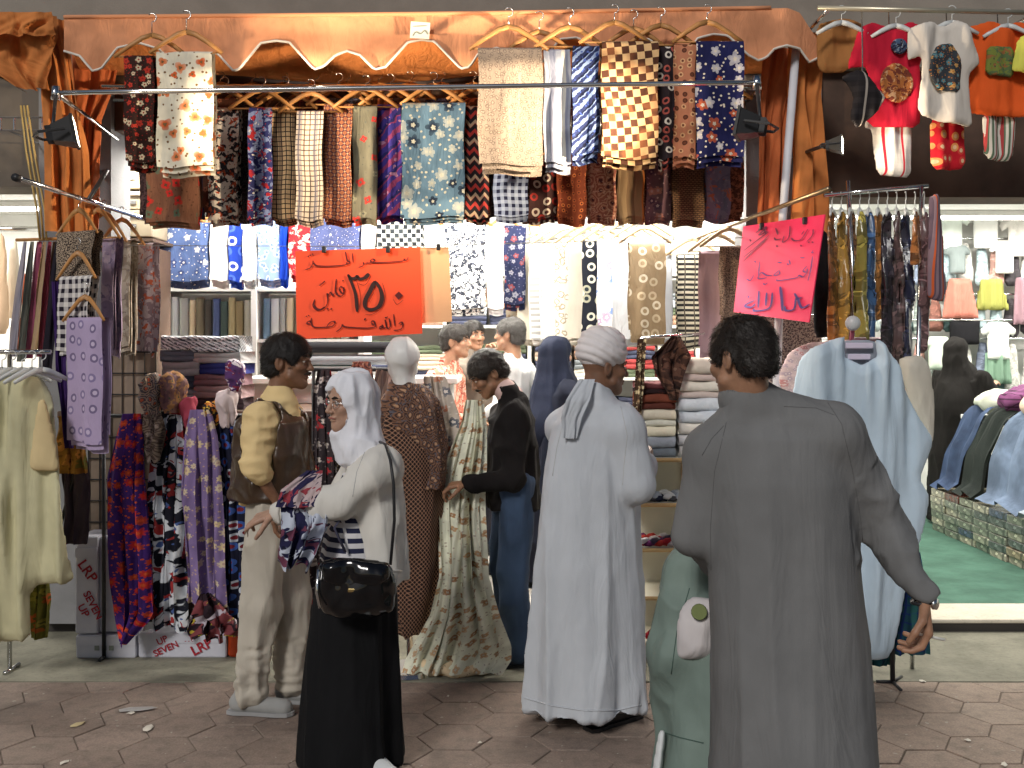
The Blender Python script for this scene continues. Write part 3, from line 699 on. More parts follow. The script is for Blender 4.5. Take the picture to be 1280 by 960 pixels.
# ================================================================== LOWER ROW
G2 = 'cloth lengths on hangers along the second rail'
rows2 = [
 (187, 250, 205, 279, fabric('flower', [(134, 92, 72), (206, 44, 40), (90, 112, 92), (104, 70, 54)], 11, size=.3, n=4), 'brown hatched cloth with red and green flowers'),
 (262, 300, 141, 276, fabric('blob', [(216, 206, 192), (46, 42, 46), (176, 76, 44), (90, 92, 100)], 20), 'cream cloth with black and rust blots'),
 (313, 341, 141, 275, fabric('blob', [(48, 52, 104), (132, 146, 186), (176, 44, 50), (220, 214, 206)], 18), 'blue cloth with red and white shapes'),
 (342, 371, 140, 275, fabric('grid', [(206, 172, 128), (44, 34, 34), (70, 52, 48)], 38), 'cream and black windowpane check cloth'),
 (372, 405, 145, 276, fabric('grid', [(214, 196, 174), (84, 70, 68), (94, 96, 116)], 36), 'pale grey windowpane check cloth'),
 (406, 441, 136, 276, fabric('lattice', [(160, 100, 70), (92, 58, 62), (206, 160, 124)], 26), 'rust and purple lattice cloth'),
 (443, 472, 139, 275, fabric('flower', [(122, 118, 100), (190, 50, 46), (150, 146, 122), (96, 98, 88)], 10, size=.25, n=4), 'olive grey cloth with sparse red flowers'),
 (473, 503, 137, 272, fabric('diag', [(58, 46, 124), (126, 52, 92), (34, 34, 90), (156, 110, 140)], 14), 'purple and royal blue slanted stripe cloth'),
 (503, 581, 135, 273, fabric('floral', [(98, 128, 150), (166, 172, 168), (30, 42, 62), (188, 186, 170)], 11, size=.42), 'steel blue cloth with white roses and dark spots'),
 (582, 611, 139, 273, fabric('zigzag', [(34, 28, 32), (170, 56, 50), (176, 150, 124)], 20), 'black cloth with red zigzags'),
 (617, 660, 198, 271, fabric('gingham', [(156, 168, 192), (92, 104, 140), (30, 34, 60)], 26), 'blue and black gingham cloth'),
 (661, 695, 198, 273, fabric('rings', [(72, 46, 44), (222, 206, 190), (176, 60, 54), (88, 56, 56)], 16), 'dark brown cloth with white and red rings'),
 (696, 732, 198, 275, fabric('rings', [(128, 62, 40), (216, 126, 72), (160, 84, 50), (90, 44, 34)], 30, size=.3), 'rust cloth with small orange dots'),
 (733, 769, 198, 274, fabric('paisley', [(168, 100, 84), (206, 150, 122), (96, 56, 60), (222, 176, 150)], 16), 'pinkish brown paisley cloth'),
 (771, 804, 198, 273, fabric('stripe', [(168, 138, 102), (136, 108, 80), (200, 120, 60)], 12), 'sand striped cloth'),
 (806, 838, 198, 274, fabric('floral', [(140, 104, 112), (206, 140, 126), (98, 70, 92), (210, 176, 170)], 14), 'mauve cloth with pink flowers'),
 (839, 878, 196, 277, fabric('brick', [(140, 104, 74), (116, 84, 58), (72, 52, 40)], 24), 'brown cloth printed in small brick blocks'),
 (880, 911, 196, 271, fabric('blob', [(138, 128, 146), (120, 112, 134), (190, 110, 84), (156, 146, 160)], 13), 'lavender grey cloth with an orange leaf'),
]
for i, (a, b, t, bt, m, lb) in enumerate(rows2):
    hung(a, b, t, bt, DI + (.03 if i % 2 else -.02), m, lb + ' hanging in the row under the awning', G2, IZ, th=.08, layers=3, hw=.36 if t < 160 else .3, extra=.02, drop=None if t < 160 else .1)

# a third row hangs close behind and closes the gaps
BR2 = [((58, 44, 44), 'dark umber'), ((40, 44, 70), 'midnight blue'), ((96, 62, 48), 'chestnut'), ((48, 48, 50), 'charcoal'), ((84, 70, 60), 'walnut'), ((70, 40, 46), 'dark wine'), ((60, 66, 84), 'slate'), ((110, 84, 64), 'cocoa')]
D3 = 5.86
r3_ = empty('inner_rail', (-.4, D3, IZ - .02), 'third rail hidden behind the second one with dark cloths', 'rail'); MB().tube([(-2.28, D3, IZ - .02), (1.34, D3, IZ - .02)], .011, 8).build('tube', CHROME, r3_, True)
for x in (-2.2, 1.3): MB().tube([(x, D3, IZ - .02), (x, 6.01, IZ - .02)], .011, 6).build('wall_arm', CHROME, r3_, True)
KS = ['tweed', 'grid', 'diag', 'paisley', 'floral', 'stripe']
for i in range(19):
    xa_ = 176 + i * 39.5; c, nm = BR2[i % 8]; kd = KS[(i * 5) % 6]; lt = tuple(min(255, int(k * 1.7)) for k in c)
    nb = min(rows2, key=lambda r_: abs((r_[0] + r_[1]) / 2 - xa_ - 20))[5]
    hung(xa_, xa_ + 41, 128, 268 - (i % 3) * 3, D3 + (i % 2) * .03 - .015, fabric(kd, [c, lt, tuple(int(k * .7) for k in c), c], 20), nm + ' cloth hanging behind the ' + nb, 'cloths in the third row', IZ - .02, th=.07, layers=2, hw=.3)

# dark storage boxes on a shelf inside at the left
for k, (x0, x1, y0, y1, c) in enumerate([(140, 188, 206, 236, (.30, .24, .15)), (142, 189, 240, 262, (.22, .18, .12)), (142, 190, 264, 296, (.24, .2, .14))]):
    a = P(x0, y1, 6.55); b = P(x1, y0, 6.55); e = empty('storage_box', ((a.x + b.x) / 2, 6.7, a.z), ['tan storage box with metal corner, topmost of the pile by the pillar', 'brown storage box in the middle of the pile by the pillar', 'olive brown storage box at the bottom of the pile by the pillar'][k], 'box')
    mt = solid('box%d' % k, c, .7, var=.2)
    MB().box(((a.x + b.x) / 2, 6.7, (a.z + b.z) / 2), (b.x - a.x, .3, b.z - a.z), bev=.006).build('body', mt, e)
    MB().box(((a.x + b.x) / 2, 6.695, b.z - .012), (b.x - a.x + .008, .315, .03), bev=.005).build('lid', mt, e)
    MB().box(((a.x + b.x) / 2, 6.545, (a.z + b.z) / 2 - .01), (.05, .006, .02)).build('handle', STEEL, e)
sh = empty('wall_cabinet', (-2.55, 6.7, 0), 'dark tall cabinet carrying the storage boxes by the pillar', 'cabinet')
za = P(140, 298, 6.55).z
MB().box((-2.52, 6.72, za / 2 - .01), (.44, .36, za - .02 - FLOORZ)).build('body', DKBR, sh); MB().box((-2.52, 6.715, za - .012), (.47, .40, .02)).build('top', DKBR, sh)
for k in range(3): MB().box((-2.52, 6.532, .45 + k * .6), (.4, .012, .56), bev=.004).build('drawer', DKBR, sh)
# ================================================================== SIGNS
def board(name, corners, mat, parent, th=.006):
    c = [Vector(p) for p in corners]; n = (c[1] - c[0]).cross(c[3] - c[0]).normalized() * th
    return mesh(name, [tuple(p) for p in c] + [tuple(p + n) for p in c], [(3, 2, 1, 0), (4, 5, 6, 7), (0, 1, 5, 4), (1, 2, 6, 5), (2, 3, 7, 6), (3, 0, 4, 7)], mat, parent, smooth=False)
def clip(p, parent): return MB().box(p, (.022, .02, .035), bev=.004).build('clip', BLACK, parent)
DS = 5.5
INK = solid('maroon_ink', lin((92, 18, 18)), .7, var=.1)
sg = empty('price_sign', P(450, 420, DS), 'orange card price sign with dark Arabic lettering clipped to a string', 'sign')
cn = [P(369, 314, DS), P(525, 309, DS), P(528, 417, DS - .02), P(371, 424, DS - .02)]
board('card', cn, solid('orange_card', lin((255, 84, 40)), .55, var=.03), sg)
pn = (cn[1] - cn[0]).cross(cn[3] - cn[0]).normalized(); pn = pn if pn.y < 0 else -pn
def to_s(z, ox, oy, sc, p0, n): return lambda x, y: plane_pt(ox + x / sc, oy + y / sc, p0 + n * z, n)
T1 = to_s(.009, 360, 300, 5.818, (cn[0] + cn[2]) / 2, pn)
K = 1.0
st = [
 [(874, 124), (868, 140), (852, 148), (845, 138), (838, 150), (815, 155), (700, 163), (640, 163), (606, 160), (602, 147), (615, 138), (632, 150), (600, 165), (560, 168)],
 [(545, 162), (552, 175), (540, 190), (514, 200)], [(468, 95), (474, 165)],
 [(418, 85), (424, 120), (432, 150), (447, 158), (445, 172), (428, 172), (430, 158)], [(440, 174), (400, 183), (300, 190), (220, 188), (196, 180), (186, 165)], [(182, 150), (180, 170), (163, 202), (126, 217)],
 ([(144, 124), (152, 116)], 1.4), ([(158, 116), (166, 108)], 1.4), ([(174, 108), (182, 100)], 1.4),
 # line two
 ([(228, 332), (250, 315), (270, 298)], 1.2), ([(396, 300), (404, 292)], 1.6), [(398, 346), (382, 340), (374, 362), (396, 388), (410, 366), (402, 346), (406, 390), (384, 408), (362, 402)],
 ([(352, 284), (346, 340), (346, 375), (362, 404)], 1.2), [(338, 384), (326, 402), (308, 380), (296, 400), (284, 392), (290, 440), (276, 482), (240, 508)], ([(268, 486), (238, 506), (206, 500), (186, 472), (196, 432)], 1.7), ([(284, 498), (294, 505)], 1.2), ([(310, 498), (320, 505)], 1.2),
 # line three
 [(806, 612), (820, 598), (834, 604), (822, 616), (836, 608), (830, 640), (800, 655), (768, 656)], [(768, 540), (778, 628)], [(735, 570), (744, 626), (722, 640), (706, 580), (716, 632), (696, 640)], [(682, 616), (692, 636), (668, 645), (672, 628), (694, 640)], [(706, 562), (716, 566), (724, 556)],
 [(604, 604), (612, 588), (630, 598), (622, 614), (606, 606)], [(628, 600), (632, 632), (560, 640), (420, 632), (396, 614)], [(394, 612), (386, 640), (350, 668)], ([(556, 572), (564, 580)], 1.6),
 [(282, 630), (305, 600), (336, 592), (340, 606), (312, 630), (200, 635), (172, 612), (170, 566)], [(166, 612), (136, 606), (158, 588), (166, 604)], ([(130, 558), (138, 552)], 1.4), ([(146, 552), (154, 546)], 1.4)]
brush('lettering', st, T1, INK, sg, 13, 6.5)
brush('price_numeral', [([(434, 250), (462, 282), (498, 272), (504, 264), (522, 284), (560, 274), (590, 244)], 2.2), ([(438, 256), (470, 330), (494, 410), (503, 522)], 1.9)], T1, solid('black_ink', lin((52, 24, 22)), .7), sg, 15, 10, nib=.3)
brush('price_numeral', [([(632, 300), (596, 372), (562, 442), (566, 494), (612, 506), (662, 482), (684, 420), (668, 350), (630, 298)], 2.2)], T1, solid('black_ink', (0, 0, 0)), sg, 15, 11, nib=.3)
mesh('price_numeral', [T1(776, 402), T1(806, 374), T1(836, 404), T1(804, 436)], [(0, 1, 2, 3)], INK, sg, smooth=False)
brush('numeral_outline', [[(562, 540), (620, 536), (680, 492), (708, 410), (686, 310)], [(764, 430), (794, 468), (836, 436)], [(500, 300), (522, 380), (524, 460), (514, 508)], [(505, 312), (560, 326), (604, 262)], [(628, 374), (604, 420), (588, 452)]], T1, INK, sg, 4, 3.5)
for x in (405, 485): clip(P(x, 312, DS - .02), sg)
pc = empty('peach_card', P(545, 400, DS), 'plain peach card fixed beside the orange price sign', 'card')
board('card', [P(522.5, 309, DS + .03), P(561, 309, DS + .03), P(565, 402, DS + .02), P(524.5, 404, DS + .02)], solid('peach_card', lin((246, 190, 142)), .7, var=.04), pc); clip(P(548, 309, DS + .005), pc)
tag(MB().tube([(-2.2, DS + .04, P(0, 306, DS).z), P(480, 308, DS), (1.3, DS + .04, P(0, 296, DS).z)], .002, 4).build('string', solid('string', (.2, .19, .17), .8), None), 'thin string stretched across the shop holding the orange sign', 'string')

# the pink sign hangs along the rail that runs out at the right
ps = empty('notice_sign', P(1000, 400, 4.9), 'pink card notice with handwritten Arabic clipped under the short rail', 'sign')
cp = [P(929, 283, 5.55), P(1031, 268, 4.86), P(1018, 404, 4.90), P(917, 390, 5.55)]
n2 = (cp[1] - cp[0]).cross(cp[3] - cp[0]).normalized(); n2 = n2 if n2.y < 0 else -n2
for i in range(4): cp[i] = cp[i] - n2 * (cp[i] - cp[0]).dot(n2)
board('card', cp, solid('pink_card', lin((240, 48, 96)), .55, var=.03), ps)
T2 = to_s(.009, 905, 260, 6.193, cp[0], n2); PK = solid('purple_ink', lin((104, 22, 60)), .7); PB = solid('blue_ink', lin((84, 60, 128)), .7)
brush('lettering', [[(690, 165), (685, 210), (640, 262)], [(650, 162), (600, 240), (545, 252), (520, 232)], [(620, 178), (600, 205)], [(510, 140), (502, 228), (455, 265), (465, 215)], [(440, 238), (402, 246), (388, 228)], [(400, 155), (416, 205)], [(404, 292), (416, 298)], [(650, 262), (662, 268)], [(680, 262), (692, 268)], [(590, 288), (602, 294)],
  [(345, 185), (240, 262), (150, 332)], [(348, 212), (250, 300), (152, 382)], [(330, 238), (250, 312), (150, 412)], ([(246, 192), (290, 160), (328, 150), (270, 210), (335, 180)], 1.4), [(262, 168), (300, 150), (322, 200)], [(200, 240), (208, 258)], [(604, 88), (640, 118)],
  ], T2, PK, ps, 13, 6)
brush('lettering', [[(685, 375), (672, 470), (650, 562)], [(690, 328), (680, 345), (694, 344)], [(640, 450), (612, 486), (640, 496), (645, 470)], [(640, 500), (612, 535), (580, 520), (560, 540), (420, 562), (412, 548)], [(590, 385), (622, 384)], [(488, 430), (498, 440)], [(504, 400), (512, 436)], [(416, 420), (446, 424)],
  [(432, 478), (386, 520), (428, 514), (428, 490)], [(372, 520), (330, 522), (288, 500), (264, 546), (330, 540)], [(275, 415), (266, 540)], [(230, 520), (204, 560), (174, 550)], [(302, 584), (318, 592), (336, 578)], [(236, 412), (246, 420)]], T2, PB, ps, 11, 5)
brush('lettering', [([(435, 608), (446, 700), (452, 795)], 1.5), ([(662, 745), (600, 770), (562, 690), (540, 782), (478, 792), (470, 760)], 1.2), ([(374, 655), (352, 772), (240, 796), (232, 776)], 1.3), ([(270, 640), (264, 772)], 1.2), ([(330, 655), (322, 756)], 1.3), ([(232, 716), (160, 755), (210, 768), (242, 740)], 1.3), [(184, 684), (194, 692)], [(545, 660), (572, 700), (600, 690)]], T2, PB, ps, 18, 9)
for x, y in ((952, 283), (1006, 276)): clip(plane_pt(x, y, cp[0] + n2 * .008, n2), ps)
tag(MB().tube([P(1036, 236, 4.70), P(872, 297, 6.70)], .0125, 8).build('side_rail', solid('brass_rail', (.45, .33, .2), .3, .9), None, True), 'short brown rail running out from the shop above the pink notice', 'rail')
# ================================================================== LEFT RAIL AND ITS CASCADE
lr = empty('side_rail', P(20, 222, 4.6), 'short chrome rail running out beside the bunched orange curtain', 'rail')
RA, RB = P(20, 222, 4.6), P(188, 276, 6.17)
MB().tube([RA, RB], .013, 8).build('tube', CHROME, lr, True); MB().tube([RA - Vector((0, .01, 0)), RA + Vector((0, .025, 0))], .019, 8).build('end_cap', BLACK, lr, True)
def on_rail(px):   # point of the left rail seen at a pixel column
    t = min(1, max(0, (RA.x - (px - 640) / F * RA.y) / ((RA.x - (px - 640) / F * RA.y) - (RB.x - (px - 640) / F * RB.y)))); return RA.lerp(RB, t)
MB().tube([on_rail(110), on_rail(110) + Vector((0, .25, .2)), Vector((on_rail(110).x - .2, 5.96, on_rail(110).z + .25))], .012, 6).build('wall_arm', BLACK, lr, True)
G3 = 'cloth lengths on the short chrome rail'; PY = R(-30)
def cas(px0, px1, py0, py1, d, mat, label, hpx, hpy, hw, top=None, yaw=PY):
    o = folded('hanging_fabric', px0, px1, py0, py1, d, mat, label, G3, th=.05, yaw=yaw)
    ap = P(hpx, hpy, d); bz = (P(0, py0, d).z); hk = .06 if top is None else max(.05, top - ap.z - .02)
    hanger(ap, hw, 'wooden hanger carrying the ' + label.split(' on ')[0], yaw=yaw, drop=ap.z - bz, hook=hk)
d0 = on_rail(98).y
cas(68, 131, 293, 350, d0, fabric('tweed', [(40, 32, 32), (176, 156, 134), (90, 72, 66)], 60), 'black and cream flecked cloth on the highest hanger of the cascade', 98, 262, .32, RA.z)
cas(72, 125, 349, 440, d0 - .09, fabric('gingham', [(222, 216, 210), (120, 112, 124), (34, 28, 40)], 22), 'black and white gingham cloth on the middle hanger of the cascade', 97, 316, .3)
cas(82, 139, 401, 553, d0 - .18, fabric('rings', [(176, 158, 190), (120, 106, 140), (136, 122, 160), (196, 180, 206)], 12, size=.26), 'lavender cloth with grey rings on the lowest hanger of the cascade', 106, 371, .31)
tag(drape('cloth_edge', [(352, 64, 78), (460, 70, 84), (560, 82, 92)], fabric('plain', [(58, 34, 92)]), None, 1, .02, d0 - .05, seed=8), 'dark purple cloth edge beside the lavender cloth', 'fabric')
cas(130, 152, 300, 436, on_rail(128).y, fabric('blob', [(152, 134, 156), (128, 112, 138), (170, 152, 166), (112, 98, 126)], 9), 'smoky purple cloth on the short chrome rail', 122, 262, .38, RA.z)
cas(151, 170, 304, 434, on_rail(150).y, fabric('blob', [(176, 164, 148), (150, 136, 120), (190, 180, 164), (134, 122, 114)], 12), 'taupe mottled cloth on the short chrome rail', 130, 266, .40, RA.z)
cas(165, 198, 308, 440, on_rail(160).y, fabric('blob', [(184, 172, 176), (140, 124, 132), (190, 100, 72), (126, 112, 126)], 13), 'grey cloth with rust marks on the short chrome rail', 152, 274, .40, RA.z)
# ================================================================== INSIDE THE FABRIC SHOP
DB = 6.95; BZ = 2.66; CREAM = (200, 194, 178)
br = empty('inner_rail', (-.8, DB, BZ), 'chrome ceiling rail inside the shop carrying the blue cloths', 'rail')
MB().tube([(-2.45, DB, BZ), (.2, DB, BZ)], .011, 8).build('tube', CHROME, br, True)
for x in (-2.3, -1.1, .1): MB().tube([(x, DB, BZ), (x, DB, 2.97)], .008, 6).build('drop_rod', CHROME, br, True)
G4 = 'cloth lengths on the ceiling rail inside the shop'
for a, b, t, bt, m, lb in [
 (203, 263, 284, 351, fabric('floral', [(84, 104, 150), (200, 196, 190), (50, 64, 110), (220, 214, 200)], 12, size=.25), 'blue cloth with small white flowers'),
 (265, 287, 282, 351, fabric('plain', [(228, 226, 222)]), 'plain white cloth beside the royal blue one'),
 (288, 305, 280, 352, fabric('rings', [(30, 60, 160), (200, 206, 220), (70, 100, 190), (40, 60, 150)], 11), 'royal blue cloth with pale rings'),
 (306, 323, 281, 351, fabric('tweed', [(222, 222, 218), (180, 188, 196), (236, 234, 230)], 20), 'white flecked cloth'),
 (324, 351, 280, 350, fabric('embroid', [(134, 158, 206), (196, 206, 224), (90, 116, 180)], 16), 'light blue scrolled cloth'),
 (352, 361, 279, 350, fabric('plain', [(20, 62, 176)]), 'narrow royal blue cloth'),
 (362, 389, 279, 345, fabric('blob', [(190, 44, 52), (226, 220, 210), (140, 30, 44), (226, 160, 130)], 16), 'red and white spotted cloth'),
 (390, 451, 278, 350, fabric('floral', [(82, 92, 136), (190, 190, 196), (60, 66, 110), (210, 206, 200)], 18, size=.22), 'slate blue cloth with tiny white buds'),
 (453, 471, 277, 350, fabric('plain', [(230, 230, 224)]), 'plain white cloth beside the black checked one'),
 (473, 530, 274, 345, fabric('check', [(36, 40, 44), (230, 230, 220), (70, 80, 84)], 34), 'black and white small checked cloth')]:
    hung(a, b, t, bt, DB, m, lb + ' on the ceiling rail inside', G4, BZ, th=.09, layers=3, hw=.3, drop=.06)
DBk = 7.9
bk = empty('inner_rail', (0, DBk, 2.72), 'chrome rail near the back wall carrying the blotched white cloth', 'rail')
MB().tube([(-.8, DBk, 2.72), (.35, DBk, 2.72)], .011, 8).build('tube', CHROME, bk, True)
for x in (-.7, .3): MB().tube([(x, DBk, 2.72), (x, DBk, 2.97)], .008, 6).build('drop_rod', CHROME, bk, True)
for a, b, t, bt, m, lb in [
 (556, 607, 284, 386, fabric('blob', [(232, 232, 228), (40, 44, 54), (70, 76, 90), (236, 236, 234)], 26), 'white cloth with black blotches'),
 (609, 629, 288, 386, fabric('plain', [(234, 236, 236)]), 'plain white cloth beside the navy flowered one'),
 (630, 657, 286, 380, fabric('floral', [(30, 36, 66), (130, 130, 140), (120, 60, 60), (90, 90, 110)], 14), 'navy cloth with dim flowers')]:
    hung(a, b, t, bt, DBk, m, lb + ' on the rail near the back wall', 'cloth lengths near the back wall', 2.72, th=.08, layers=3, hw=.4)

# receding rack of white cloths
RKA, RKB = Vector((1.0, 6.55, 2.50)), Vector((.10, 8.15, 2.50))
rk = empty('cloth_rail', RKA, 'ceiling rail running back into the shop with a row of white cloths', 'rail')
MB().tube([RKA, RKB], .012, 8).build('tube', CHROME, rk, True)
for t in (.04, .96): p = RKA.lerp(RKB, t); MB().tube([p, Vector((p.x, p.y, 2.97))], .008, 6).build('drop_rod', CHROME, rk, True)
LW = solid('pale_hanger_wood', (.6, .46, .28), .5)
pat = [('floral', [(206, 196, 176), (150, 116, 80), (120, 100, 80), (226, 216, 196)], 12, 'cream cloth with brown flowers'), ('plain', [CREAM], 1, 'plain cream cloth'), ('hstripe', [(214, 212, 206), (150, 150, 148), (216, 216, 212)], 22, 'white cloth with fine grey stripes'), ('plain', [(214, 214, 208)], 1, 'bright white cloth'),
       ('embroid', [(214, 210, 200), (156, 146, 124), (220, 216, 206)], 14, 'white cloth with cream embroidery'), ('plain', [(206, 200, 186)], 1, 'ivory cloth'), ('rings', [(30, 34, 44), (216, 212, 196), (170, 170, 150), (40, 50, 56)], 12, 'black cloth with white spots'), ('floral', [(232, 230, 226), (110, 140, 196), (170, 150, 180), (222, 222, 218)], 9, 'white cloth with blue sprigs'), ('plain', [(206, 212, 220)], 1, 'pale grey blue cloth')]
N = len(pat)
for i, (k, c, s_, lb) in enumerate(pat):
    t = 1 - (i + .6) / (N + 1.0); p = RKA.lerp(RKB, t); x = 640 + p.x / p.y * F
    w2 = .2 / p.y * F
    hung(x - w2, x + w2 * .9, 312 - i * 1.5, 424, p.y, fabric(k, c, s_), lb + ' on the rail running back into the shop', 'cloths on the receding rail', 2.50, th=.05, hmat=LW, hw=.42, yaw=R(-14))
hung(786, 831, 308, 420, 6.6, fabric('rings', [(142, 124, 98), (204, 196, 176), (186, 172, 146), (150, 132, 104)], 11, size=.3, n=5), 'khaki cloth with white flowers on the near end of the receding rail', 'cloths on the receding rail', 2.50, th=.09, layers=3, hmat=LW, hw=.34, ax=806)
# right side hangers on the brown rail
def sr(px):
    a, b = P(1036, 236, 4.70), P(872, 297, 6.70); k = (px - 640) / F; t = (a.x - k * a.y) / ((a.x - k * a.y) - (b.x - k * b.y)); return a.lerp(b, min(1, max(0, t)))
for a, b, t, bt, m, lb, ax in [
 (846, 882, 322, 428, fabric('hstripe', [(206, 200, 180), (42, 42, 44), (90, 84, 76)], 30), 'black and cream striped cloth', 866),
 (874, 905, 318, 440, fabric('plain', [(168, 140, 148)], rough=.45), 'shiny mauve cloth', 896),
 (900, 924, 312, 400, fabric('tweed', [(146, 122, 106), (84, 66, 60), (180, 160, 140)], 45), 'brown flecked cloth', 912)]:
    p = sr(ax); hung(a, b, t, bt, p.y, m, lb + ' on the brown rail behind the pink notice', 'cloths on the brown rail', p.z, th=.07, layers=2, hw=.36, hmat=LW, ax=ax)
hung(946, 1024, 398, 520, 5.75, fabric('tweed', [(178, 162, 152), (96, 80, 84), (206, 196, 186)], 40), 'grey and pink flecked cloth below the pink notice', 'cloths on the brown rail', sr(960).z, th=.06, hang=False)
tag(MB().tube([(1.35, 5.76, P(0, 397, 5.75).z + .012), (1.75, 5.76, P(0, 397, 5.75).z + .012)], .009, 6).build('hanging_bar', CHROME, None, True), 'short bar behind the pink notice carrying the flecked cloth', 'bar')

# white shelf unit with upright rolls
ROLLC = [((196, 200, 200), 'pale grey'), ((150, 150, 146), 'mid grey'), ((196, 180, 150), 'beige'), ((96, 88, 72), 'olive brown'), ((60, 56, 52), 'charcoal'), ((64, 74, 108), 'slate blue'), ((58, 70, 66), 'dark green'), ((150, 138, 104), 'khaki'), ((120, 106, 78), 'olive'), ((172, 166, 150), 'stone'), ((90, 110, 130), 'steel blue')]
def roll(p, q, r, mat, label, group, name='cloth_roll'):
    p = Vector(p); q = Vector(q); ax = (q - p).normalized(); m = MB()
    m.tube([p, p + ax * .004, q - ax * .004, q], [r * .96, r, r, r * .96], 14, cap=False)
    for e, s_ in ((p, 1), (q, -1)): m.tube([e, e + ax * s_ * .012, e + ax * s_ * .012, e + ax * s_ * .003], [r * .96, r * .8, r * .45, r * .28], 14, cap=False); m.tube([e + ax * s_ * .004, e + ax * s_ * .02], r * .28, 10)
    a = ax.orthogonal().normalized(); m.tube([p + a * r * 1.01, q + a * r * 1.01], r * .06, 5)
    o = m.build(name, mat, None, True); return tag(o, label, 'cloth roll', group)
su = empty('shelf_unit', P(280, 560, 7.6), 'white shelf unit inside the shop full of upright cloth rolls', 'shelf')
xl, xm, xr = (P(x, 0, 7.6).x for x in (203, 318, 452)); ztop = P(0, 360, 7.6).z
for x in (xl, xm, xr): MB().box((x, 7.78, (ztop + FLOORZ) / 2), (.045, .40, ztop - FLOORZ), bev=.004).build('upright', WHITE, su)
sz = [ztop, P(0, 424, 7.6).z, P(0, 470, 7.6).z, 1.0, .55, .12]
for z in sz:
    for a, b in ((xl, xm), (xm, xr)): MB().box(((a + b) / 2, 7.78, z - .012), (b - a - .047, .39, .024)).build('shelf', WHITE, su)
MB().box(((xl + xr) / 2, 7.99, (ztop + .1) / 2 + .02), (xr - xl, .012, ztop - .15)).build('back_panel', WHITE, su)
k = 0
for a, b in ((xl, xm), (xm, xr)):
    x = a + .05
    while x < b - .05:
        c, nm = ROLLC[k % len(ROLLC)]; r = random.uniform(.022, .036); x += r
        if x + r > b - .03: break
        roll((x, 7.66, sz[1] + .002), (x + random.uniform(-.004, .004), 7.66, ztop - .06 - random.uniform(0, .04)), r, fabric('plain', [c]), nm + ' cloth roll standing upright on the white shelf unit', 'upright rolls on the white shelf unit'); x += r + .002; k += 1
for z0, z1 in ((sz[2], sz[1]), (sz[3], sz[2]), (sz[4], sz[3])):
    for a, b in ((xl, xm), (xm, xr)):
        n = 3 if z1 - z0 < .3 else 5
        for j in range(n):
            c, nm = ROLLC[(k * 3) % len(ROLLC)]; k += 1; rr = .042
            roll((a + .05, 7.70, z0 + rr + j * rr * 1.9), (b - .05, 7.70, z0 + rr + j * rr * 1.9), rr, fabric('plain', [c]), nm + ' cloth roll lying on the white shelf unit', 'lying rolls on the white shelf unit')

# folded bundles
def bundle(x0, x1, y0, dep, z0, z1, mat, label, group, lobes=2, name='folded_cloth', rz=0):
    V = []; UV = []; n = 16; H = z1 - z0; prof = []
    for l in range(lobes):
        h = H / lobes
        for i in range(6):
            an = math.pi * i / 5; prof.append((-dep / 2 - .35 * h * math.sin(an) * (1 if l % 2 == 0 else .7), l * h + h * (.5 - .5 * math.cos(an)) * .985))
    prof += [(dep / 2, H), (dep / 2, 0)]; m = len(prof); nx = 7; sd = random.random() * 9
    for i in range(nx):
        u = i / (nx - 1) - .5; e = 1 - .25 * (abs(u) * 2) ** 8
        for y, z in prof: V.append((u * (x1 - x0) * (1 + .02 * math.sin(z * 60 + sd)), y * (.97 + .03 * e) + .008 * math.sin(u * 6 + sd), z + .004 * math.sin(u * 8 + sd * 2) * (z / H))); UV.append((u * (x1 - x0) + sd, y + z * 2))
    Fc = [(i * m + j, (i + 1) * m + j, (i + 1) * m + (j + 1) % m, i * m + (j + 1) % m) for i in range(nx - 1) for j in range(m)] + [tuple(range(m - 1, -1, -1)), tuple((nx - 1) * m + j for j in range(m))]
    o = mesh(name, V, Fc, mat, None, UV); o.location = ((x0 + x1) / 2, y0, z0); o.rotation_euler = (0, 0, rz); return tag(o, label, 'folded cloth', group)
def pile(px0, px1, ybase, items, d, dep, group, where):
    z = P(0, ybase, d).z
    for py0, m, nm in items:
        z1 = P(0, py0, d).z; j = random.uniform(-2, 2)
        bundle(P(px0 + j, 0, d).x, P(px1 + j, 0, d).x, d + dep / 2, dep, z, z1 - .001, m, nm + ' ' + where, group, max(1, round((z1 - z) / .035)), rz=random.uniform(-.05, .05)); z = z1
PL = lambda *c: fabric('plain', [c])
GLOSS = solid('clear_wrap', (.62, .66, .7), .12, spec=.9, var=.35)
ct = empty('counter', P(300, 560, 6.2), 'dark display counter behind the hanging scarves', 'counter')
tz = P(0, 512, 6.0).z
MB().box((-1.8, 6.35, tz - .02), (1.6, 1.0, .04), bev=.005).build('top', DKBR, ct)
MB().box((-1.8, 6.45, (tz - .04 + FLOORZ) / 2 + .01), (1.5, .74, tz - .06 - FLOORZ)).build('body', DKBR, ct)
pile(200, 246, 512, [(500, PL(70, 74, 82), 'charcoal folded cloth'), (486, PL(128, 132, 140), 'grey folded cloth'), (470, PL(60, 68, 84), 'dark slate folded cloth'), (452, PL(150, 152, 156), 'silver folded cloth'), (438, PL(96, 104, 116), 'blue grey folded cloth')], 6.0, .3, 'folded cloths piled on the counter', 'in the pile by the white shelf unit')
pile(243, 302, 512, [(498, PL(70, 56, 60), 'dark plum folded cloth'), (482, PL(150, 126, 126), 'dusty pink folded cloth'), (468, PL(120, 92, 98), 'mauve folded cloth'), (454, PL(44, 50, 112), 'navy blue folded cloth'), (440, PL(160, 160, 160), 'light grey folded cloth')], 6.0, .3, 'folded cloths piled on the counter', 'in the pile beside the man in the vest')
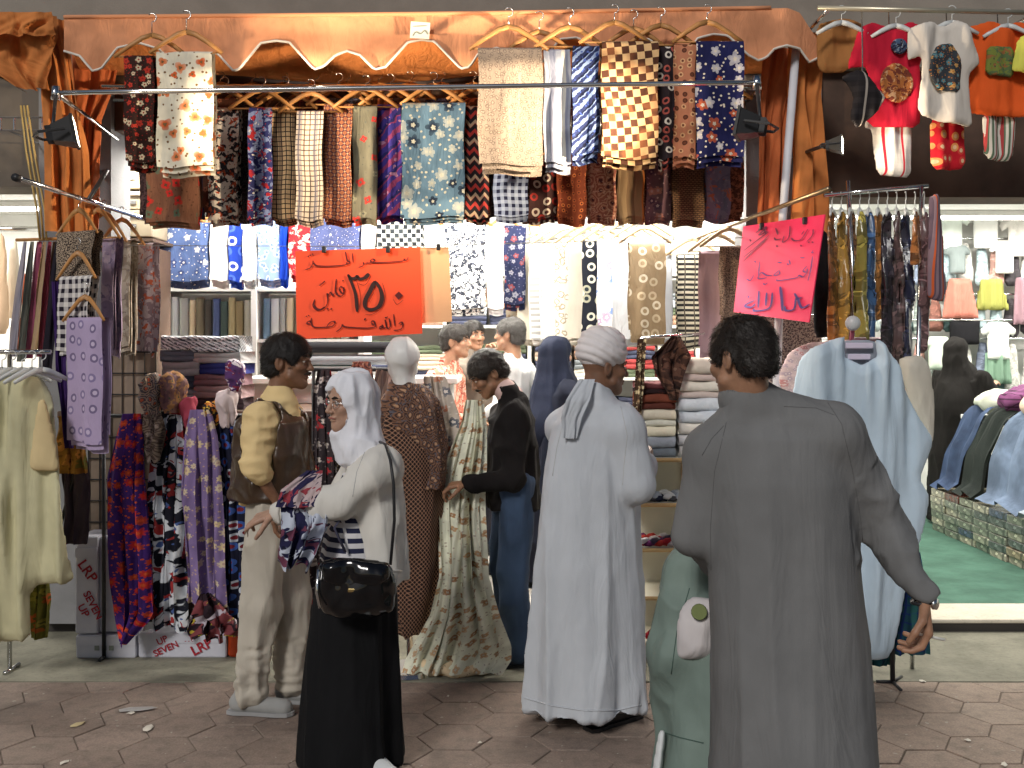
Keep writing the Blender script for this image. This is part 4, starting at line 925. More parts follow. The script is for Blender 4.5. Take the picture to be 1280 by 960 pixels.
for x0, x1, y0, y1 in ((202, 248, 420, 437), (240, 300, 420, 440)):
    z0, z1 = P(0, y1, 6.0).z, P(0, y0, 6.0).z; bundle(P(x0, 0, 6.0).x, P(x1, 0, 6.0).x, 6.14, .3, z0, z1, fabric('diag', [(206, 210, 214), (60, 66, 74), (120, 126, 134), (232, 232, 232)], 26, rough=.2, spec=.8), 'plastic wrapped grey and white bundle topping the pile ' + ('by the white shelf unit' if x0 < 220 else 'beside the man in the vest'), 'wrapped bundles on the piles', 3, 'wrapped_bundle')
for y0, y1, c, nm in ((427, 441, (38, 38, 42), 'charcoal'), (443, 456, (128, 132, 138), 'grey'), (458, 470, (200, 202, 202), 'white')):
    d = 6.7; r = abs(P(0, y1, d).z - P(0, y0, d).z) / 2; z = (P(0, y0, d).z + P(0, y1, d).z) / 2
    roll((P(352, 0, d).x, d, z), (P(500 - (y0 - 427), 0, d).x, d, z), r, PL(*c), nm + ' cloth roll lying level behind the head of the man in the vest', 'lying rolls on the middle counter')
c2 = empty('counter', P(500, 560, 6.8), 'white counter in the middle of the shop under the lying rolls', 'counter')
z2 = P(0, 471, 6.7).z
MB().box((-1.05, 6.85, z2 - .022), (1.4, .6, .04), bev=.005).build('top', WHITE, c2); MB().box((-1.05, 6.9, (z2 - .042 + FLOORZ) / 2 + .005), (1.3, .46, z2 - .05 - FLOORZ)).build('body', WHITE, c2)
# back wall shelves
bs = empty('shelf_unit', (0, 9.0, 0), 'white wall shelving at the back of the fabric shop', 'shelf')
for z in (.5, .95, 1.4, 1.85, 2.3): MB().box((.15, 8.98, z), (2.9, .36, .025)).build('shelf', WHITE, bs)
for x in (-1.3, -.58, .15, .87, 1.6): MB().box((x, 8.985, 1.35), (.03, .37, 2.5)).build('upright', WHITE, bs)
BC = [((226, 222, 212), 'ivory'), ((190, 196, 206), 'pale blue'), ((60, 64, 84), 'navy'), ((150, 120, 100), 'tan'), ((210, 190, 170), 'cream'), ((110, 116, 120), 'grey'), ((150, 60, 60), 'red'), ((90, 100, 80), 'moss green')]
k = 0
for z in (.5125, .9625, 1.4125, 1.8625):
    for x0 in (-1.27, -.55, .18, .9):
        for c in range(2):
            zz = z
            for j in range(4):
                h = random.uniform(.06, .085); cc, nm = BC[RS.randint(len(BC))]
                bundle(x0 + .02 + c * .34, x0 + .33 + c * .34, 8.98, .28, zz, zz + h, fabric('plain', [cc]), nm + ' folded cloth, ' + ('bottom', 'second', 'third', 'top')[j] + ' in its pile, ' + {.5125: 'lowest', .9625: 'second', 1.4125: 'third', 1.8625: 'fourth'}[z] + ' tier of ' + {-1.27: 'outermost', -.55: 'second', .18: 'third', .9: 'innermost'}[x0] + ' back shelving bay', 'folded cloths on the back wall shelving', 2); zz += h + .001

# ------------------------------------------------------------------ display shelf with socks at the right, rolls on top
WEDGE = solid('light_wood_edge', (.5, .33, .15), .45, var=.2); CRW = solid('cream_laminate', (.66, .62, .5), .5, var=.05)
ds = empty('display_shelf', P(830, 826, 5.5), 'cream display shelf with light wood edges between the white robe and the grey robe', 'shelf')
xa, xb = P(786, 0, 5.55).x, P(872, 0, 5.55).x; zt = P(0, 572, 5.55).z
lv = [zt, P(0, 628, 5.55).z, P(0, 684, 5.55).z, P(0, 744, 5.55).z, P(0, 802, 5.55).z]
def trap(z, th, mat, nm, ins=0.0):
    q = [(xa + ins, 5.93 - ins), (xa + ins, 5.52 + ins), (xb - .10, 5.52 + ins), (xb - ins, 5.64), (xb - ins, 5.93 - ins)]; n = len(q)
    return mesh(nm, [(x, y, z - th) for x, y in q] + [(x, y, z) for x, y in q], [tuple(range(n - 1, -1, -1)), tuple(range(n, 2 * n))] + [(i, (i + 1) % n, n + (i + 1) % n, n + i) for i in range(n)], mat, ds, smooth=False)
for z in lv:
    s_ = trap(z, .02, CRW, 'shelf', .004)
    MB().tube([(xa, 5.52, z - .010), (xb - .10, 5.52, z - .010), (xb, 5.64, z - .010), (xb, 5.93, z - .010)], .011, 4).build('edge_strip', WEDGE, ds)
trap(.07, .064, WEDGE, 'plinth', .02)
for x, y in ((xa + .015, 5.535), (xb - .012, 5.65), (xa + .015, 5.90), (xb - .015, 5.915)): MB().box((x, y, zt / 2 - .01), (.028, .028, zt - .03)).build('post', WEDGE, ds)
MB().box(((xa + xb) / 2, 5.925, zt / 2), (xb - xa - .06, .01, zt - .06)).build('back_panel', CRW, ds)
MB().box((xa + .012, 5.72, lv[1] / 2 + zt / 2), (.012, .36, zt - lv[1] - .03)).build('side_panel', CRW, ds)
def socks(z, pal, n, label, xx=None):
    for i in range(n):
        x = xa + .05 + (xb - xa - .14) * (i % 8) / 7 + random.uniform(-.01, .01); y = 5.56 + .07 * (i // 8 % 3) + random.uniform(-.01, .01); zz = z + .018 * (i // 24) + .012 + .012 * (i % 2)
        m = MB(); m.tube([(x - .035, y, zz), (x - .012, y - .012, zz + .008), (x + .012, y + .006, zz + .010), (x + .035, y - .004, zz)], [.008, .017, .016, .009], 6, flat=1.2)
        c, nm = pal[i % len(pal)]; tag(m.build('rolled_socks', PL(*c), None, True), '%s rolled socks %s' % (nm, label), 'socks', 'rolled socks on the display shelf')
socks(lv[1], [((40, 44, 60), 'navy'), ((206, 206, 206), 'white'), ((70, 70, 74), 'charcoal'), ((160, 166, 176), 'grey')], 24, 'on the upper tier of the cream display shelf')
socks(lv[2], [((150, 30, 40), 'red'), ((214, 206, 206), 'white'), ((100, 40, 90), 'purple'), ((60, 50, 70), 'dark plum'), ((190, 60, 50), 'scarlet')], 24, 'on the second tier of the cream display shelf')
tag(MB().tube([P(806, 796, 5.58), P(814, 792, 5.58), P(826, 797, 5.58)], [.012, .03, .012], 6, flat=1.3).build('rolled_socks', PL(140, 20, 36), None, True), 'single crimson rolled pair lying on the third tier', 'socks')
zz = zt
for y0, c, nm in ((559, (120, 128, 136), 'grey'), (545, (150, 156, 166), 'silver grey'), (532, (222, 214, 190), 'cream'), (524, (206, 204, 190), 'checked ivory'), (511, (216, 206, 186), 'pale cream'), (503, (86, 44, 36), 'chestnut'), (492, (120, 64, 48), 'brown'), (486, (44, 28, 30), 'dark maroon'), (478, (96, 52, 54), 'maroon')):
    z1 = P(0, y0, 5.6).z; bundle(P(798, 0, 5.6).x, P(843, 0, 5.6).x, 5.72, .3, zz, z1 - .001, PL(*c), nm + ' folded cloth in the left pile on the display shelf', 'folded cloths on the display shelf', 1); zz = z1
zz = zt
for y0, c, nm in ((556, (206, 204, 200), 'pale grey'), (542, (196, 196, 198), 'light grey'), (528, (222, 216, 206), 'ivory'), (513, (206, 212, 220), 'bluish white'), (497, (214, 220, 226), 'pale blue white'), (489, (206, 190, 182), 'pinkish'), (476, (228, 222, 208), 'cream'), (467, (204, 184, 176), 'blush'), (447, (226, 214, 198), 'thick cream')):
    z1 = P(0, y0, 5.6).z; bundle(P(847, 0, 5.6).x, P(908, 0, 5.6).x, 5.72, .3, zz, z1 - .001, PL(*c), nm + ' folded cloth in the tall pale pile on the display shelf', 'folded cloths on the display shelf', 1); zz = z1
tag(drape('scarf', [(420, 838, 850), (446, 812, 862), (470, 818, 852), (500, 838, 846)], fabric('blob', [(60, 40, 34), (96, 66, 54), (40, 28, 26), (130, 100, 84)], 14), None, 2, .04, 5.5, seed=12), 'dark brown scarf slung beside the tall pale pile', 'scarf')
tag(drape('scarf', [(424, 797, 808), (480, 794, 806), (560, 789, 799)], fabric('floral', [(74, 54, 40), (206, 190, 150), (160, 130, 96), (222, 206, 170)], 26), None, 1, .02, 5.52, seed=13), 'narrow brown scarf with cream flowers hanging beside the display shelf', 'scarf')
tag(MB().tube([P(800, 424, 5.53), P(815, 421, 5.53), P(850, 419, 5.53), P(880, 417, 5.96)], .008, 6).build('hanging_bar', CHROME, None, True), 'thin bar above the display shelf carrying two brown scarves', 'bar')
# ================================================================== STREET SIDE, LEFT
# scarves hanging over a bar before the counter
sb = empty('scarf_rack', P(210, 820, 5.5), 'low dark rack with scarves hanging in front of the counter', 'rack')
zr = P(0, 520, 5.5).z; x0, x1 = P(128, 0, 5.5).x, P(302, 0, 5.5).x
MB().tube([(x0, 5.52, zr), (x1, 5.52, zr)], .011, 8).build('rail', BLACK, sb, True)
for x in (x0, x1):
    MB().tube([(x, 5.52, zr), (x, 5.52, .01)], .011, 8).build('upright', BLACK, sb, True); MB().tube([(x, 5.46, .014), (x, 5.52, .014)], .011, 6).build('foot', BLACK, sb, True)
SCF = [([(517, 152, 174, 5.42), (545, 144, 178, 5.41), (600, 130, 180, 5.40), (700, 136, 186, 5.38), (770, 138, 190, 5.37), (804, 150, 156, 5.37)], fabric('flower', [(72, 42, 118), (206, 54, 40), (190, 70, 44), (214, 90, 50)], 15, size=.38, n=8), 'purple scarf with red flowers', 3),
 ([(514, 196, 226, 5.47), (560, 186, 230, 5.46), (650, 180, 228, 5.45), (785, 176, 232, 5.44)], fabric('blob', [(22, 24, 36), (200, 204, 210), (150, 48, 48), (70, 90, 140)], 9), 'black scarf with white leaves and red marks', 4),
 ([(512, 236, 262, 5.41), (545, 230, 270, 5.40), (620, 224, 276, 5.39), (720, 232, 280, 5.38), (756, 230, 282, 5.38)], fabric('flower', [(132, 112, 158), (216, 196, 150), (206, 190, 160), (180, 150, 140)], 13, size=.3, n=7), 'lilac scarf with cream daisies', 3),
 ([(516, 262, 292, 5.46), (600, 270, 304, 5.45), (700, 276, 306, 5.44), (788, 276, 306, 5.44)], fabric('rings', [(26, 28, 48), (190, 196, 206), (60, 90, 160), (120, 40, 50)], 15), 'navy scarf with white and blue rings', 3),
 ([(512, 222, 240, 5.50), (600, 222, 246, 5.50), (700, 224, 248, 5.49)], fabric('blob', [(130, 40, 48), (206, 190, 190), (90, 30, 40), (60, 40, 70)], 12), 'crimson scarf with pale marks', 2),
 ([(518, 176, 200, 5.44), (545, 172, 206, 5.43), (575, 182, 196, 5.42)], fabric('paisley', [(150, 136, 122), (96, 84, 76), (190, 176, 160), (110, 96, 92)], 18), 'short grey paisley scarf', 2)]
for rows, m, lb, nf in SCF: tag(drape('scarf', rows, m, None, nf, .03, seed=nf * 3 + len(lb), jag=.015), lb + ' hanging on the low dark rack', 'scarf', 'scarves on the low dark rack')
tag(drape('scarf', [(742, 252, 262, 5.32), (760, 244, 280, 5.30), (785, 240, 300, 5.30), (798, 246, 296, 5.31)], fabric('blob', [(40, 26, 34), (120, 60, 64), (190, 180, 190), (190, 170, 60)], 11), None, 3, .05, seed=41, jag=.02), 'dark flowered scarf end bunched below the lilac scarf', 'scarf', 'scarves on the low dark rack')
def knot(px, py, r, m, lb):
    c = P(px, py, 5.46); f = Fld(c - Vector((.14, .14, .14)), c + Vector((.14, .14, .14)), .008); s_ = r / 232
    f.ell(c, (s_ * .62, s_ * .6, s_ * .85)); f.cone(c, c - Vector((0, 0, s_ * 1.5)), s_ * .7, s_ * .45, .03)
    o = f.build('scarf_bundle', m, None, lambda v: folds(v, 24, 9, .02, px)); tag(o, lb, 'scarf', 'bunched scarves on top of the low dark rack')
knot(190, 486, 20, fabric('paisley', [(70, 66, 70), (150, 130, 110), (180, 90, 60), (120, 120, 120)], 20, coords='OBJ'), 'grey bunched scarf knotted on the rack top')
knot(216, 484, 22, fabric('blob', [(110, 80, 76), (150, 110, 70), (90, 66, 70), (60, 70, 60)], 16, coords='OBJ'), 'brown and ochre bunched scarf knotted on the rack top')
knot(236, 508, 14, PL(150, 60, 76), 'small wine red scarf knotted on the rack top')
knot(284, 502, 17, fabric('plain', [(206, 190, 190)]), 'pale pink scarf knotted on the rack top')
knot(265, 512, 13, fabric('blob', [(30, 26, 30), (200, 120, 40), (190, 160, 60), (120, 40, 40)], 20, coords='OBJ'), 'black and orange scarf knotted on the rack top')
knot(294, 462, 14, fabric('blob', [(80, 50, 100), (210, 200, 206), (120, 40, 60), (60, 40, 70)], 18, coords='OBJ'), 'purple and white scarf knotted behind the man in the vest')

# cartons
CARD = solid('white_carton', lin((186, 186, 196)), .7, var=.08); RED = solid('carton_red', lin((150, 24, 40)), .7, var=.15)
CF = solid('flecked_carton', lin((150, 168, 172)), .7, var=.3)
def carton(px0, px1, py0, py1, d, dep, label, texts=(), flap=True):
    a, b = P(px0, py1, d), P(px1, py0, d); e = empty('carton', ((a.x + b.x) / 2, d + dep / 2, a.z), label, 'box', 'white cartons under the scarves')
    MB().box(((a.x + b.x) / 2, d + dep / 2, (a.z + b.z) / 2), (b.x - a.x, dep, b.z - a.z), bev=.006).build('body', CARD, e)
    MB().box(((a.x + b.x) / 2, d - .0025, b.z - .03), (b.x - a.x - .004, .004, .05)).build('lid_edge', CARD, e)
    for s_, px, py, size, ang in texts:
        text(s_, size, RED, e, Matrix.Translation(P(px, py, d - .0065)) @ Matrix.Rotation(R(90), 4, 'X') @ Matrix.Rotation(ang, 4, 'Z'))
    return e
carton(94, 122, 684, 792, 5.53, .24, 'tall white carton with red lettering standing under the yellow dress', [('LRP', 109, 714, .078, R(-55)), ('SEVEN\nUP', 110, 760, .058, R(-62))])
carton(124, 160, 671, 790, 5.56, .22, 'tall flecked carton behind the purple scarf')
e = carton(95, 170, 794, 822.5, 5.53, .25, 'low white carton with grey icons under the tall cartons')
for x in (121, 130, 139): MB().box(P(x, 810, 5.526), (.024, .004, .026)).build('printed_icon', solid('grey_ink', (0, 0, 0)), e)
carton(173, 283, 791, 822, 5.535, .25, 'long white carton with red lettering lying under the scarves', [('UP\nSEVEN', 205, 806, .05, R(24)), ('LRP', 252, 809, .075, R(28)), ('- - -', 236, 801, .03, 0)])
carton(96, 123, 671, 683, 5.54, .22, 'flat white carton lid lying on the tall carton')
a, b = P(284, 822, 5.53), P(303, 790, 5.53)
e = empty('orange_crate', ((a.x + b.x) / 2, 5.5, a.z), 'small orange plastic crate beside the long white carton', 'crate'); OC = solid('orange_plastic', lin((206, 72, 26)), .45)
MB().box(((a.x + b.x) / 2, 5.64, (a.z + b.z) / 2), (b.x - a.x, .2, b.z - a.z), bev=.01).build('body', OC, e); MB().box(((a.x + b.x) / 2, 5.64, b.z - .004), (b.x - a.x + .014, .215, .016), bev=.004).build('rim', OC, e)

# rack of dresses at the far left
DD = 5.0; YEL = fabric('plain', [(206, 200, 162)], coords='OBJ', wear=.2)
WP = solid('white_plastic', (.6, .62, .62), .35)
rr = empty('garment_rack', P(-20, 830, DD), 'garment rack with white hangers holding the pale yellow dresses', 'rack')
zr = P(0, 440, DD).z
MB().tube([P(-60, 440, DD), P(64, 440, DD)], .012, 8).build('rail', CHROME, rr, True)
e_ = P(12, 440, DD + .3); MB().tube([P(12, 440, DD), e_, Vector((e_.x, e_.y, .01))], .012, 8).build('upright', CHROME, rr, True)
MB().tube([Vector((e_.x, e_.y - .05, .012)), Vector((e_.x, e_.y + .1, .012))], .012, 6).build('foot', CHROME, rr, True)
puff_ = lambda lab, cat, grp, *a, **k: tag(puff(*a, **k), lab, cat, grp)
yd = puff_('long pale yellow dress hanging on the white hangers', 'dress', None, 'hanging_dress', [(-40, 476), (10, 470), (24, 466), (52, 470), (66, 500), (78, 560), (84, 620), (90, 690), (97, 726), (40, 732), (41, 802), (-40, 806)], DD, YEL, T=.034, soft=.05, fx=11, fz=1.0, amp=.034, seed=3, soften=1)
puff('sleeve', [(49, 498), (58, 500), (72, 560), (76, 590), (36, 588), (42, 540)], DD - .075, fabric('plain', [(214, 192, 146)], coords='OBJ'), yd, T=.018, soft=.03, seed=4, amp=.004)
for i in range(6):
    x = -10 + i * 12.5; hanger(P(x, 462, DD - .05 + .03 * (i % 2)), .3, 'white plastic hanger on the rack with the pale yellow dresses', 'white hangers', yaw=R(58), drop=.06, hook=.085, mat=WP, bar=False)
tag(drape('hanging_garment', [(560, 74, 106), (600, 78, 112), (680, 84, 110)], fabric('plain', [(64, 54, 62)]), None, 2, .03, 5.3, seed=21), 'dark grey purple garment between the yellow dress and the purple scarf', 'garment')
tag(drape('hanging_garment', [(520, 74, 100), (560, 76, 108), (592, 74, 112)], fabric('floral', [(150, 104, 40), (96, 100, 40), (196, 130, 60), (120, 80, 30)], 10), None, 2, .03, 5.2, seed=22), 'ochre and green garment showing beside the yellow dress', 'garment')
tag(drape('hanging_garment', [(700, 36, 62), (770, 36, 62), (798, 40, 58)], fabric('floral', [(110, 108, 44), (190, 90, 40), (150, 140, 60), (90, 90, 40)], 12), None, 2, .03, 5.25, seed=23), 'olive garment with orange print hanging below the yellow dress', 'garment')
tag(MB().tube([P(66, 690, 5.3), P(115, 515, 5.3)], .01, 6).build('hanging_bar', BLACK, None, True), 'dark slanting bar behind the yellow dress', 'bar')
bd = empty('display_board', P(150, 820, 5.8), 'dark wire backed board behind the short chrome rail', 'board')
a, b = P(112, 820, 5.8), P(196, 440, 5.8); MB().box(((a.x + b.x) / 2, 5.81, (max(.005, a.z) + b.z) / 2), (b.x - a.x, .03, b.z - max(.005, a.z))).build('panel', solid('tan_panel', (.17, .13, .1), .8, var=.3), bd)
for k in range(7): MB().tube([(a.x + (b.x - a.x) * k / 6, 5.785, b.z), (a.x + (b.x - a.x) * k / 6, 5.785, .05)], .004, 4).build('wire', BLACK, bd)
for k in range(12): MB().tube([(a.x, 5.78, b.z - k * .12), (b.x, 5.78, b.z - k * .12)], .004, 4).build('wire', BLACK, bd)
# striped scarves bunch
G5 = 'long scarves hanging beside the left shop'
for i, (xa_, xb_, yb, c, nm) in enumerate([(12, 22, 446, (150, 146, 158), 'grey lilac'), (20, 30, 452, (120, 124, 116), 'grey green'), (28, 40, 448, (160, 84, 110), 'rose'), (36, 46, 440, (166, 140, 110), 'tan'), (42, 52, 446, (140, 60, 80), 'wine'), (48, 60, 430, (150, 136, 112), 'sand'), (52, 66, 470, (34, 30, 40), 'black')]):
    tag(drape('scarf', [(302, xa_ + 18, xb_ + 12), (340, xa_ + 12, xb_ + 10), (yb, xa_, xb_)], fabric('plain', [c]), None, 1, .015, 5.55 + .03 * (i % 3), seed=50 + i, nx=12), nm + ' long scarf hanging beside the bright shop behind the yellow dress', 'scarf', G5)
tag(MB().tube([P(20, 300, 5.58), P(90, 298, 5.58), P(90, 298, 5.97)], .009, 6).build('hanging_bar', WOOD, None, True), 'wooden bar carrying the long striped scarves', 'bar')
for i in range(3): tag(MB().tube([P(26 + 4 * i, 132, 5.5), P(33 + 5 * i, 190, 5.48), P(46 + 5 * i, 262, 5.5), P(50 + 4 * i, 300, 5.56)], .006, 6).build('cord', solid('gold_cord', (.55, .38, .13), .5), None, True), 'gold cord hanging beside the bunched orange curtain', 'cord', 'gold cords')
wr = empty('wire_shelf', P(0, 165, 5.6), 'wire shelf edge under the neighbouring awning', 'shelf')
for y in (147, 163): MB().tube([P(-60, y, 5.6), P(60, y, 5.6)], .006, 5).build('wire', CHROME, wr)
for x in range(-50, 60, 17): MB().tube([P(x, 147, 5.6), P(x, 163, 5.6)], .005, 5).build('wire', CHROME, wr)
MB().tube([P(10, 163, 5.6), P(10, 163, 5.6) + Vector((0, .4, 0))], .006, 5).build('bracket', CHROME, wr)
# things in the left shop
for i, (x0_, x1_, y0_, y1_, c, nm) in enumerate([(-30, 14, 290, 420, (222, 190, 160), 'peach'), (4, 30, 300, 400, (226, 216, 200), 'cream'), (14, 40, 330, 440, (196, 110, 80), 'coral')]):
    puff_(nm + ' child dress hanging inside the left shop', 'dress', 'dresses inside the left shop', 'hanging_dress', [(x0_ + 8, y0_), (x1_ - 8, y0_), (x1_, y1_), (x0_, y1_)], 7.4 + .15 * i, fabric('plain', [c], coords='OBJ'), T=.03, h=.02, seed=60 + i)
tag(MB().tube([P(-60, 286, 7.55), P(60, 286, 7.55)], .02, 6).build('hanging_bar', CHROME, None, True), 'chrome bar with child dresses inside the left shop', 'bar')

# ================================================================== STREET SIDE, RIGHT
# rail of small t-shirts
DT = 5.2; tr = empty('shirt_rail', P(1150, 12, DT), 'long pale rail carrying children shirts below the grey wall', 'rail')
MB().tube([P(1022, 10, DT), P(1310, 16, DT)], .013, 8).build('tube', solid('pale_rail', (.5, .46, .36), .35, .6), tr, True)
for x in (1036, 1300): MB().tube([P(x, 11, DT), P(x, 11, DT) + Vector((0, .72, .0))], .011, 6).build('wall_arm', CHROME, tr, True)
def tee(pts, m, lab, d, seed): return tag(puff('hanging_shirt', pts, d, m, T=.019, h=.008, soft=.03, seed=seed, amp=.013, fx=14, fz=4, soften=1), lab, 'shirt', 'children shirts on the pale rail')
TC = tee([(1092, 27), (1108, 33), (1122, 34), (1138, 26), (1156, 34), (1166, 70), (1150, 76), (1150, 110), (1152, 160), (1082, 160), (1085, 96), (1080, 84), (1058, 86), (1072, 36)], fabric('plain', [(196, 30, 56)], coords='OBJ'), 'crimson child shirt with a round motif', DT + .02, 71)
TW = tee([(1136, 34), (1166, 26), (1180, 33), (1196, 24), (1210, 32), (1226, 78), (1212, 92), (1212, 120), (1216, 160), (1180, 154), (1146, 144), (1152, 84), (1150, 70), (1134, 76)], fabric('plain', [(214, 206, 196)], coords='OBJ'), 'white child shirt with a dark floral motif', DT - .04, 72)
TO = tee([(1206, 34), (1240, 26), (1256, 34), (1272, 26), (1306, 36), (1320, 80), (1304, 86), (1306, 148), (1240, 146), (1204, 138), (1214, 92), (1196, 84)], fabric('plain', [(222, 92, 36)], coords='OBJ'), 'orange child shirt with an olive square', DT + .02, 73)
tee([(1272, 46), (1300, 40), (1320, 60), (1310, 100), (1274, 90), (1264, 88)], fabric('plain', [(200, 200, 90)], coords='OBJ'), 'yellow green child shirt beside the orange one', DT - .05, 74)
tee([(1020, 30), (1058, 22), (1080, 30), (1076, 60), (1060, 90), (1022, 92)], fabric('plain', [(170, 116, 66)], coords='OBJ'), 'tan child shirt at the end of the pale rail', DT + .1, 75)
def motif(pts, d, m, par, h=.006): return puff('printed_motif', pts, d, m, par, T=.012, h=h, soft=.01, amp=.013, fx=14, fz=4, seed=71, soften=1)
def disc(x, y, rx, ry, n=14): return [(x + rx * math.cos(6.283 * k / n), y + ry * math.sin(6.283 * k / n)) for k in range(n)]
motif(disc(1124, 58, 11, 10), DT - .014, fabric('blob', [(70, 90, 120), (40, 40, 60), (150, 160, 170), (90, 60, 60)], 40, coords='OBJ'), TC)
motif(disc(1120, 104, 22, 25), DT - .016, fabric('blob', [(180, 110, 60), (120, 60, 44), (206, 160, 120), (90, 40, 36)], 22, coords='OBJ'), TC)
motif([(1172, 56), (1192, 52), (1204, 76), (1200, 116), (1172, 112), (1160, 92), (1164, 70)], DT - .078, fabric('floral', [(56, 60, 66), (196, 150, 90), (90, 140, 150), (180, 110, 50)], 26, coords='OBJ'), TW)
motif([(1232, 58), (1266, 60), (1268, 98), (1231, 94)], DT - .016, fabric('blob', [(120, 130, 60), (90, 110, 70), (150, 100, 60), (70, 70, 60)], 26, coords='OBJ'), TO)
for x, y, d, nm in ((1120, 34, DT + .02, 'crimson'), (1190, 30, DT - .04, 'white'), (1260, 34, DT + .02, 'orange'), (1052, 30, DT + .1, 'tan')):
    hanger(P(x, y - 2, DT), .26, 'white plastic hanger carrying the %s child shirt' % nm, 'white hangers', drop=.06, hook=.075, mat=WP, bar=False)
def trous(pts, d, m, lab, seed): return tag(puff('hanging_trousers', pts, d, m, T=.02, h=.009, soft=.03, seed=seed, amp=.014, fx=16, soften=1), lab, 'trousers', 'small garments below the shirts')
trous([(1088, 128), (1138, 126), (1140, 160), (1142, 222), (1094, 220), (1092, 162), (1080, 160)], DT + .06, fabric('hstripe', [(226, 222, 216), (232, 228, 222), (200, 40, 60)], 20, coords='OBJ'), 'white child suit with red trim below the crimson shirt', 81)
trous([(1162, 146), (1206, 148), (1208, 212), (1162, 214)], DT + .06, fabric('rings', [(196, 30, 44), (222, 150, 90), (206, 70, 60), (230, 190, 150)], 16, coords='OBJ'), 'red child trousers with pale dots below the white shirt', 82)
trous([(1226, 140), (1270, 142), (1266, 202), (1230, 200)], DT + .06, fabric('stripe', [(206, 200, 190), (90, 110, 90), (180, 70, 70)], 42, coords='OBJ'), 'striped child trousers below the orange shirt', 83)
trous([(1050, 96), (1074, 86), (1108, 120), (1098, 140), (1070, 162), (1060, 150), (1066, 120)], DT - .12, fabric('hstripe', [(36, 32, 34), (44, 40, 42), (170, 160, 150)], 18, coords='OBJ'), 'dark knitted garment with pale stripes hung askew by the crimson shirt', 84)
for x, d in ((1112, DT + .06), (1184, DT + .06), (1248, DT + .06), (1078, DT - .1)):
    tag(MB().tube([P(x, 12, DT) + Vector((0, .012, 0)), P(x, 60, DT + .09 if d > DT else d), P(x, 145 if x != 1078 else 100, d)], .003, 4).build('cord', STEEL, None), 'thin wire hanging from the pale rail to a small garment', 'wire', 'wires on the pale rail')
# lamp in the right shop
fl = flood(P(1037, 182, 5.08), P(1037, 184, 5.08) + Vector((1, -.40, 0)), 22, 'lit floodlight behind the garments by the orange curtain', 2.5, (1, .82, .6), .5); fl.scale = (.62, .62, .62)
MB().tube([P(1036, 180, 5.09), Vector((P(1036, 180, 5.09).x, 6.0, P(1036, 160, 5.09).z))], .01, 6).build('mounting_arm', BLACK, fl)
# rack with plastic covered garments
DG = 5.35; gr = empty('garment_rack', P(1100, 850, DG), 'chrome garment rack with plastic covered garments beside the pink notice', 'rack')
MB().tube([P(1030, 244, DG), P(1160, 232, DG)], .012, 8).build('rail', CHROME, gr, True)
for a, b in (((1060, 226), (1074, 500)), ((1152, 232), (1140, 840))): MB().tube([P(*a, DG), P(*b, DG)], .012, 8).build('upright', CHROME, gr, True)
MB().tube([P(1074, 500, DG), P(1078, 838, DG)], .012, 8).build('upright', CHROME, gr, True)
MB().tube([P(1070, 840, DG) , P(1150, 840, DG)], .014, 8).build('foot', CHROME, gr, True)
PC = [((150, 96, 44), 'amber'), ((170, 130, 60), 'ochre'), ((120, 84, 54), 'brown'), ((150, 140, 70), 'olive gold'), ((60, 90, 130), 'blue'), ((160, 110, 60), 'caramel'), ((48, 40, 48), 'black'), ((90, 70, 70), 'plum brown'), ((40, 44, 66), 'navy'), ((140, 90, 50), 'rust'), ((110, 84, 86), 'mauve')]
for i, (c, nm) in enumerate(PC):
    x = 1034 + i * 11.5; yb = [430, 440, 420, 470, 440, 400, 450, 470, 460, 330, 440][i]
    puff_(nm + ' garment in clear plastic on the chrome rack', 'garment', 'plastic covered garments', 'covered_garment', [(x, 272), (x + 6, 262), (x + 12, 266), (x + 15, 300), (x + 15, yb), (x - 2, yb + 4), (x - 2, 300)], DG - .06 + .05 * (i % 3), fabric('blob', [c, tuple(int(k * .7) for k in c), tuple(min(255, int(k * 1.35)) for k in c), c], 12, coords='OBJ', rough=.16, spec=.8), T=.022, h=.012, seed=90 + i, fx=16, fz=4, amp=.02)
    hanger(P(x + 6, 262, DG), .2, 'clear plastic hanger on the chrome rack beside the pink notice', 'clear hangers', yaw=R(62), drop=.04, hook=.09, mat=WP, bar=False)
puff_('striped knit top with an orange cuff at the end of the chrome rack', 'shirt', None, 'hanging_shirt', [(1160, 246), (1174, 240), (1180, 300), (1184, 360), (1180, 378), (1160, 374), (1160, 320)], DG - .1, fabric('stripe', [(130, 110, 120), (90, 76, 90), (190, 90, 50)], 40, coords='OBJ'), T=.03, seed=103)
puff_('black garment behind the pink notice', 'garment', None, 'hanging_garment', [(1018, 290), (1030, 286), (1042, 300), (1044, 420), (1016, 424)], 5.45, fabric('plain', [(16, 15, 18)], coords='OBJ'), T=.03, seed=104)
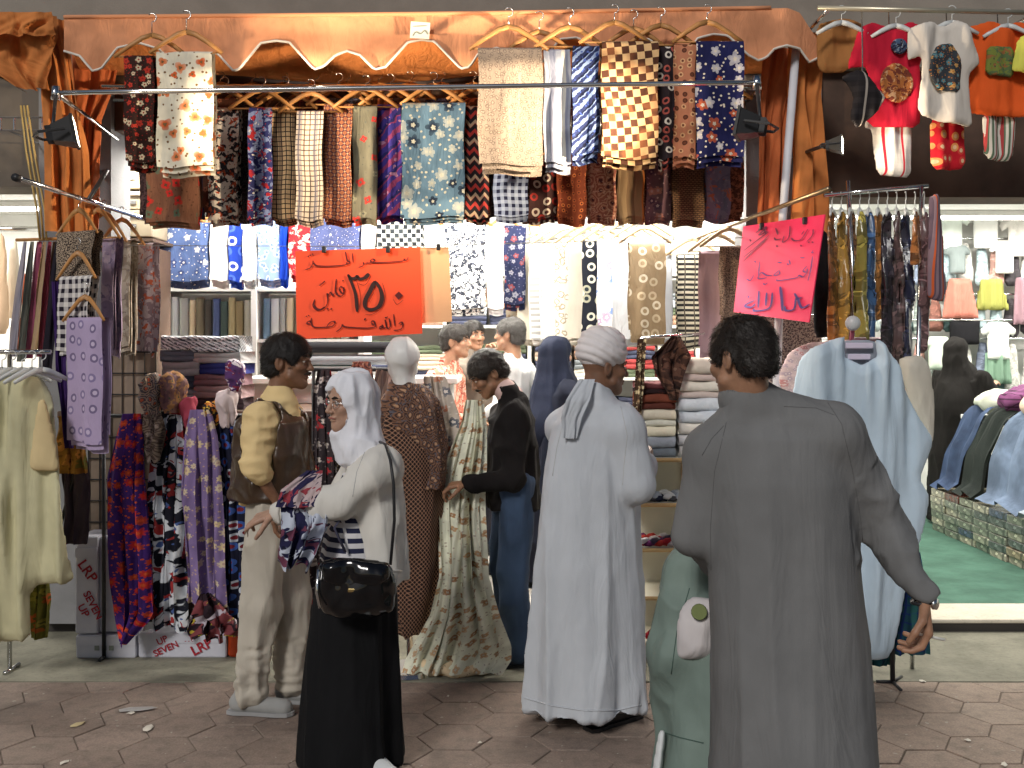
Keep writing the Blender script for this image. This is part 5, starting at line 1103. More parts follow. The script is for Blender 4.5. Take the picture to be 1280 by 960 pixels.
# the white robe on its stand, pink blouse behind, plaid cloth
gs = empty('garment_stand', P(1110, 852, 5.1), 'two armed garment stand with round knobs under the pale blue robe', 'stand')
MB().tube([P(1066, 404, 5.12), P(1066, 404, 5.12) + Vector((.0, .02, -.08)), P(1122, 424, 5.5)], .012, 6).build('arm', solid('pink_metal', (.42, .1, .16), .4), gs, True)
MB().tube([P(1098, 424, 5.25), P(1112, 640, 5.2), P(1116, 854, 5.12)], .013, 6).build('post', BLACK, gs, True)
for k in range(3): MB().tube([P(1116, 852, 5.12), P(1116, 852, 5.12) + Vector((.09 * math.cos(2.1 * k + .5), .12 * math.sin(2.1 * k + .9), -.006))], .009, 5).build('foot', BLACK, gs, True)
for x, y, d in ((1066, 404, 5.11), (1125, 404, 5.4)):
    f = Fld(P(x, y, d) - Vector((.06,) * 3), P(x, y, d) + Vector((.06,) * 3), .006); f.ell(P(x, y, d), (.038, .03, .038)); f.build('knob', WP, gs)
MB().tube([P(1125, 404, 5.4), P(1122, 424, 5.5)], .012, 6).build('arm', solid('pink_metal', (0, 0, 0)), gs, True)
ROBE = fabric('plain', [(186, 204, 218)], coords='OBJ', wear=.1)
rb = puff('hanging_robe', [(1012, 434), (1040, 424), (1056, 420), (1078, 424), (1090, 421), (1104, 430), (1122, 452), (1136, 490), (1152, 524), (1168, 548), (1166, 560), (1150, 598), (1163, 622), (1150, 680), (1132, 740), (1118, 826), (1090, 828), (1050, 828), (1030, 700), (1010, 560), (985, 560), (990, 500), (1000, 450)], 5.06, ROBE, T=.036, soft=.05, h=.010, fx=10, fz=1.1, amp=.026, seed=110, soften=1, holes=[[(1054, 420), (1092, 420), (1094, 446), (1074, 456), (1056, 446)]])
tag(rb, 'long pale blue white robe hanging on the stand behind the man in grey', 'robe')
puff('yoke', [(1050, 424), (1096, 424), (1098, 450), (1076, 462), (1052, 450)], 5.10, fabric('plain', [(150, 156, 168)], coords='OBJ'), rb, T=.012, soft=.02, seed=111, amp=.003)
for y, wd in ((432, 34), (446, 28)): MB().box(P(1074, y, 5.055), (wd / 1280 * 5.1, .01, .028), bev=.004).build('plastic_band', solid('shiny_plastic', (.66, .6, .74), .06, spec=1.0), rb)
MB().box(P(1072, 462, 5.05), (.03, .004, .04)).build('size_label', solid('pink_label', (.3, .16, .17), .7), rb)
puff_('pale pink flowered blouse behind the pale blue robe', 'blouse', None, 'hanging_blouse', [(985, 440), (1010, 428), (1050, 424), (1090, 424), (1100, 500), (985, 520), (972, 470)], 5.2, fabric('floral', [(214, 190, 188), (190, 130, 130), (170, 150, 160), (222, 206, 200)], 30, coords='OBJ'), T=.035, seed=112)
puff_('white cotton garment hanging behind the pale blue robe', 'garment', None, 'hanging_garment', [(1120, 448), (1150, 442), (1164, 460), (1170, 520), (1166, 560), (1140, 520)], 5.2, fabric('plain', [(206, 200, 186)], coords='OBJ'), T=.04, seed=113)
tag(drape('plaid_cloth', [(690, 1112, 1150), (760, 1112, 1158), (818, 1106, 1164)], fabric('grid', [(26, 60, 74), (20, 40, 90), (40, 90, 80)], 22), None, 3, .03, 5.17, seed=114), 'dark green and blue plaid cloth hanging below the pale blue robe', 'fabric')
tag(drape('plaid_cloth', [(800, 1086, 1120), (832, 1082, 1118)], fabric('grid', [(30, 76, 84), (20, 50, 70), (60, 110, 100)], 22), None, 2, .02, 5.2, seed=115), 'teal plaid cloth end beside the foot of the garment stand', 'fabric')

# ------------------------------------------------------------------ right shop
XS = 3.68; lab = [((150, 150, 130), 'grey green'), ((120, 126, 110), 'olive'), ((176, 170, 150), 'beige'), ((90, 96, 92), 'slate'), ((150, 136, 110), 'tan'), ((110, 60, 50), 'rust red'), ((70, 80, 100), 'blue grey')]
pk = {}
for i, (c, nm) in enumerate(lab): pk[i] = fabric('blob', [c, tuple(int(k * .8) for k in c), tuple(int(k * .6) for k in c), tuple(min(225, int(k * 1.25)) for k in c)], 7, coords='OBJ', rough=.15, spec=.8)
pme = MB().box((0, 0, 0), (.3, .268, .059), bev=.005).data('shirt_packet')
for di in range(8):
    for lv_ in range(6):
        for dp in range(2):
            i = RS.choice(len(lab), p=[.24, .24, .2, .12, .12, .04, .04]); me = pme.copy(); me.materials.append(pk[i])
            o = bpy.data.objects.new('shirt_packet', me); COL.objects.link(o)
            o.location = (XS + .16 + dp * .31 + random.uniform(-.012, .012), 6.95 + di * .275, FLOORZ + .031 + lv_ * .061); o.rotation_euler = (0, random.uniform(-.02, .02), random.uniform(-.05, .05))
            tag(o, lab[i][1] + ' shirt packet in clear wrap, ' + ('bottom', 'second', 'third', 'fourth', 'fifth', 'topmost')[lv_] + ' of a stack on the green carpet', 'packet', 'wrapped shirt packets')
tb = empty('display_table', (4.25, 8.1, FLOORZ), 'display table behind the shirt packets heaped with trousers', 'table')
MB().box((4.42, 8.1, 1.06), (.9, 2.5, .04), bev=.005).build('top', WHITE, tb)
for x in (4.2, 4.8):
    for y in (7.0, 9.2): MB().box((x, y, .56), (.05, .05, .97)).build('leg', WHITE, tb)
def jean(y0, y1, m, lb, seed, zt_=1.14, zb=.45):
    V = []; UV = []; ny = 22; nx = 16
    pr = [(4.5, zt_ - .03), (4.2, zt_), (4.02, zt_ + .01), (3.93, zt_ - .06), (3.86, zt_ - .25), (3.80, .75), (3.76, zb + .06), (3.66, zb)]
    for j in range(ny + 1):
        t = j / ny * (len(pr) - 1); i_ = min(int(t), len(pr) - 2); f = t - i_; x = pr[i_][0] * (1 - f) + pr[i_ + 1][0] * f; z = pr[i_][1] * (1 - f) + pr[i_ + 1][1] * f
        for i in range(nx + 1):
            u = i / nx; s_ = math.sin(u * 12 + seed) * .022 + math.sin(u * 25 + j * .3 + seed) * .008; V.append((x - s_, y0 + (y1 - y0) * u + .03 * math.sin(j * .4 + seed), z + s_ + .04 * math.sin(math.pi * u))); UV.append((u * (y1 - y0), j * .05))
    n = nx + 1
    return tag(mesh('folded_trousers', V, [(j * n + i, j * n + i + 1, (j + 1) * n + i + 1, (j + 1) * n + i) for j in range(ny) for i in range(nx)], m, None, UV), lb, 'trousers', 'trousers draped over the display table')
jean(8.55, 8.95, fabric('plain', [(66, 82, 112)], wear=.5), 'mid blue jeans draped over the table beside the woman in black', 1)
jean(8.15, 8.5, fabric('plain', [(40, 46, 44)]), 'dark green trousers draped between two pairs of jeans', 2)
jean(7.45, 8.1, fabric('plain', [(108, 124, 148)], wear=.5), 'pale washed jeans draped over the table', 3)
jean(6.95, 7.4, fabric('plain', [(150, 160, 170)], wear=.3), 'grey washed jeans draped at the end of the table', 4)
for i, (y, z, c, nm) in enumerate([(8.7, 1.2, (190, 196, 180), 'pale green'), (8.3, 1.24, (120, 70, 110), 'purple checked'), (7.9, 1.22, (214, 190, 170), 'peach'), (7.5, 1.23, (120, 60, 80), 'wine'), (7.1, 1.22, (200, 206, 206), 'white')]):
    f = Fld((3.8, y - .3, z - .15), (4.8, y + .3, z + .25), .02); f.ell((4.25, y, z), (.32, .2, .12)); tag(f.build('heaped_garment', fabric('grid' if 'check' in nm else 'plain', [c, tuple(int(k * .6) for k in c), c], 16, coords='OBJ'), None, lambda v: folds(v, 7, 7, .03, i)), nm + ' garment heaped on top of the draped trousers', 'garment', 'garments heaped on the table')
# garments on the back wall of the right shop
bw = empty('wall_rail', (4.3, 10.0, 2.7), 'chrome rails on the back wall of the right shop with light garments', 'rail')
for z in (3.02 - .3, 2.18, 1.75): MB().tube([(2.6, 9.9, z), (6.6, 9.9, z)], .012, 6).build('tube', CHROME, bw, True)
for z in (2.72, 2.18, 1.75):
    for x in (3.0, 5.2): MB().tube([(x, 9.9, z), (x, 10.21, z)], .01, 5).build('wall_arm', CHROME, bw, True)
DW = 9.85
def wallg(pts, c, lb, cat='garment', kind='plain', sc=10):
    sk_ = cat == 'skirt'
    return tag(puff('hanging_garment', pts, DW, fabric(kind, c, sc, coords='OBJ'), T=.035, h=.014 if sk_ else .02, soft=.05, amp=.02 if sk_ else .014, seed=pts[0][0], fx=26 if sk_ else 9, fz=.6 if sk_ else 2.5, soften=0), lb, cat, 'garments on the back wall of the right shop')
def shirt(x, y, s_): return [(x - 14 * s_, y), (x + 14 * s_, y), (x + 26 * s_, y + 12 * s_), (x + 21 * s_, y + 22 * s_), (x + 15 * s_, y + 17 * s_), (x + 15 * s_, y + 54 * s_), (x - 15 * s_, y + 54 * s_), (x - 15 * s_, y + 17 * s_), (x - 21 * s_, y + 22 * s_), (x - 26 * s_, y + 12 * s_)]
def skirt(x, y, w1, w2, h): return [(x - w1, y), (x + w1, y), (x + w2, y + h), (x - w2, y + h)]
wallg(shirt(1190, 262, .95), [(214, 222, 214)], 'pale green shirt high on the back wall', 'shirt'); wallg(shirt(1232, 258, 1.0), [(230, 230, 226)], 'white shirt high on the back wall', 'shirt'); wallg(shirt(1274, 268, 1.0), [(226, 222, 216)], 'ivory shirt with small print high on the back wall', 'shirt', 'floral')
wallg(shirt(1196, 306, .7), [(120, 130, 130)], 'small grey shirt on the middle rail', 'shirt'); wallg(shirt(1256, 300, .8), [(220, 222, 222)], 'white blouse on the middle rail', 'shirt')
wallg(skirt(1200, 348, 14, 22, 50), [(178, 112, 98)], 'salmon pink pleated skirt', 'skirt'); wallg(skirt(1241, 348, 14, 20, 40), [(146, 148, 78)], 'yellow green pleated skirt', 'skirt'); wallg(skirt(1282, 346, 12, 18, 60), [(150, 120, 130)], 'mauve skirt beside the yellow green one', 'skirt')
wallg(shirt(1247, 402, .9), [(224, 228, 222)], 'white blouse over a green skirt', 'shirt'); wallg(skirt(1247, 440, 15, 19, 40), [(120, 150, 130)], 'grey green skirt under the white blouse', 'skirt')
wallg(shirt(1172, 420, .8), [(190, 206, 190)], 'pale mint shirt beside the woman in black', 'shirt'); wallg(skirt(1206, 398, 20, 18, 34), [(20, 20, 24)], 'black cap shaped garment above the woman in black', 'garment')
tag(MB().tube([(3.6, 9.84, 1.93), (6, 9.84, 1.93), (6, 10.21, 1.93)], .012, 6).build('hanging_bar', CHROME, None, True), 'low chrome bar with blouses on the back wall', 'bar')
RC = [((206, 206, 200), 'off white'), ((150, 160, 156), 'grey green'), ((190, 150, 140), 'dusty rose'), ((120, 130, 150), 'denim blue'), ((70, 66, 70), 'charcoal'), ((214, 200, 170), 'cream'), ((130, 90, 80), 'brick'), ((170, 190, 196), 'ice blue'), ((60, 80, 80), 'dark teal')]
for ri, (z, zl, where) in enumerate(((2.72, .42, 'highest'), (2.18, .36, 'middle'), (1.75, .5, 'lowest'))):
    for k in range(15):
        x = 3.35 + k * .15 + random.uniform(-.02, .02); c, nm = RC[RS.randint(len(RC))]; dd = 9.93; px = 640 + x / dd * F; hw_ = .07 / dd * F
        yt = HOR - (z - .03 - CAM_H) / dd * F; yb = HOR - (z - zl - random.uniform(0, .06) - CAM_H) / dd * F
        tag(puff('hanging_garment', [(px - hw_ * .6, yt), (px + hw_ * .6, yt), (px + hw_ * 1.3, yb), (px - hw_ * 1.3, yb)], dd, fabric('blob', [c, tuple(int(q * .85) for q in c), tuple(min(240, int(q * 1.15)) for q in c), c], 14, coords='OBJ'), T=.04, h=.024, soft=.05, amp=.012, seed=k + 20 * ri), nm + ' garment packed on the %s wall rail of the right shop' % where, 'garment', 'garments packed on the wall rails of the right shop')
# litter
PAPER = solid('paper_scrap', (.62, .58, .5), .8)
def scrap(px, py, s_, a, m, lb, el=2.2):
    d = 1280 * 1.7 / (py - 430); c = P(px, py, d); V = [(0, 0, .012)]; n = 9
    for k in range(n): an = 6.283 * k / n; r = s_ * random.uniform(.7, 1.2); x, y = r * math.cos(an) * el, r * math.sin(an); V.append((x * math.cos(a) - y * math.sin(a), x * math.sin(a) + y * math.cos(a), random.uniform(.001, .008)))
    o = mesh('paper_scrap', V, [(0, k + 1, (k + 1) % n + 1) for k in range(n)], m, None); o.location = (c.x, c.y, .002); tag(o, lb, 'litter', 'scraps on the paving')
scrap(172, 888, .035, .2, solid('grey_plastic', (.35, .34, .33), .4), 'crumpled grey plastic scrap on the paving by the cartons'); scrap(97, 907, .018, 1.1, solid('straw_scrap', (.55, .45, .25), .8), 'straw coloured strip on the paving')
for x, y, s_ in ((163, 893, .012), (185, 912, .024), (80, 955, .012), (1153, 853, .012), (1210, 927, .012), (1255, 957, .014), (600, 930, .008), (560, 872, .006)): scrap(x, y, s_, random.random() * 3, PAPER, 'small pale paper scrap lying on the hexagonal paving', 1.6)
# ================================================================== PEOPLE
def npv(v): return np.array(v, float)
def frame(f, pitch=0, roll=0):
    f = Vector((f[0], f[1], 0)).normalized(); x = f.cross(Vector((0, 0, 1))); z = Vector((0, 0, 1))
    M = Matrix((x, f, z)).transposed()
    return np.array(M @ Matrix.Rotation(-R(pitch), 3, 'X') @ Matrix.Rotation(R(roll), 3, 'Y'))
class Head:
    def __init__(s, c, f, pitch=0, roll=0, sc=1.0): s.c = npv(c); s.M = frame(f, pitch, roll); s.s = sc
    def w(s, x, y, z): return s.c + s.M @ (npv((x, y, z)) * s.s)
    def carve(s, F, k=.012):
        S = s.s; E = lambda c, r, k=.012, op='u': F.ell(s.w(*c), npv(r) * S, s.M, k, op); C = lambda a, b, ra, rb, k=.008, op='u': F.cone(s.w(*a), s.w(*b), ra * S, rb * S, k, None, op)
        E((0, -.012, .035), (.074, .095, .082)); E((0, .022, -.03), (.060, .070, .080), .02); E((0, .05, -.085), (.034, .036, .028), .02)
        C((-.05, .03, -.06), (0, .068, -.093), .02, .02, .015); C((.05, .03, -.06), (0, .068, -.093), .02, .02, .015)
        E((-.036, .062, -.018), (.024, .026, .022), .015); E((.036, .062, -.018), (.024, .026, .022), .015)
        C((-.04, .074, .024), (.04, .074, .024), .011, .011, .012)
        E((-.031, .094, .006), (.018, .014, .011), .008, 's'); E((.031, .094, .006), (.018, .014, .011), .008, 's')
        C((0, .086, .014), (0, .108, -.024), .007, .011, .008); E((-.011, .098, -.028), (.009, .009, .007), .005); E((.011, .098, -.028), (.009, .009, .007), .005)
        E((0, .088, -.052), (.024, .011, .006), .004); E((0, .086, -.063), (.021, .011, .007), .004); C((-.022, .090, -.0575), (.022, .090, -.0575), .002, .002, .002, 's')
        for sx in (-1, 1):
            M2 = s.M @ np.array(Matrix.Rotation(R(sx * 18), 3, 'Z')); F.ell(s.w(sx * .077, -.012, -.006), npv((.009, .020, .033)) * S, M2, .006); F.ell(s.w(sx * .085, -.006, -.004), npv((.006, .009, .017)) * S, M2, .004, 's')
    def neck(s, F, base, r=.055): F.cone(s.w(0, -.025, -.05), base, r * s.s, r * 1.08 * s.s, .03)
    def bounds(s): return s.c - .15 * s.s, s.c + .16 * s.s
    def features(s, root, brow=(.02, .014, .01), lips=None, open_eyes=True):
        ey = solid('eye_white', (.42, .37, .33), .25, var=.03); iris = solid('dark_iris', (.02, .012, .008), .15, var=.02); bm = solid('brow_hair%s' % (brow,), brow, .8)
        for sx in (-1, 1):
            c = Vector(s.w(sx * .031, .081, .006)); ax = Vector(s.M @ npv((0, 1, 0))); sd = Vector(s.M @ npv((1, 0, 0)))
            m = MB(); m.tube([c - sd * .013, c - sd * .006 + ax * .004, c + sd * .006 + ax * .004, c + sd * .013], [.0015, .0052, .0052, .0015], 8); e = m.build('eye', ey, root, True)
            MB().tube([c + ax * .003, c + ax * .0098], [.0056, .004], 8).build('iris', iris, e, True)
            MB().tube([Vector(s.w(sx * .014, .093, .026)), Vector(s.w(sx * .030, .0905, .031)), Vector(s.w(sx * .048, .078, .025))], [.0035, .0048, .002], 6).build('eyebrow', bm, root, True)
        if lips:
            MB().tube([Vector(s.w(-.022, .089, -.057)), Vector(s.w(-.008, .0985, -.053)), Vector(s.w(0, .0985, -.054)), Vector(s.w(.008, .0985, -.053)), Vector(s.w(.022, .089, -.057))], [.002, .0042, .0038, .0042, .002], 6).build('lips', solid('lips%s' % (lips,), lips, .45), root, True)
    def moustache(s, root, c=(.02, .014, .01)):
        MB().tube([Vector(s.w(-.03, .086, -.051)), Vector(s.w(-.012, .099, -.044)), Vector(s.w(0, .101, -.0425)), Vector(s.w(.012, .099, -.044)), Vector(s.w(.03, .086, -.051))], [.002, .006, .0055, .006, .002], 6).build('moustache', solid('moustache_hair', c, .8), root, True)
    def hair(s, root, c, back=-.075, front=.052, grow=.011, h=.006, seed=0, name='hair'):
        lo, hi = s.bounds(); F = Fld(lo, hi, h)
        g = grow; F.ell(s.w(0, -.014, .036), npv((.074 + g, .095 + g, .082 + g)) * s.s, s.M, 0); F.ell(s.w(0, -.05, -.025), npv((.066, .055 + g, .06)) * s.s, s.M, .02)
        F.ell(s.w(0, .115, -.05), npv((.10, .085, .10 + (.052 - front))) * s.s, s.M, .012, 's')
        for sx in (-1, 1): F.ell(s.w(sx * .085, .005, -.045), npv((.04, .040, .06)) * s.s, s.M, .01, 's')
        F.ell(s.w(0, -.03, back - .09), npv((.14, .14, .09)) * s.s, s.M, .015, 's')
        t = NT('hair_%d' % seed); co = t.coord('Object'); n = t.noise(t.vm('MULTIPLY', co, (60, 60, 190)), 2.0, 3)
        t.out(t.mix(t.step(n, .3, .7), tuple(x * .5 for x in c), tuple(x * 1.5 for x in c)), .5, .4); t.bump(n, .6, .004)
        V, Q = F.mesh(lambda v: folds(v, 40, 40, .003, seed) + folds(v, 22, 22, .004, seed + 1, False))
        rs = np.random.RandomState(seed); q0 = Q[:, 0]; ns = min(len(Q), 7000 if h < .007 else 3500); pick = rs.choice(len(Q), ns)
        A = V[Q[pick]].mean(1); Nn = np.cross(V[Q[pick, 2]] - V[Q[pick, 0]], V[Q[pick, 3]] - V[Q[pick, 1]]); Nn /= np.linalg.norm(Nn, axis=1)[:, None] + 1e-9
        loc = (A - s.c) @ s.M; comb = np.stack([loc[:, 0] * 2.0, loc[:, 1] * 2 + .05 * np.sign(loc[:, 1]) * 0, -np.ones(ns) * .12], 1) @ s.M.T + rs.randn(ns, 3) * .05
        T = comb - Nn * (comb * Nn).sum(1)[:, None]; T /= np.linalg.norm(T, axis=1)[:, None] + 1e-9; B = np.cross(Nn, T) * (.0007 if h < .007 else .0011)
        L = (.010 + .014 * rs.rand(ns))[:, None] * s.s; m1 = A + T * L * .5 + Nn * .0045; e1 = A + T * L + Nn * (.003 + .004 * rs.rand(ns))[:, None]; b0 = A - Nn * .002
        SV = np.concatenate([b0 - B, b0 + B, m1 + B, m1 - B, e1 + B * .3, e1 - B * .3]); i_ = np.arange(ns); o_ = len(V)
        SQ = np.concatenate([np.stack([i_, i_ + ns, i_ + 2 * ns, i_ + 3 * ns], 1), np.stack([i_ + 3 * ns, i_ + 2 * ns, i_ + 4 * ns, i_ + 5 * ns], 1)]) + o_
        return mesh(name, np.concatenate([V, SV]), np.concatenate([Q, SQ]), t.m, root)
def hand(F, w_, d, n, curl=(.35, .4, .45, .5), thumb=.3, side=1, sc=1.0):
    """five fingers: d along the hand, n the way the palm faces (fingers curl to it)"""
    w_ = npv(w_); d = npv(d); d /= np.linalg.norm(d); n = npv(n); n -= d * (n @ d); n /= np.linalg.norm(n); t = np.cross(d, n) * side; S = sc
    L = [.040, .044, .041, .032]; off = [.029, .010, -.009, -.027]; ln = [.088, .09, .086, .080]
    for i in range(4):
        k = w_ + d * ln[i] * S + t * off[i] * S
        F.cone(w_ + t * off[i] * .55 * S + d * .01, k, .0135 * S, .0115 * S, .008)
        p = k; a = 0
        for j, f in enumerate((1.0, .68, .52)):
            a += curl[i] * (1.0, 1.25, .9)[j]; q = p + (d * math.cos(a) + n * math.sin(a)) * L[i] * f * S
            F.cone(p, q, (.0095 - .001 * j) * S, (.0088 - .001 * j) * S, .0025); p = q
    p = w_ + d * .02 * S + t * .022 * S; dirs = [d * .62 + t * .72 + n * .25, d * .8 + t * .25 + n * (.3 + thumb), d * .8 - t * .1 + n * (.3 + thumb)]
    for j, (v, l) in enumerate(zip(dirs, (.046, .036, .028))):
        q = p + v / np.linalg.norm(v) * l * S; F.cone(p, q, (.014, .0105, .0095)[j] * S, (.0105, .0095, .008)[j] * S, .004); p = q
def body(root, H, J, skin, hands=(), hc=.014, fwd=None, neck=True, label=None, hf=.0042, thin=1.0, foot=.15):
    pts = [npv(p) for p in J.values()]; lo = np.min(pts + [H.bounds()[0]], 0) - .12; hi = np.max(pts + [H.bounds()[1]], 0) + .12
    fine = [(H.c - .125 * H.s, H.c + .125 * H.s)] + [(npv(h[0]) + npv(h[1]) * .08 - .10, npv(h[0]) + npv(h[1]) * .08 + .10) for h in hands]
    F = Fld(lo, hi, hc, fine, hf); f = fwd if fwd is not None else H.M[:, 1]; f = npv((f[0], f[1], 0)); f /= np.linalg.norm(f); g = lambda k: npv(J[k]); T = thin
    pel = (g('hipL') + g('hipR')) / 2; ch = (g('shL') + g('shR')) / 2; fl = (f, .68)
    F.cone(ch - (0, 0, .1), pel, .135 * T, .13 * T, .04, fl); F.cone(g('shL'), g('shR'), .05 * T, .05 * T, .05, fl); F.cone(g('neck'), ch, .055 * T, .08 * T, .04, fl)
    for a in 'LR':
        F.cone(g('sh' + a), g('el' + a), .046 * T, .038 * T, .02); F.cone(g('el' + a), g('wr' + a), .039 * T, .027 * T, .01)
        F.cone(g('hip' + a), g('kn' + a), .078 * T, .052 * T, .03); F.cone(g('kn' + a), g('an' + a), .05 * T, .034 * T, .02)
        F.cone(g('an' + a) - (0, 0, .03), g('an' + a) + f * foot - (0, 0, .05), .034 * T, .028 * T, .02)
    H.carve(F); H.neck(F, g('neck'), .055 * T)
    for h in hands: hand(F, *h[:3], **(h[3] if len(h) > 3 else {}))
    V, Q = F.mesh(); V[:, 2] = np.maximum(V[:, 2], J['anL'][2] - .095)
    return mesh('body', V, Q, skin, root)
def skin(name, c):
    if name in MATS: return MATS[name]
    t = NT(name); co = t.coord('Object'); n = t.noise(co, 18, 4, .65); n2 = t.noise(co, 160, 2)
    t.out(t.mix(t.step(n, .3, .72), tuple(x * .82 for x in c), tuple(min(1, x * 1.12) for x in c)), .5, .4)
    t.b.inputs['Subsurface Weight'].default_value = .12; t.b.inputs['Subsurface Radius'].default_value = (.012, .005, .003); t.b.inputs['Subsurface Scale'].default_value = .5
    t.bump(n2, .25, .0015); MATS[name] = t.m; return t.m
def shoe(root, an, f, L, mat, sole, z0=.0, name='shoe', wd=.04):
    an = npv(an); f = npv((f[0], f[1], 0)); f /= np.linalg.norm(f); b = an * (1, 1, 0) + npv((0, 0, z0))
    F = Fld(b - (.26, .26, .01), b + (.26, .26, .16), .009); F.cone(b - f * .05 + (0, 0, .05), b + f * (L - .09) + (0, 0, .036), .042, .038, .02); F.cone(b - f * .03 + (0, 0, .05), b - f * .02 + (0, 0, .1), .042, .045, .02)
    V, Q = F.mesh(); V[:, 2] = np.maximum(V[:, 2], z0 + .012); o = mesh(name, V, Q, mat, root)
    s_ = np.array([-f[1], f[0], 0]); pr = [(-.095, .030), (-.06, .043), (.02, .038), (L - .12, .046), (L - .065, .038), (L - .045, .012)]
    top = [b + f * u + s_ * v for u, v in pr] + [b + f * u - s_ * v for u, v in reversed(pr)]; n = len(top)
    mesh('sole', [tuple(p + (0, 0, .003)) for p in top] + [tuple(p + (0, 0, .02)) for p in top], [tuple(range(n - 1, -1, -1)), tuple(range(n, 2 * n))] + [(i, (i + 1) % n, n + (i + 1) % n, n + i) for i in range(n)], sole, o, smooth=False)
def robe_field(levels, d, yaw, hem, cy=0, h=.011, extra=()):
    """levels = (py, px0, px1, half depth); hem = (z, cx, rx, ry)"""
    zs = [P(0, l[0], d).z for l in levels] + [hem[0]]; cx = [P((l[1] + l[2]) / 2, 0, d).x for l in levels] + [hem[1]]; rx = [P(l[2], 0, d).x - P((l[1] + l[2]) / 2, 0, d).x for l in levels] + [hem[2]]; ry = [l[3] for l in levels] + [hem[3]]
    ex = [npv(e) for e in extra]; m = max(max(rx), max(ry)) + .08
    lo = np.min([[min(cx) - m, d + cy - m, min(zs) - .03]] + [e - .14 for e in ex], 0); hi = np.max([[max(cx) + m, d + cy + m, max(zs) + .2]] + [e + .14 for e in ex], 0)
    F = Fld(lo, hi, h); F.loft(zs, cx, d + cy, rx, ry, yaw, 0); return F
def fold_fn(zt, zb, a0, a1, fx=9, fz=1.0, seed=0):
    def f(v):
        t = np.clip((zt - v[:, 2]) / (zt - zb), 0, 1); return (a0 + (a1 - a0) * t) * folds(v, fx, fz, 1.0, seed) + folds(v, 14, 9, .35 * a0, seed + 3, False)
    return f
def lowbody(x, y, hipz, f, gap=.09, z0=0.0, sx=1):
    """hips, knees and ankles of a standing figure"""
    f = Vector((f[0], f[1], 0)).normalized(); r = Vector((f.y, -f.x, 0)) * sx; c = Vector((x, y, 0)); out = {}
    for k, s_ in (('L', -1), ('R', 1)):
        p = c + r * gap * s_; out['hip' + k] = p + Vector((0, 0, hipz)); out['kn' + k] = p * 1.0 + f * .02 + Vector((0, 0, hipz * .53 + z0 * .5)); out['an' + k] = p + r * .02 * s_ + Vector((0, 0, z0 + .095))
    return out

# ---------------------------------------------------------------- 1 the man in the grey robe, seen from behind
D = 3.02
r1 = empty('person', P(990, 0, D) * Vector((1, 1, 0)) if False else Vector((P(990, 0, D).x, D, 0)), 'man in a long grey robe seen from behind, cigarette in his lowered hand', 'person')
J = dict(neck=P(938, 512, D), shL=P(892, 566, D + .03), shR=P(1042, 544, D - .03), elL=P(872, 668, D + .06), wrL=P(912, 712, D + .26), elR=P(1100, 650, D + .02), wrR=P(1152, 742, D - .10))
J.update(lowbody(P(990, 0, D).x, D, .98, (-.1, 1)))
H = Head(P(927, 449, D), (-.60, .80), 12, 3, 1.0)
hd = (.12, -.05, -1)
body(r1, H, J, skin('tan_skin', (.36, .19, .115)), [(J['wrR'] + Vector((.004, 0, -.008)), hd, (-.8, .25, -.1), dict(curl=(.55, .6, .62, .65), thumb=.35, side=-1, sc=1.1)), (J['wrL'], (.4, .9, .1), (0, 0, -1), {})], fwd=(-.1, 1, 0), thin=.92)
H.features(r1); H.hair(r1, (.022, .017, .014), back=-.062, seed=1)
GR = fabric('plain', [(120, 120, 120)], coords='OBJ', wear=.14, rough=.9)
F_ = robe_field([(528, 900, 1020, .085), (545, 878, 1056, .115), (600, 876, 1066, .14), (700, 882, 1074, .155), (800, 886, 1084, .175), (960, 889, 1093, .20)], D, -.12, (.10, P(990, 0, D).x, .27, .25), h=.0095, extra=[J['wrR'], J['wrL'], J['elR'], J['elL']])
F_.cone(J['shL'], J['shR'], .082, .082, .04, ((0, 1, 0), 1.0)); F_.cone(J['neck'] + Vector((0, 0, .02)), J['shR'] + Vector((0, 0, .01)), .066, .074, .04); F_.cone(J['neck'] + Vector((0, 0, .015)), J['shL'], .064, .072, .04)
F_.cone(J['shR'], J['elR'], .084, .078, .03); F_.cone(J['elR'], J['wrR'] + Vector((.0, 0, .02)), .074, .041, .012)
F_.cone(J['shL'], J['elL'], .08, .078, .03); F_.cone(J['elL'], J['wrL'], .07, .056, .012)
JR1 = dict(J)
def segd(v, a, b):
    a = npv(a); b = npv(b); t = np.clip((v - a) @ (b - a) / ((b - a) @ (b - a)), 0, 1); return np.linalg.norm(v - a - t[:, None] * (b - a), axis=1)
sleeve_w = lambda v: fold_fn(1.40, .1, .006, .05, 8, .5, 5)(v) + np.where(segd(v, J['elR'].lerp(J['shR'], .35), J['wrR']) < .115, folds(v, 12, 12, .009, 2), 0)
ob = F_.build('robe', GR, r1, sleeve_w)
SD = solid('grey_stitch', lin((98, 98, 98)), .9)
seam(r1, ob, [[(1030, 496), (1052, 530), (1066, 590), (1076, 650), (1082, 720)], [(908, 528), (893, 590), (888, 660), (889, 720)], [(905, 532), (890, 548), (876, 572)], [(980, 508), (1020, 510), (1046, 520)]], SD, .0012)
F2 = Fld(P(880, 540, D + .2), P(1000, 460, D - .2), .006) if False else Fld(npv(J['neck']) - .14, npv(J['neck']) + .14, .0055)
F2.cone(J['neck'] + Vector((0, .004, .01)), J['neck'] + Vector((-.014, .014, .03)), .080, .078, 0); F2.cone(J['neck'] + Vector((-.005, .006, .0)), J['neck'] + Vector((-.03, .03, .2)), .066, .074, .006, None, 's'); F2.build('collar', GR, r1)
wa = empty('wrist_watch', J['wrR'], 'dark wrist watch on the lowered arm of the man in grey', 'watch'); wc = J['wrR'] + Vector((.003, -.001, -.022))
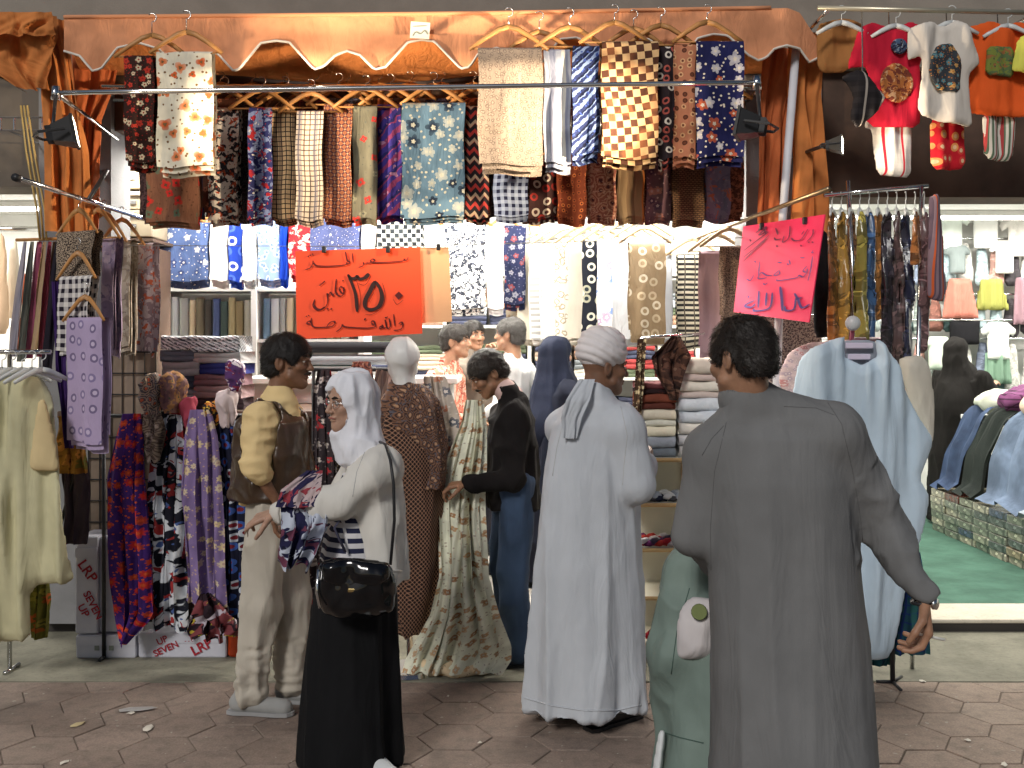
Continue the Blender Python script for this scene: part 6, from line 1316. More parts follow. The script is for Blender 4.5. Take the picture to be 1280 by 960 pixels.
MB().tube([wc + Vector((.029 * math.cos(a), .029 * math.sin(a), .004 * math.cos(a))) for a in [k * math.pi / 8 for k in range(17)]], .006, 6, cap=False).build('strap', BLACK, wa, True)
MB().tube([wc + Vector((.02, -.026, 0)), wc + Vector((.026, -.033, 0))], [.017, .016], 12).build('case', STEEL, wa, True)
cg = npv(J['wrR']) + npv(hd) * .115
tag(MB().tube([Vector(cg) + Vector((-.035, .0, .004)), Vector(cg) + Vector((.045, -.012, -.012))], .004, 6).build('cigarette', solid('cigarette_paper', (.75, .73, .68), .7), None, True), 'white cigarette between the fingers of the man in grey', 'cigarette')
for s_ in 'LR': shoe(r1, J['an' + s_], (-.1, 1), .27, BLACK, BLACK)

# ---------------------------------------------------------------- 2 the man in the white robe and turban
D = 4.63
r2 = empty('person', Vector((P(730, 0, D).x, D, 0)), 'man in a long white robe and white turban facing the display shelf', 'person')
J = dict(neck=P(742, 497, D), shL=P(708, 530, D + .10), shR=P(780, 534, D - .08), elL=P(712, 610, D + .16), wrL=P(780, 590, D + .36), elR=P(796, 606, D - .10), wrR=P(808, 580, D + .10)); f2 = (.78, .62)
J.update(lowbody(P(733, 0, D).x, D, .95, f2))
H = Head(P(755, 459, D), (.95, .28), 6, 0, 1.04)
body(r2, H, J, skin('brown_skin', (.20, .10, .06)), [(J['wrR'], (.35, .8, .25), (-.6, .3, 0), {}), (J['wrL'], (.5, .8, .1), (0, 0, -1), {})], fwd=(*f2, 0)); H.features(r2)
WR = fabric('plain', [(190, 194, 200)], coords='OBJ', wear=.08, rough=.9)
F_ = robe_field([(512, 708, 778, .09), (530, 692, 795, .13), (600, 676, 798, .17), (700, 663, 800, .20), (800, 655, 806, .225)], D, .25, (.085, P(731, 0, D).x, .292, .25), extra=[J['wrR'], J['wrL'], J['elR']])
F_.cone(J['shL'] - Vector((0, 0, .015)), J['shR'] - Vector((0, 0, .015)), .075, .078, .07); F_.cone(J['neck'] + Vector((0, 0, .012)), J['shR'] - Vector((0, 0, .01)), .068, .074, .06); F_.cone(J['neck'] + Vector((0, 0, .012)), J['shL'] - Vector((0, 0, .01)), .068, .074, .06)
F_.cone(J['shR'], J['elR'], .088, .082, .04); F_.cone(J['elR'], J['wrR'] - Vector((.02, .06, 0)), .082, .06, .015); F_.cone(J['shL'], J['elL'], .08, .07, .03); F_.cone(J['elL'], J['wrL'], .07, .055, .015)
ob = F_.build('robe', WR, r2, fold_fn(1.4, .05, .009, .036, 8, .42, 9))
seam(r2, ob, [[(776, 508), (784, 545), (780, 580), (778, 610)], [(706, 520), (696, 560), (690, 600)]], solid('white_stitch', lin((178, 178, 178)), .9), .0016)
seam(r2, ob, [[(655, 872), (690, 882), (730, 888), (770, 888), (805, 880)]], WR, .004, 'hem')
F2 = Fld(npv(J['neck']) - .13, npv(J['neck']) + .13, .0055); F2.cone(J['neck'] + Vector((0, 0, .005)), J['neck'] + Vector((.012, .01, .028)), .082, .079, 0); F2.cone(J['neck'] + Vector((.003, .003, 0)), J['neck'] + Vector((.03, .03, .2)), .067, .074, .006, None, 's'); F2.build('collar', WR, r2)
lo, hi = H.bounds(); F2 = Fld(lo - .03, hi + .05, .0065); F2.ell(H.w(0, -.020, .066), npv((.104, .116, .078)), H.M, 0); F2.ell(H.w(0, -.018, .108), npv((.092, .102, .070)), H.M, .02); F2.ell(H.w(0, .11, -.035), npv((.11, .07, .07)), H.M, .01, 's')
def tw(v):
    q = (v - H.c) @ H.M; a = np.arctan2(q[:, 0], q[:, 1]); ph = q[:, 2] * 190 + 7 * np.sin(a + .7) + 2.5 * np.sin(2 * a); return .0075 * np.abs(np.sin(ph * .5)) + folds(v, 20, 20, .003, 3, False)
drape('turban_tail', [(474, 724, 744, D - .09), (500, 708, 738, D - .15), (522, 702, 728, D - .152), (548, 704, 722, D - .15)], WR, r2, 2, .008, D, seed=3, nx=20, ny=20)
F2.build('turban', fabric('plain', [(226, 220, 220)], coords='OBJ', wear=.1), r2, tw)
for s_ in 'LR': shoe(r2, J['an' + s_], f2, .28, BLACK, BLACK)

# ---------------------------------------------------------------- 3 the woman in the white headscarf
D = 4.14
r3 = empty('person', Vector((P(440, 0, D).x, D, 0)), 'woman in a white headscarf, pale cardigan and long black skirt reaching forward', 'person')
J = dict(neck=P(452, 556, D), shR=P(452, 585, D + .16), shL=P(478, 585, D - .13), elL=P(424, 628, D - .18), wrL=P(346, 640, D - .12), elR=P(420, 640, D + .16), wrR=P(385, 625, D + .05)); f3 = (-.95, -.30)
J.update(lowbody(P(445, 0, D).x, D, .88, f3)); J['anL'] += Vector((.05, .02, 0))
H = Head(P(438, 503, D), (-.76, -.65), 4, 0, .98)
body(r3, H, J, skin('fair_skin', (.42, .25, .175)), [(J['wrL'], (-1, -.05, -.35), (.1, .3, -1), dict(curl=(.3, .34, .4, .5), side=1)), (J['wrR'], (-.8, .1, -.6), (0, -.3, -1), {})], fwd=(*f3, 0), thin=.8, foot=.06)
H.features(r3, lips=(.30, .10, .08))
CW = fabric('plain', [(216, 212, 204)], coords='OBJ', wear=.08, rough=.95)
F_ = robe_field([(568, 437, 488, .10), (590, 434, 500, .155), (640, 432, 506, .175), (700, 436, 510, .18)], D, .2, (P(0, 722, D).z, P(474, 0, D).x, .122, .185), h=.009, extra=[J['wrL'], J['wrR']])
F_.cone(J['shL'], J['shR'], .07, .068, .04); F_.cone(J['neck'] - Vector((0, 0, .02)), J['shL'], .05, .06, .03); F_.cone(J['shL'], J['elL'], .082, .075, .04); F_.cone(J['elL'], J['wrL'] + Vector((.03, 0, 0)), .075, .048, .015); F_.cone(J['shR'], J['elR'], .075, .065, .03); F_.cone(J['elR'], J['wrR'], .065, .05, .015)
ob = F_.build('cardigan', CW, r3, lambda v: folds(v, 9, 6, .010, 4, False) + folds(v, 10, 4, .016, 8))
seam(r3, ob, [[(458, 560), (446, 590), (440, 625)], [(503, 600), (508, 660), (508, 712)]], solid('white_stitch', (0, 0, 0)), .0016)
seam(r3, ob, [[(349, 628), (347, 642), (350, 656)]], CW, .008, 'cuff'); seam(r3, ob, [[(440, 706), (470, 712), (506, 714)]], CW, .006, 'hem')
MB().tube([P(431, 640, D - .19), P(418, 660, D - .2), P(432, 690, D - .19)], .006, 5).build('embroidery', solid('dark_thread', (.06, .06, .1), .8), r3, True)
SK = fabric('plain', [(20, 20, 22)], coords='OBJ', wear=.2, rough=.9)
F_ = robe_field([(685, 404, 492, .13), (720, 398, 496, .15), (800, 387, 497, .17), (900, 379, 500, .18)], D, .05, (P(0, 950, D).z, P(439, 0, D).x, .207, .185)); F_.build('skirt', SK, r3, fold_fn(.85, .02, .006, .028, 11, .5, 12))
F_ = robe_field([(590, 430, 470, .12), (640, 416, 484, .15), (668, 406, 490, .162), (690, 402, 492, .17)], D, .05, (P(0, 699, D).z, P(447, 0, D).x, .148, .172), h=.009); F_.build('blouse_hem', fabric('hstripe', [(214, 212, 214), (40, 44, 70), (214, 212, 214)], 26, coords='OBJ'), r3, lambda v: folds(v, 12, 3, .006, 3))
lo, hi = H.bounds(); F2 = Fld(lo - (.1, .12, .16), hi + (.12, .12, .04), .0075)
F2.ell(H.w(0, -.018, .028), npv((.094, .118, .108)), H.M, 0); F2.ell(H.w(0, -.02, -.06), npv((.088, .10, .09)), H.M, .03); F2.cone(H.w(0, -.01, -.09), npv(J['neck']) + (0, 0, -.015), .082, .105, .04); F2.cone(H.w(0, .05, -.125), H.w(0, .03, -.16), .04, .06, .03)
F2.ell(H.w(0, .112, -.020), npv((.066, .085, .094)), H.M, .008, 's'); F2.build('headscarf', fabric('plain', [(226, 226, 232)], coords='OBJ', wear=.06), r3, lambda v: folds(v, 19, 9, .012, 15))
# spectacles
gl = MB()
for sx in (-1, 1): gl.tube([Vector(H.w(sx * .031 + .021 * math.cos(a), .104 - abs(.010 * math.cos(a)) - .004, .004 + .016 * math.sin(a))) for a in [k * math.pi / 8 for k in range(17)]], .0016, 5, cap=False); gl.tube([Vector(H.w(sx * .052, .093, .008)), Vector(H.w(sx * .074, .02, .006))], .0018, 5)
gl.tube([Vector(H.w(-.010, .103, .008)), Vector(H.w(.010, .103, .008))], .0016, 5); gl.build('spectacles', STEEL, r3, True)
for s_ in 'LR': shoe(r3, J['an' + s_], (.55, -.8) if s_ == 'L' else f3, .23, WP, WP)
MB().tube([J['wrL'] + Vector((.025 + .01 * math.cos(a) * 0, .034 * math.cos(a), .034 * math.sin(a))) for a in [k * .7 for k in range(10)]], .007, 6).build('bangle', BLACK, r3, True)
# handbag
hb = empty('handbag', P(445, 770, D - .24), 'shiny black patent handbag hanging from the woman in the white headscarf', 'handbag')
PAT = solid('patent_leather', (.004, .004, .005), .13, spec=.45, coat=.25)
bg_ = puff('pouch', [(400, 702), (420, 697), (460, 699), (488, 703), (496, 730), (492, 764), (470, 772), (430, 774), (404, 768), (393, 740)], D - .27, PAT, hb, T=.055, h=.007, soft=.05, amp=.006, fx=14, fz=14, seed=6)
puff('flap', [(402, 704), (430, 699), (486, 705), (488, 722), (470, 735), (430, 736), (404, 728)], D - .318, PAT, hb, T=.016, h=.006, soft=.02, amp=.006, fx=18, fz=18, seed=9)
MB().tube([P(488, 706, D - .26), P(493, 650, D - .245), P(492, 605, D - .262), P(488, 575, D - .235), P(482, 556, D - .15), P(470, 550, D)], .006, 6).build('strap', BLACK, hb, True)
MB().box(P(443, 738, D - .334), (.05, .006, .014), bev=.003).build('clasp', solid('gold_metal', (.6, .45, .2), .25, 1.0), hb)
MB().tube([P(398, 712, D - .3), P(396, 740, D - .31), P(400, 760, D - .31)], .006, 6).build('zip_pull', CHROME, hb, True)
# scarf over her arm
tag(drape('scarf', [(632, 352, 412, D - .2), (660, 356, 412, D - .24), (690, 350, 398, D - .25), (708, 350, 385, D - .25)], fabric('blob', [(34, 34, 66), (190, 196, 210), (110, 60, 80), (20, 22, 40)], 14), None, 3, .03, seed=33, jag=.02), 'navy patterned scarf held over the arm of the woman in the headscarf', 'scarf')
tag(drape('scarf', [(588, 384, 404, D - .12), (612, 352, 402, D - .215), (634, 345, 400, D - .235)], fabric('blob', [(44, 40, 74), (190, 170, 170), (150, 60, 70), (24, 22, 40)], 16), None, 2, .012, seed=34), 'dark flowered scarf laid along the sleeve of the woman in the headscarf', 'scarf')

# ---------------------------------------------------------------- 4 the man in the leather vest
D = 4.78
r4 = empty('person', Vector((P(345, 0, D).x, D, 0)), 'moustached man in a brown leather vest, yellow jumper and beige trousers', 'person')
J = dict(neck=P(345, 500, D), shL=P(326, 522, D - .16), shR=P(358, 520, D + .17), elL=P(318, 582, D - .22), wrL=P(346, 628, D - .17), elR=P(378, 590, D + .2), wrR=P(395, 640, D + .12)); f4 = (.96, -.12)
J.update(lowbody(P(343, 0, D).x, D, .94, f4, .08)); J['anL'] += Vector((.06, -.02, 0)); J['knL'] += Vector((.03, 0, 0)); J['anR'] += Vector((-.09, .03, 0)); J['knR'] += Vector((-.05, 0, 0))
H = Head(P(361, 452, D), (.985, -.17), 4, 0, 1.06)
body(r4, H, J, skin('brown_skin2', (.235, .115, .065)), [(J['wrL'], (-.15, -.05, -1), (.9, .2, .1), dict(side=1)), (J['wrR'], (.3, 0, -1), (-.8, -.3, 0), {})], fwd=(*f4, 0), thin=.86)
H.features(r4, lips=(.2, .07, .06)); H.moustache(r4); H.hair(r4, (.014, .011, .010), back=-.075, seed=4, grow=.014)
YL = fabric('plain', [(232, 204, 150)], coords='OBJ', wear=.12, rough=.95)
F_ = robe_field([(506, 330, 362, .11), (530, 304, 380, .19), (600, 296, 384, .18)], D, 0, (P(0, 628, D).z, P(340, 0, D).x, .15, .165), h=.009, extra=[J['elL'], J['elR']]); F_.cone(J['shL'], J['shR'], .06, .06, .04)
F_.cone(J['neck'] - Vector((0, 0, .02)), J['neck'] + Vector((.012, 0, .035)), .075, .066, .02); F_.cone(J['neck'] - Vector((-.02, 0, .03)), (J['shL'] + J['shR']) / 2 - Vector((-.02, 0, .1)), .085, .135, .03)
F_.cone(J['shL'], J['elL'], .076, .066, .03); F_.cone(J['elL'], J['elL'].lerp(J['wrL'], .28), .066, .055, .01); F_.cone(J['shR'], J['elR'], .076, .064, .03); F_.cone(J['elR'], J['elR'].lerp(J['wrR'], .3), .062, .055, .01)
F_.build('jumper', YL, r4, lambda v: folds(v, 11, 20, .009, 7))
LEA = solid('brown_leather', (.055, .03, .016), .3, spec=.6, var=.35, bump=.4, bsc=40)
F_ = robe_field([(500, 322, 366, .13), (525, 298, 386, .215), (600, 288, 392, .205)], D, 0, (P(0, 622, D).z, P(339, 0, D).x, .19, .19), h=.009); F_.cone(J['shL'] + Vector((0, .03, 0)), J['shR'], .068, .07, .04)
for a in 'LR': F_.cone(J['sh' + a] + (Vector((0, -.02, .02)) if a == 'L' else Vector((0, .02, .02))), J['el' + a], .088, .08, .006, None, 's')
F_.cone(J['neck'] + Vector((.06, 0, -.07)), J['neck'] + Vector((.10, 0, .10)), .085, .12, .01, None, 's'); F_.cone(J['neck'] - Vector((0, 0, .02)), J['neck'] + Vector((0, 0, .1)), .078, .075, .01, None, 's')
F_.build('vest', LEA, r4, lambda v: folds(v, 11, 7, .018, 6))
BG = fabric('plain', [(190, 182, 168)], coords='OBJ', wear=.12)
pts = [J[k] for k in ('hipL', 'hipR', 'anL', 'anR')]; F_ = Fld(np.min(pts, 0) - .2, np.max(pts, 0) + .22, .011)
for a in 'LR': F_.cone(J['hip' + a] + Vector((0, 0, .05)), J['kn' + a], .102, .088, .03); F_.cone(J['kn' + a], J['an' + a] + Vector((0, 0, .0)), .088, .078, .03)
F_.build('trousers', BG, r4, lambda v: folds(v, 11, 3, .016, 3) + np.where(v[:, 2] < .32, folds(v, 9, 24, .011, 5), 0))
GS = solid('grey_canvas', (.3, .3, .29), .8)
for s_ in 'LR': shoe(r4, J['an' + s_], f4, .26, GS, solid('grey_rubber', (.3, .3, .3), .7))

# ---------------------------------------------------------------- 5 the man in the black jumper, and the cloth he holds
D = 5.5
r5 = empty('person', Vector((P(640, 0, D).x, D, 0)), 'man in a black jumper and jeans bending his head over a long printed cloth', 'person')
J = dict(neck=P(640, 496, D), shL=P(643, 520, D - .14), shR=P(632, 518, D + .16), elL=P(640, 598, D - .2), wrL=P(584, 604, D - .26), elR=P(612, 590, D + .2), wrR=P(572, 600, D - .02)); f5 = (-.95, -.2)
J.update(lowbody(P(641, 0, D).x, D, .93, f5)); 
H = Head(P(609, 467, D), (-.93, -.32), 34, 0, 1.0)
body(r5, H, J, skin('tan_skin2', (.29, .15, .085)), [(J['wrL'], (-1, 0, -.15), (.1, .2, -1), dict(curl=(.6, .65, .7, .7), side=1)), (J['wrR'], (-1, -.1, .0), (0, 0, -1), {})], fwd=(*f5, 0), thin=.95)
H.features(r5); H.moustache(r5); H.hair(r5, (.020, .014, .010), back=-.07, seed=5, grow=.012)
BK = fabric('plain', [(27, 24, 24)], coords='OBJ', wear=.2, rough=.98)
F_ = robe_field([(500, 628, 654, .11), (525, 610, 668, .19), (580, 604, 674, .19)], D, 0, (P(0, 636, D).z, P(642, 0, D).x, .148, .17), h=.01, extra=[J['wrL'], J['wrR']]); F_.cone(J['shL'], J['shR'], .07, .07, .05); F_.cone(J['neck'] - Vector((0, 0, .03)), J['neck'] + Vector((-.02, 0, .01)), .085, .074, .03)
for a in 'LR': F_.cone(J['sh' + a], J['el' + a], .075, .066, .03); F_.cone(J['el' + a], J['wr' + a] + Vector((.02, 0, 0)), .065, .048, .015)
F_.build('jumper', BK, r5, lambda v: folds(v, 10, 7, .014, 2))
F2 = Fld(npv(J['neck']) - .13, npv(J['neck']) + .13, .008); F2.cone(J['neck'] + Vector((-.005, 0, 0)), J['neck'] + Vector((-.035, -.005, .035)), .07, .063, 0); F2.build('shirt_collar', fabric('plain', [(206, 176, 170)], coords='OBJ'), r5)
JN = fabric('plain', [(62, 80, 106)], coords='OBJ', wear=.35); pts = [J[k] for k in ('hipL', 'hipR', 'anL', 'anR')]; F_ = Fld(np.min(pts, 0) - .2, np.max(pts, 0) + .2, .013)
for a in 'LR': F_.cone(J['hip' + a] + Vector((0, 0, .04)), J['kn' + a], .105, .085, .03); F_.cone(J['kn' + a], J['an' + a], .085, .075, .03)
F_.build('jeans', JN, r5, lambda v: folds(v, 10, 4, .014, 3))
for s_ in 'LR': shoe(r5, J['an' + s_], f5, .27, solid('navy_shoe', (.03, .04, .07), .6), BLACK)
PR = fabric('floral', [(242, 234, 212), (160, 116, 76), (190, 150, 108), (186, 176, 158)], 15, size=.3, n=4)
cl = drape('printed_cloth', [(500, 582, 604, 5.40), (530, 576, 608, 5.36), (585, 552, 608, 5.34), (606, 546, 606, 5.35), (640, 544, 606, 5.31), (720, 548, 610, 5.22), (770, 536, 624, 5.20), (806, 516, 638, 5.22), (824, 506, 638, 5.24), (842, 500, 626, 5.20)], PR, None, 5, .032, nx=70, ny=60, seed=44)
tag(cl, 'long cream cloth with brown flowers held up and trailing on the ground', 'fabric')
f = Fld((P(500, 0, 5.3).x, 5.1, -.02), (P(640, 0, 5.3).x, 5.62, .22), .012); cc = P(566, 0, 5.35).x
for k in range(9): an = k * .7; f.cone((cc + .2 * math.cos(an), 5.35 + .12 * math.sin(an), .03), (cc + .2 * math.cos(an + .9), 5.35 + .12 * math.sin(an + .9), .035), .035, .04, .02)
V, Q = f.mesh(lambda v: folds(v, 16, 16, .02, 4, False)); V[:, 2] = np.maximum(V[:, 2], .006)
mesh('gathered_end', V, Q, fabric('floral', [(226, 202, 166), (160, 108, 70), (186, 142, 98), (160, 140, 120)], 13, coords='OBJ', size=.3, n=4), cl)

# ---------------------------------------------------------------- people inside the shops (smaller in view)
def inside(label, D, hx, hy, f, skinm, hairc, torso, low, x=None, pitch=0, sc=1.0, scarf=None, garment='shirt', lowname='trousers', sh=.19, hairseed=20, moust=False, wr=None, gr=.011, cape=True):
    c = P(hx, hy, D); x = c.x if x is None else P(x, 0, D).x; fz = c.z - .16 * sc
    ro = empty('person', (x, D, FLOORZ), label, 'person'); fv = Vector((f[0], f[1], 0)).normalized(); rt = Vector((fv.y, -fv.x, 0)); b = Vector((x, D, 0))
    Jn = dict(neck=Vector((x * .6 + c.x * .4, D, fz))); hip = FLOORZ + (fz - FLOORZ) * .60
    for k, s_ in (('L', -1), ('R', 1)):
        Jn['sh' + k] = b + rt * sh * .9 * s_ + Vector((0, 0, fz - .08)); Jn['el' + k] = b + rt * (sh + .05) * s_ + fv * .03 + Vector((0, 0, fz - .36)); Jn['wr' + k] = (b + rt * (sh - .02) * s_ + fv * .22 + Vector((0, 0, fz - .42))) if not (wr and k == wr[0]) else P(*wr[1])
        if wr and k == wr[0]: Jn['el' + k] = (Jn['sh' + k] + Jn['wr' + k]) / 2 + Vector((.06, -.1, -.14))
    Jn.update(lowbody(x, D, hip, f, .09, FLOORZ)); Hh = Head(c, f, pitch, 0, sc)
    body(ro, Hh, Jn, skinm, [(Jn['wr' + k], fv + Vector((0, 0, -.4 if not (wr and k == wr[0]) else .8)), (0, 0, -1), {}) for k in 'LR'], hc=.022, hf=.0062, thin=.9)
    Hh.features(ro)
    if moust: Hh.moustache(ro)
    if hairc: Hh.hair(ro, hairc, seed=hairseed, h=.008, grow=gr)
    zs = [fz - .04, fz - .1, fz - .3, hip - .02]; xx = [x] * 4; yw = math.atan2(rt.y, rt.x)
    F_ = Fld((x - .42, D - .42, FLOORZ), (x + .42, D + .42, fz + .12), .014)
    if low is None: F_.loft(zs[:3] + [FLOORZ + .03], xx, D, [.1, sh + .02, sh + .03, .3], [.1, .14, .16, .26], yw, 0)
    else: F_.loft(zs, xx, D, [.1, sh + .02, sh + .02, sh], [.1, .14, .145, .15], yw, 0)
    F_.cone(Jn['shL'], Jn['shR'], .065, .065, .04); F_.cone(Jn['neck'] - Vector((0, 0, .04)), Jn['neck'] + Vector((0, 0, .012)), .085, .07, .02)
    for k in 'LR': F_.cone(Jn['sh' + k], Jn['el' + k], .07, .06, .03); F_.cone(Jn['el' + k], Jn['wr' + k] if low is None else Jn['el' + k].lerp(Jn['wr' + k], .8), .06, .05, .015)
    F_.build(garment, torso, ro, lambda v: folds(v, 10, 4, .018, hairseed))
    if low is not None:
        F_ = Fld((x - .35, D - .3, FLOORZ), (x + .35, D + .3, hip + .15), .018)
        for k in 'LR': F_.cone(Jn['hip' + k] + Vector((0, 0, .04)), Jn['kn' + k], .105, .085, .03); F_.cone(Jn['kn' + k], Jn['an' + k], .085, .075, .03)
        F_.build(lowname, low, ro)
    if scarf:
        F2 = Fld(Hh.c - (.42, .42, 1.5), Hh.c + (.42, .42, .2), .012); F2.ell(Hh.w(0, -.018, .028), npv((.096, .12, .11)) * sc, Hh.M, 0); F2.ell(Hh.w(0, -.03, -.07), npv((.1, .11, .1)) * sc, Hh.M, .04); F2.cone(Hh.w(0, -.03, -.1), npv(Jn['neck']) + (0, 0, -.08), .10, .16, .05); F2.cone(npv(Jn['neck']) - (0, 0, .05), npv(Jn['neck']) - (0, 0, .34), .15, .19 if cape else .23, .05); F2.cone(npv(Jn['neck']) - (0, 0, .3), npv(Jn['neck']) - (0, 0, .6 if cape else 1.0), .185 if cape else .23, .1 if cape else .27, .08)
        F2.ell(Hh.w(0, .112, -.018), npv((.058, .07, .088)) * sc, Hh.M, .008, 's'); F2.build('headscarf', scarf, ro, lambda v: folds(v, 11, 3, .012, 15))
    for k in 'LR': shoe(ro, Jn['an' + k], f, .26, BLACK, BLACK, FLOORZ + .002)
    return ro
inside('young man in a red and white patterned shirt deep in the shop', 7.4, 570, 427, (.95, -.25), skin('tan_skin3', (.36, .2, .125)), (.02, .015, .012), fabric('blob', [(196, 120, 100), (222, 190, 170), (160, 70, 60), (206, 150, 130)], 22, coords='OBJ'), PL(60, 60, 70), x=556, hairseed=21, gr=.014)
inside('grey haired man in a white shirt facing the back of the shop', 7.3, 637, 418, (-.86, .3), skin('tan_skin3', (0, 0, 0)), (.07, .066, .062), fabric('plain', [(220, 222, 222)], coords='OBJ'), PL(60, 60, 62), x=646, hairseed=22)
inside('woman in a navy headscarf beside the man in white', 7.0, 697, 444, (.8, .5), skin('fair_skin', (0, 0, 0)), None, PL(30, 34, 48), None, x=692, scarf=fabric('plain', [(28, 34, 52)], coords='OBJ'), garment='gown', hairseed=23)
inside('dark haired man raising a hand to his face behind the red shirt', 7.95, 592, 420, (.5, -.8), skin('tan_skin', (0, 0, 0)), (.02, .016, .014), PL(120, 110, 100), PL(50, 50, 60), hairseed=24, wr=('R', (608, 440, 7.75)))
inside('woman in a black abaya browsing in the shop with the green carpet', 9.3, 1196, 440, (.75, .6), skin('fair_skin', (0, 0, 0)), None, fabric('plain', [(21, 19, 18)], coords='OBJ'), None, x=1200, cape=False, scarf=fabric('plain', [(22, 20, 19)], coords='OBJ'), garment='abaya', sh=.22, hairseed=25, wr=('R', (1238, 486, 9.3)))

# ---------------------------------------------------------------- the child in green beside the man in grey
D = 3.4
r6 = empty('person', Vector((P(905, 0, D).x, D, 0)), 'child in a green tracksuit with white shoulder panel beside the man in grey', 'person')
cx_ = P(908, 0, D).x; f6 = (.35, .94); fv = Vector((.35, .94, 0)).normalized(); rt = Vector((fv.y, -fv.x, 0)); b = Vector((cx_, D, 0))
J = dict(neck=b + Vector((0, 0, .99)), shL=b - rt * .12 + Vector((0, 0, .935)), shR=b + rt * .12 + Vector((0, 0, .935)), elL=P(846, 815, D - .03), wrL=P(838, 900, D + .04), elR=b + rt * .2 + Vector((0, 0, .7)), wrR=b + rt * .18 + fv * .12 + Vector((0, 0, .6)))
J.update(lowbody(cx_, D, .62, f6, .075)); H = Head(b + Vector((.01, .01, 1.12)), f6, 0, 0, .86)
body(r6, H, J, skin('child_skin', (.38, .22, .14)), [(J['wrL'], (0, .1, -1), (.9, 0, 0), dict(sc=.7)), (J['wrR'], (0, .4, -1), (-.9, 0, 0), dict(sc=.7))], thin=.72); H.features(r6); H.hair(r6, (.02, .015, .012), seed=30)
GN = fabric('plain', [(122, 138, 130)], coords='OBJ', wear=.2, rough=.6)
F_ = robe_field([(735, 872, 945, .10), (760, 852, 960, .15), (860, 832, 976, .18), (930, 822, 980, .19)], D, 0, (.2, P(900, 0, D).x, .245, .20), h=.009, extra=[J['wrL'], J['wrR']])
F_.cone(J['shL'], J['elL'], .085, .088, .04); F_.cone(J['elL'], J['wrL'], .086, .06, .03); F_.cone(J['shR'], J['elR'], .08, .08, .04); F_.cone(J['elR'], J['wrR'], .08, .055, .02); F_.cone(J['shL'], J['shR'], .07, .07, .04)
ob = F_.build('jacket', GN, r6, lambda v: folds(v, 10, 6, .014, 5))
seam(r6, ob, [[(828, 915), (850, 922), (884, 930)], [(862, 735), (846, 790), (838, 850)]], solid('green_stitch', lin((70, 90, 82)), .9), .002)
puff('shoulder_panel', [(850, 764), (866, 748), (900, 750), (900, 822), (848, 826), (845, 792)], D - .115, fabric('plain', [(206, 200, 200)], coords='OBJ'), r6, T=.05, h=.008, soft=.06, amp=.01, seed=7, fx=12, fz=8)
MB().tube([P(874, 765, D - .172), P(874, 765, D - .160)], [.024, .026], 14).build('round_badge', fabric('plain', [(120, 130, 84)], coords='OBJ'), r6, False)
F_ = Fld((cx_ - .35, D - .3, .03), (cx_ + .3, D + .3, .72), .012)
for a in 'LR': F_.cone(J['hip' + a] + Vector((0, 0, .02)), J['kn' + a], .10, .085, .03); F_.cone(J['kn' + a], J['an' + a], .085, .075, .03)
F_.build('trousers', fabric('plain', [(96, 118, 112)], coords='OBJ', wear=.2), r6, lambda v: folds(v, 11, 5, .008, 4))
puff('side_stripe', [(824, 912), (832, 915), (822, 1010), (808, 1010)], D - .07, WP, r6, T=.04, h=.007, soft=.03, amp=.004, seed=2)
for s_ in 'LR': shoe(r6, J['an' + s_], f6, .2, WP, WP)

# ---------------------------------------------------------------- mannequin with shawls
D = 5.32; cxm = P(512, 0, D).x
mq = empty('mannequin', (cxm, D, 0), 'white headed mannequin draped in a brown checked shawl', 'mannequin')
WM = solid('white_mannequin', (.72, .71, .69), .45, var=.04)
F_ = Fld((cxm - .2, D - .2, 1.35), (cxm + .2, D + .2, 1.80), .009); hc_ = P(503, 444, D); F_.ell(hc_, (.09, .1, .1)); F_.ell(hc_ - Vector((0, -.02, .07)), (.078, .085, .06)); F_.cone(hc_ - Vector((0, 0, .08)), (cxm, D, 1.38), .052, .07, .02); F_.build('head', WM, mq, lambda v: folds(v, 16, 10, .006, 3))
MB().tube([(cxm, D, 1.4), (cxm, D, .02)], .016, 8).build('stand_post', CHROME, mq, True); MB().tube([(cxm, D, .006), (cxm, D, .022)], [.16, .14], 16).build('stand_base', CHROME, mq)
F_ = robe_field([(482, 492, 520, .07), (505, 478, 542, .13), (560, 474, 552, .16), (680, 480, 552, .15), (740, 490, 548, .12)], D, 0, (P(0, 790, D).z, P(516, 0, D).x, .07, .08), h=.011); F_.build('checked_shawl', fabric('lattice', [(34, 26, 26), (128, 96, 78), (160, 124, 100)], 42, coords='OBJ'), mq, fold_fn(1.5, .2, .01, .03, 12, .8, 14))
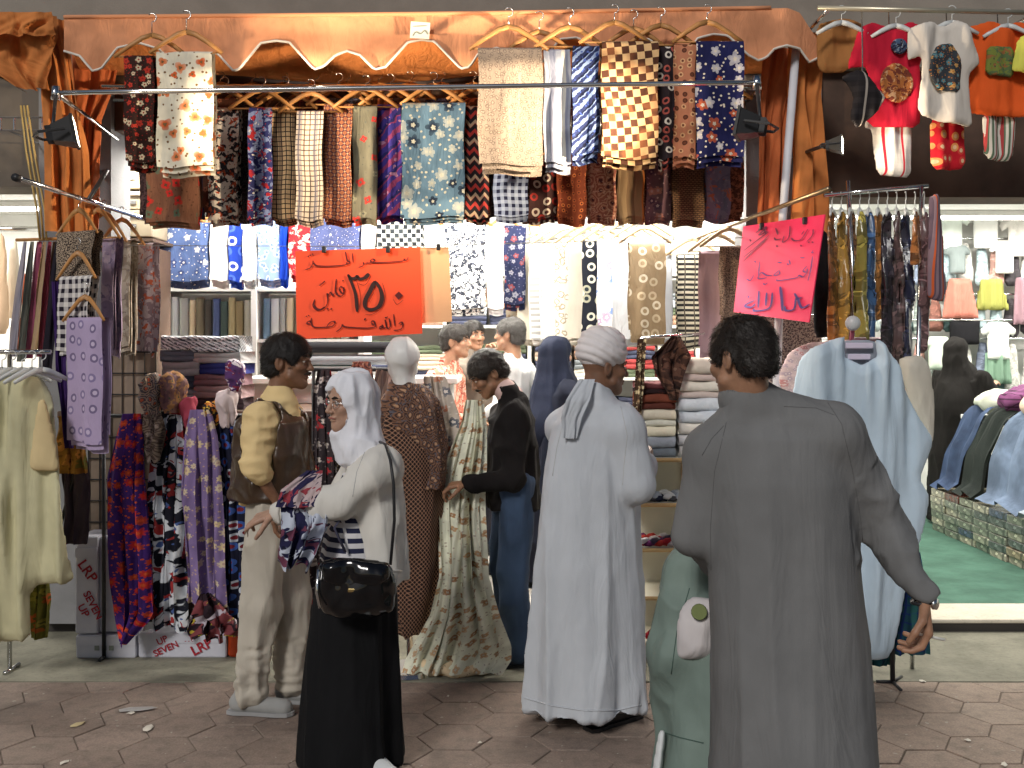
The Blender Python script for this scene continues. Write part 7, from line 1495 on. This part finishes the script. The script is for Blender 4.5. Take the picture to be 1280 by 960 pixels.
F_ = robe_field([(478, 488, 528, .08), (500, 476, 548, .15), (560, 478, 558, .175)], D, 0, (P(0, 610, D).z, P(524, 0, D).x, .15, .165), h=.011); F_.cone(P(470, 540, D - .2), P(506, 590, D - .24), .1, .16, .02, None, 's'); F_.build('paisley_shawl', fabric('paisley', [(120, 88, 70), (64, 48, 44), (176, 140, 110), (90, 90, 100)], 22, coords='OBJ'), mq, fold_fn(1.5, .9, .012, .03, 12, 1.4, 17))
tag(drape('shawl', [(470, 528, 556, 5.42), (520, 530, 572, 5.40), (600, 534, 566, 5.40)], fabric('floral', [(214, 200, 186), (190, 110, 70), (90, 96, 110), (226, 216, 206)], 14), None, 3, .04, seed=61), 'pale shawl with orange flowers hanging behind the mannequin', 'shawl', 'shawls behind the mannequin')
tag(drape('shawl', [(545, 530, 560, 5.38), (620, 528, 562, 5.37), (790, 500, 548, 5.36)], fabric('paisley', [(50, 54, 76), (120, 120, 130), (30, 32, 50), (150, 140, 140)], 18), None, 3, .04, seed=62), 'dark blue grey paisley shawl hanging behind the mannequin', 'shawl', 'shawls behind the mannequin')
for i, (xa_, xb_, yt_, m, lb) in enumerate([(392, 420, 462, fabric('floral', [(60, 52, 56), (190, 60, 66), (206, 196, 190), (120, 110, 110)], 14), 'charcoal shawl with red and white flowers'), (416, 440, 470, fabric('paisley', [(110, 100, 84), (60, 56, 52), (150, 136, 110), (90, 110, 100)], 16), 'olive paisley shawl'), (436, 470, 452, fabric('paisley', [(96, 60, 56), (150, 96, 80), (50, 40, 50), (180, 150, 130)], 14), 'brown red paisley shawl'), (464, 494, 462, fabric('stripe', [(130, 110, 100), (90, 74, 70), (176, 150, 140)], 20), 'striped taupe shawl')]):
    tag(drape('shawl', [(yt_, xa_ + 6, xb_ - 6, 5.55), (yt_ + 30, xa_, xb_, 5.5), (640, xa_ - 2, xb_ + 4, 5.5), (790, xa_ - 2, xb_ + 4, 5.5)], m, None, 3, .035, seed=70 + i), lb + ' on the rack between the vest and the headscarf', 'shawl', 'shawls on the middle rack')
mr = empty('shawl_rack', P(440, 820, 5.56), 'dark rack carrying shawls behind the woman in the headscarf', 'rack')
MB().tube([P(390, 462, 5.56), P(498, 462, 5.56)], .011, 8).build('rail', BLACK, mr, True)
for x in (392, 496): MB().tube([P(x, 462, 5.56), Vector((P(x, 0, 5.56).x, 5.56, .006))], .011, 8).build('upright', BLACK, mr, True)
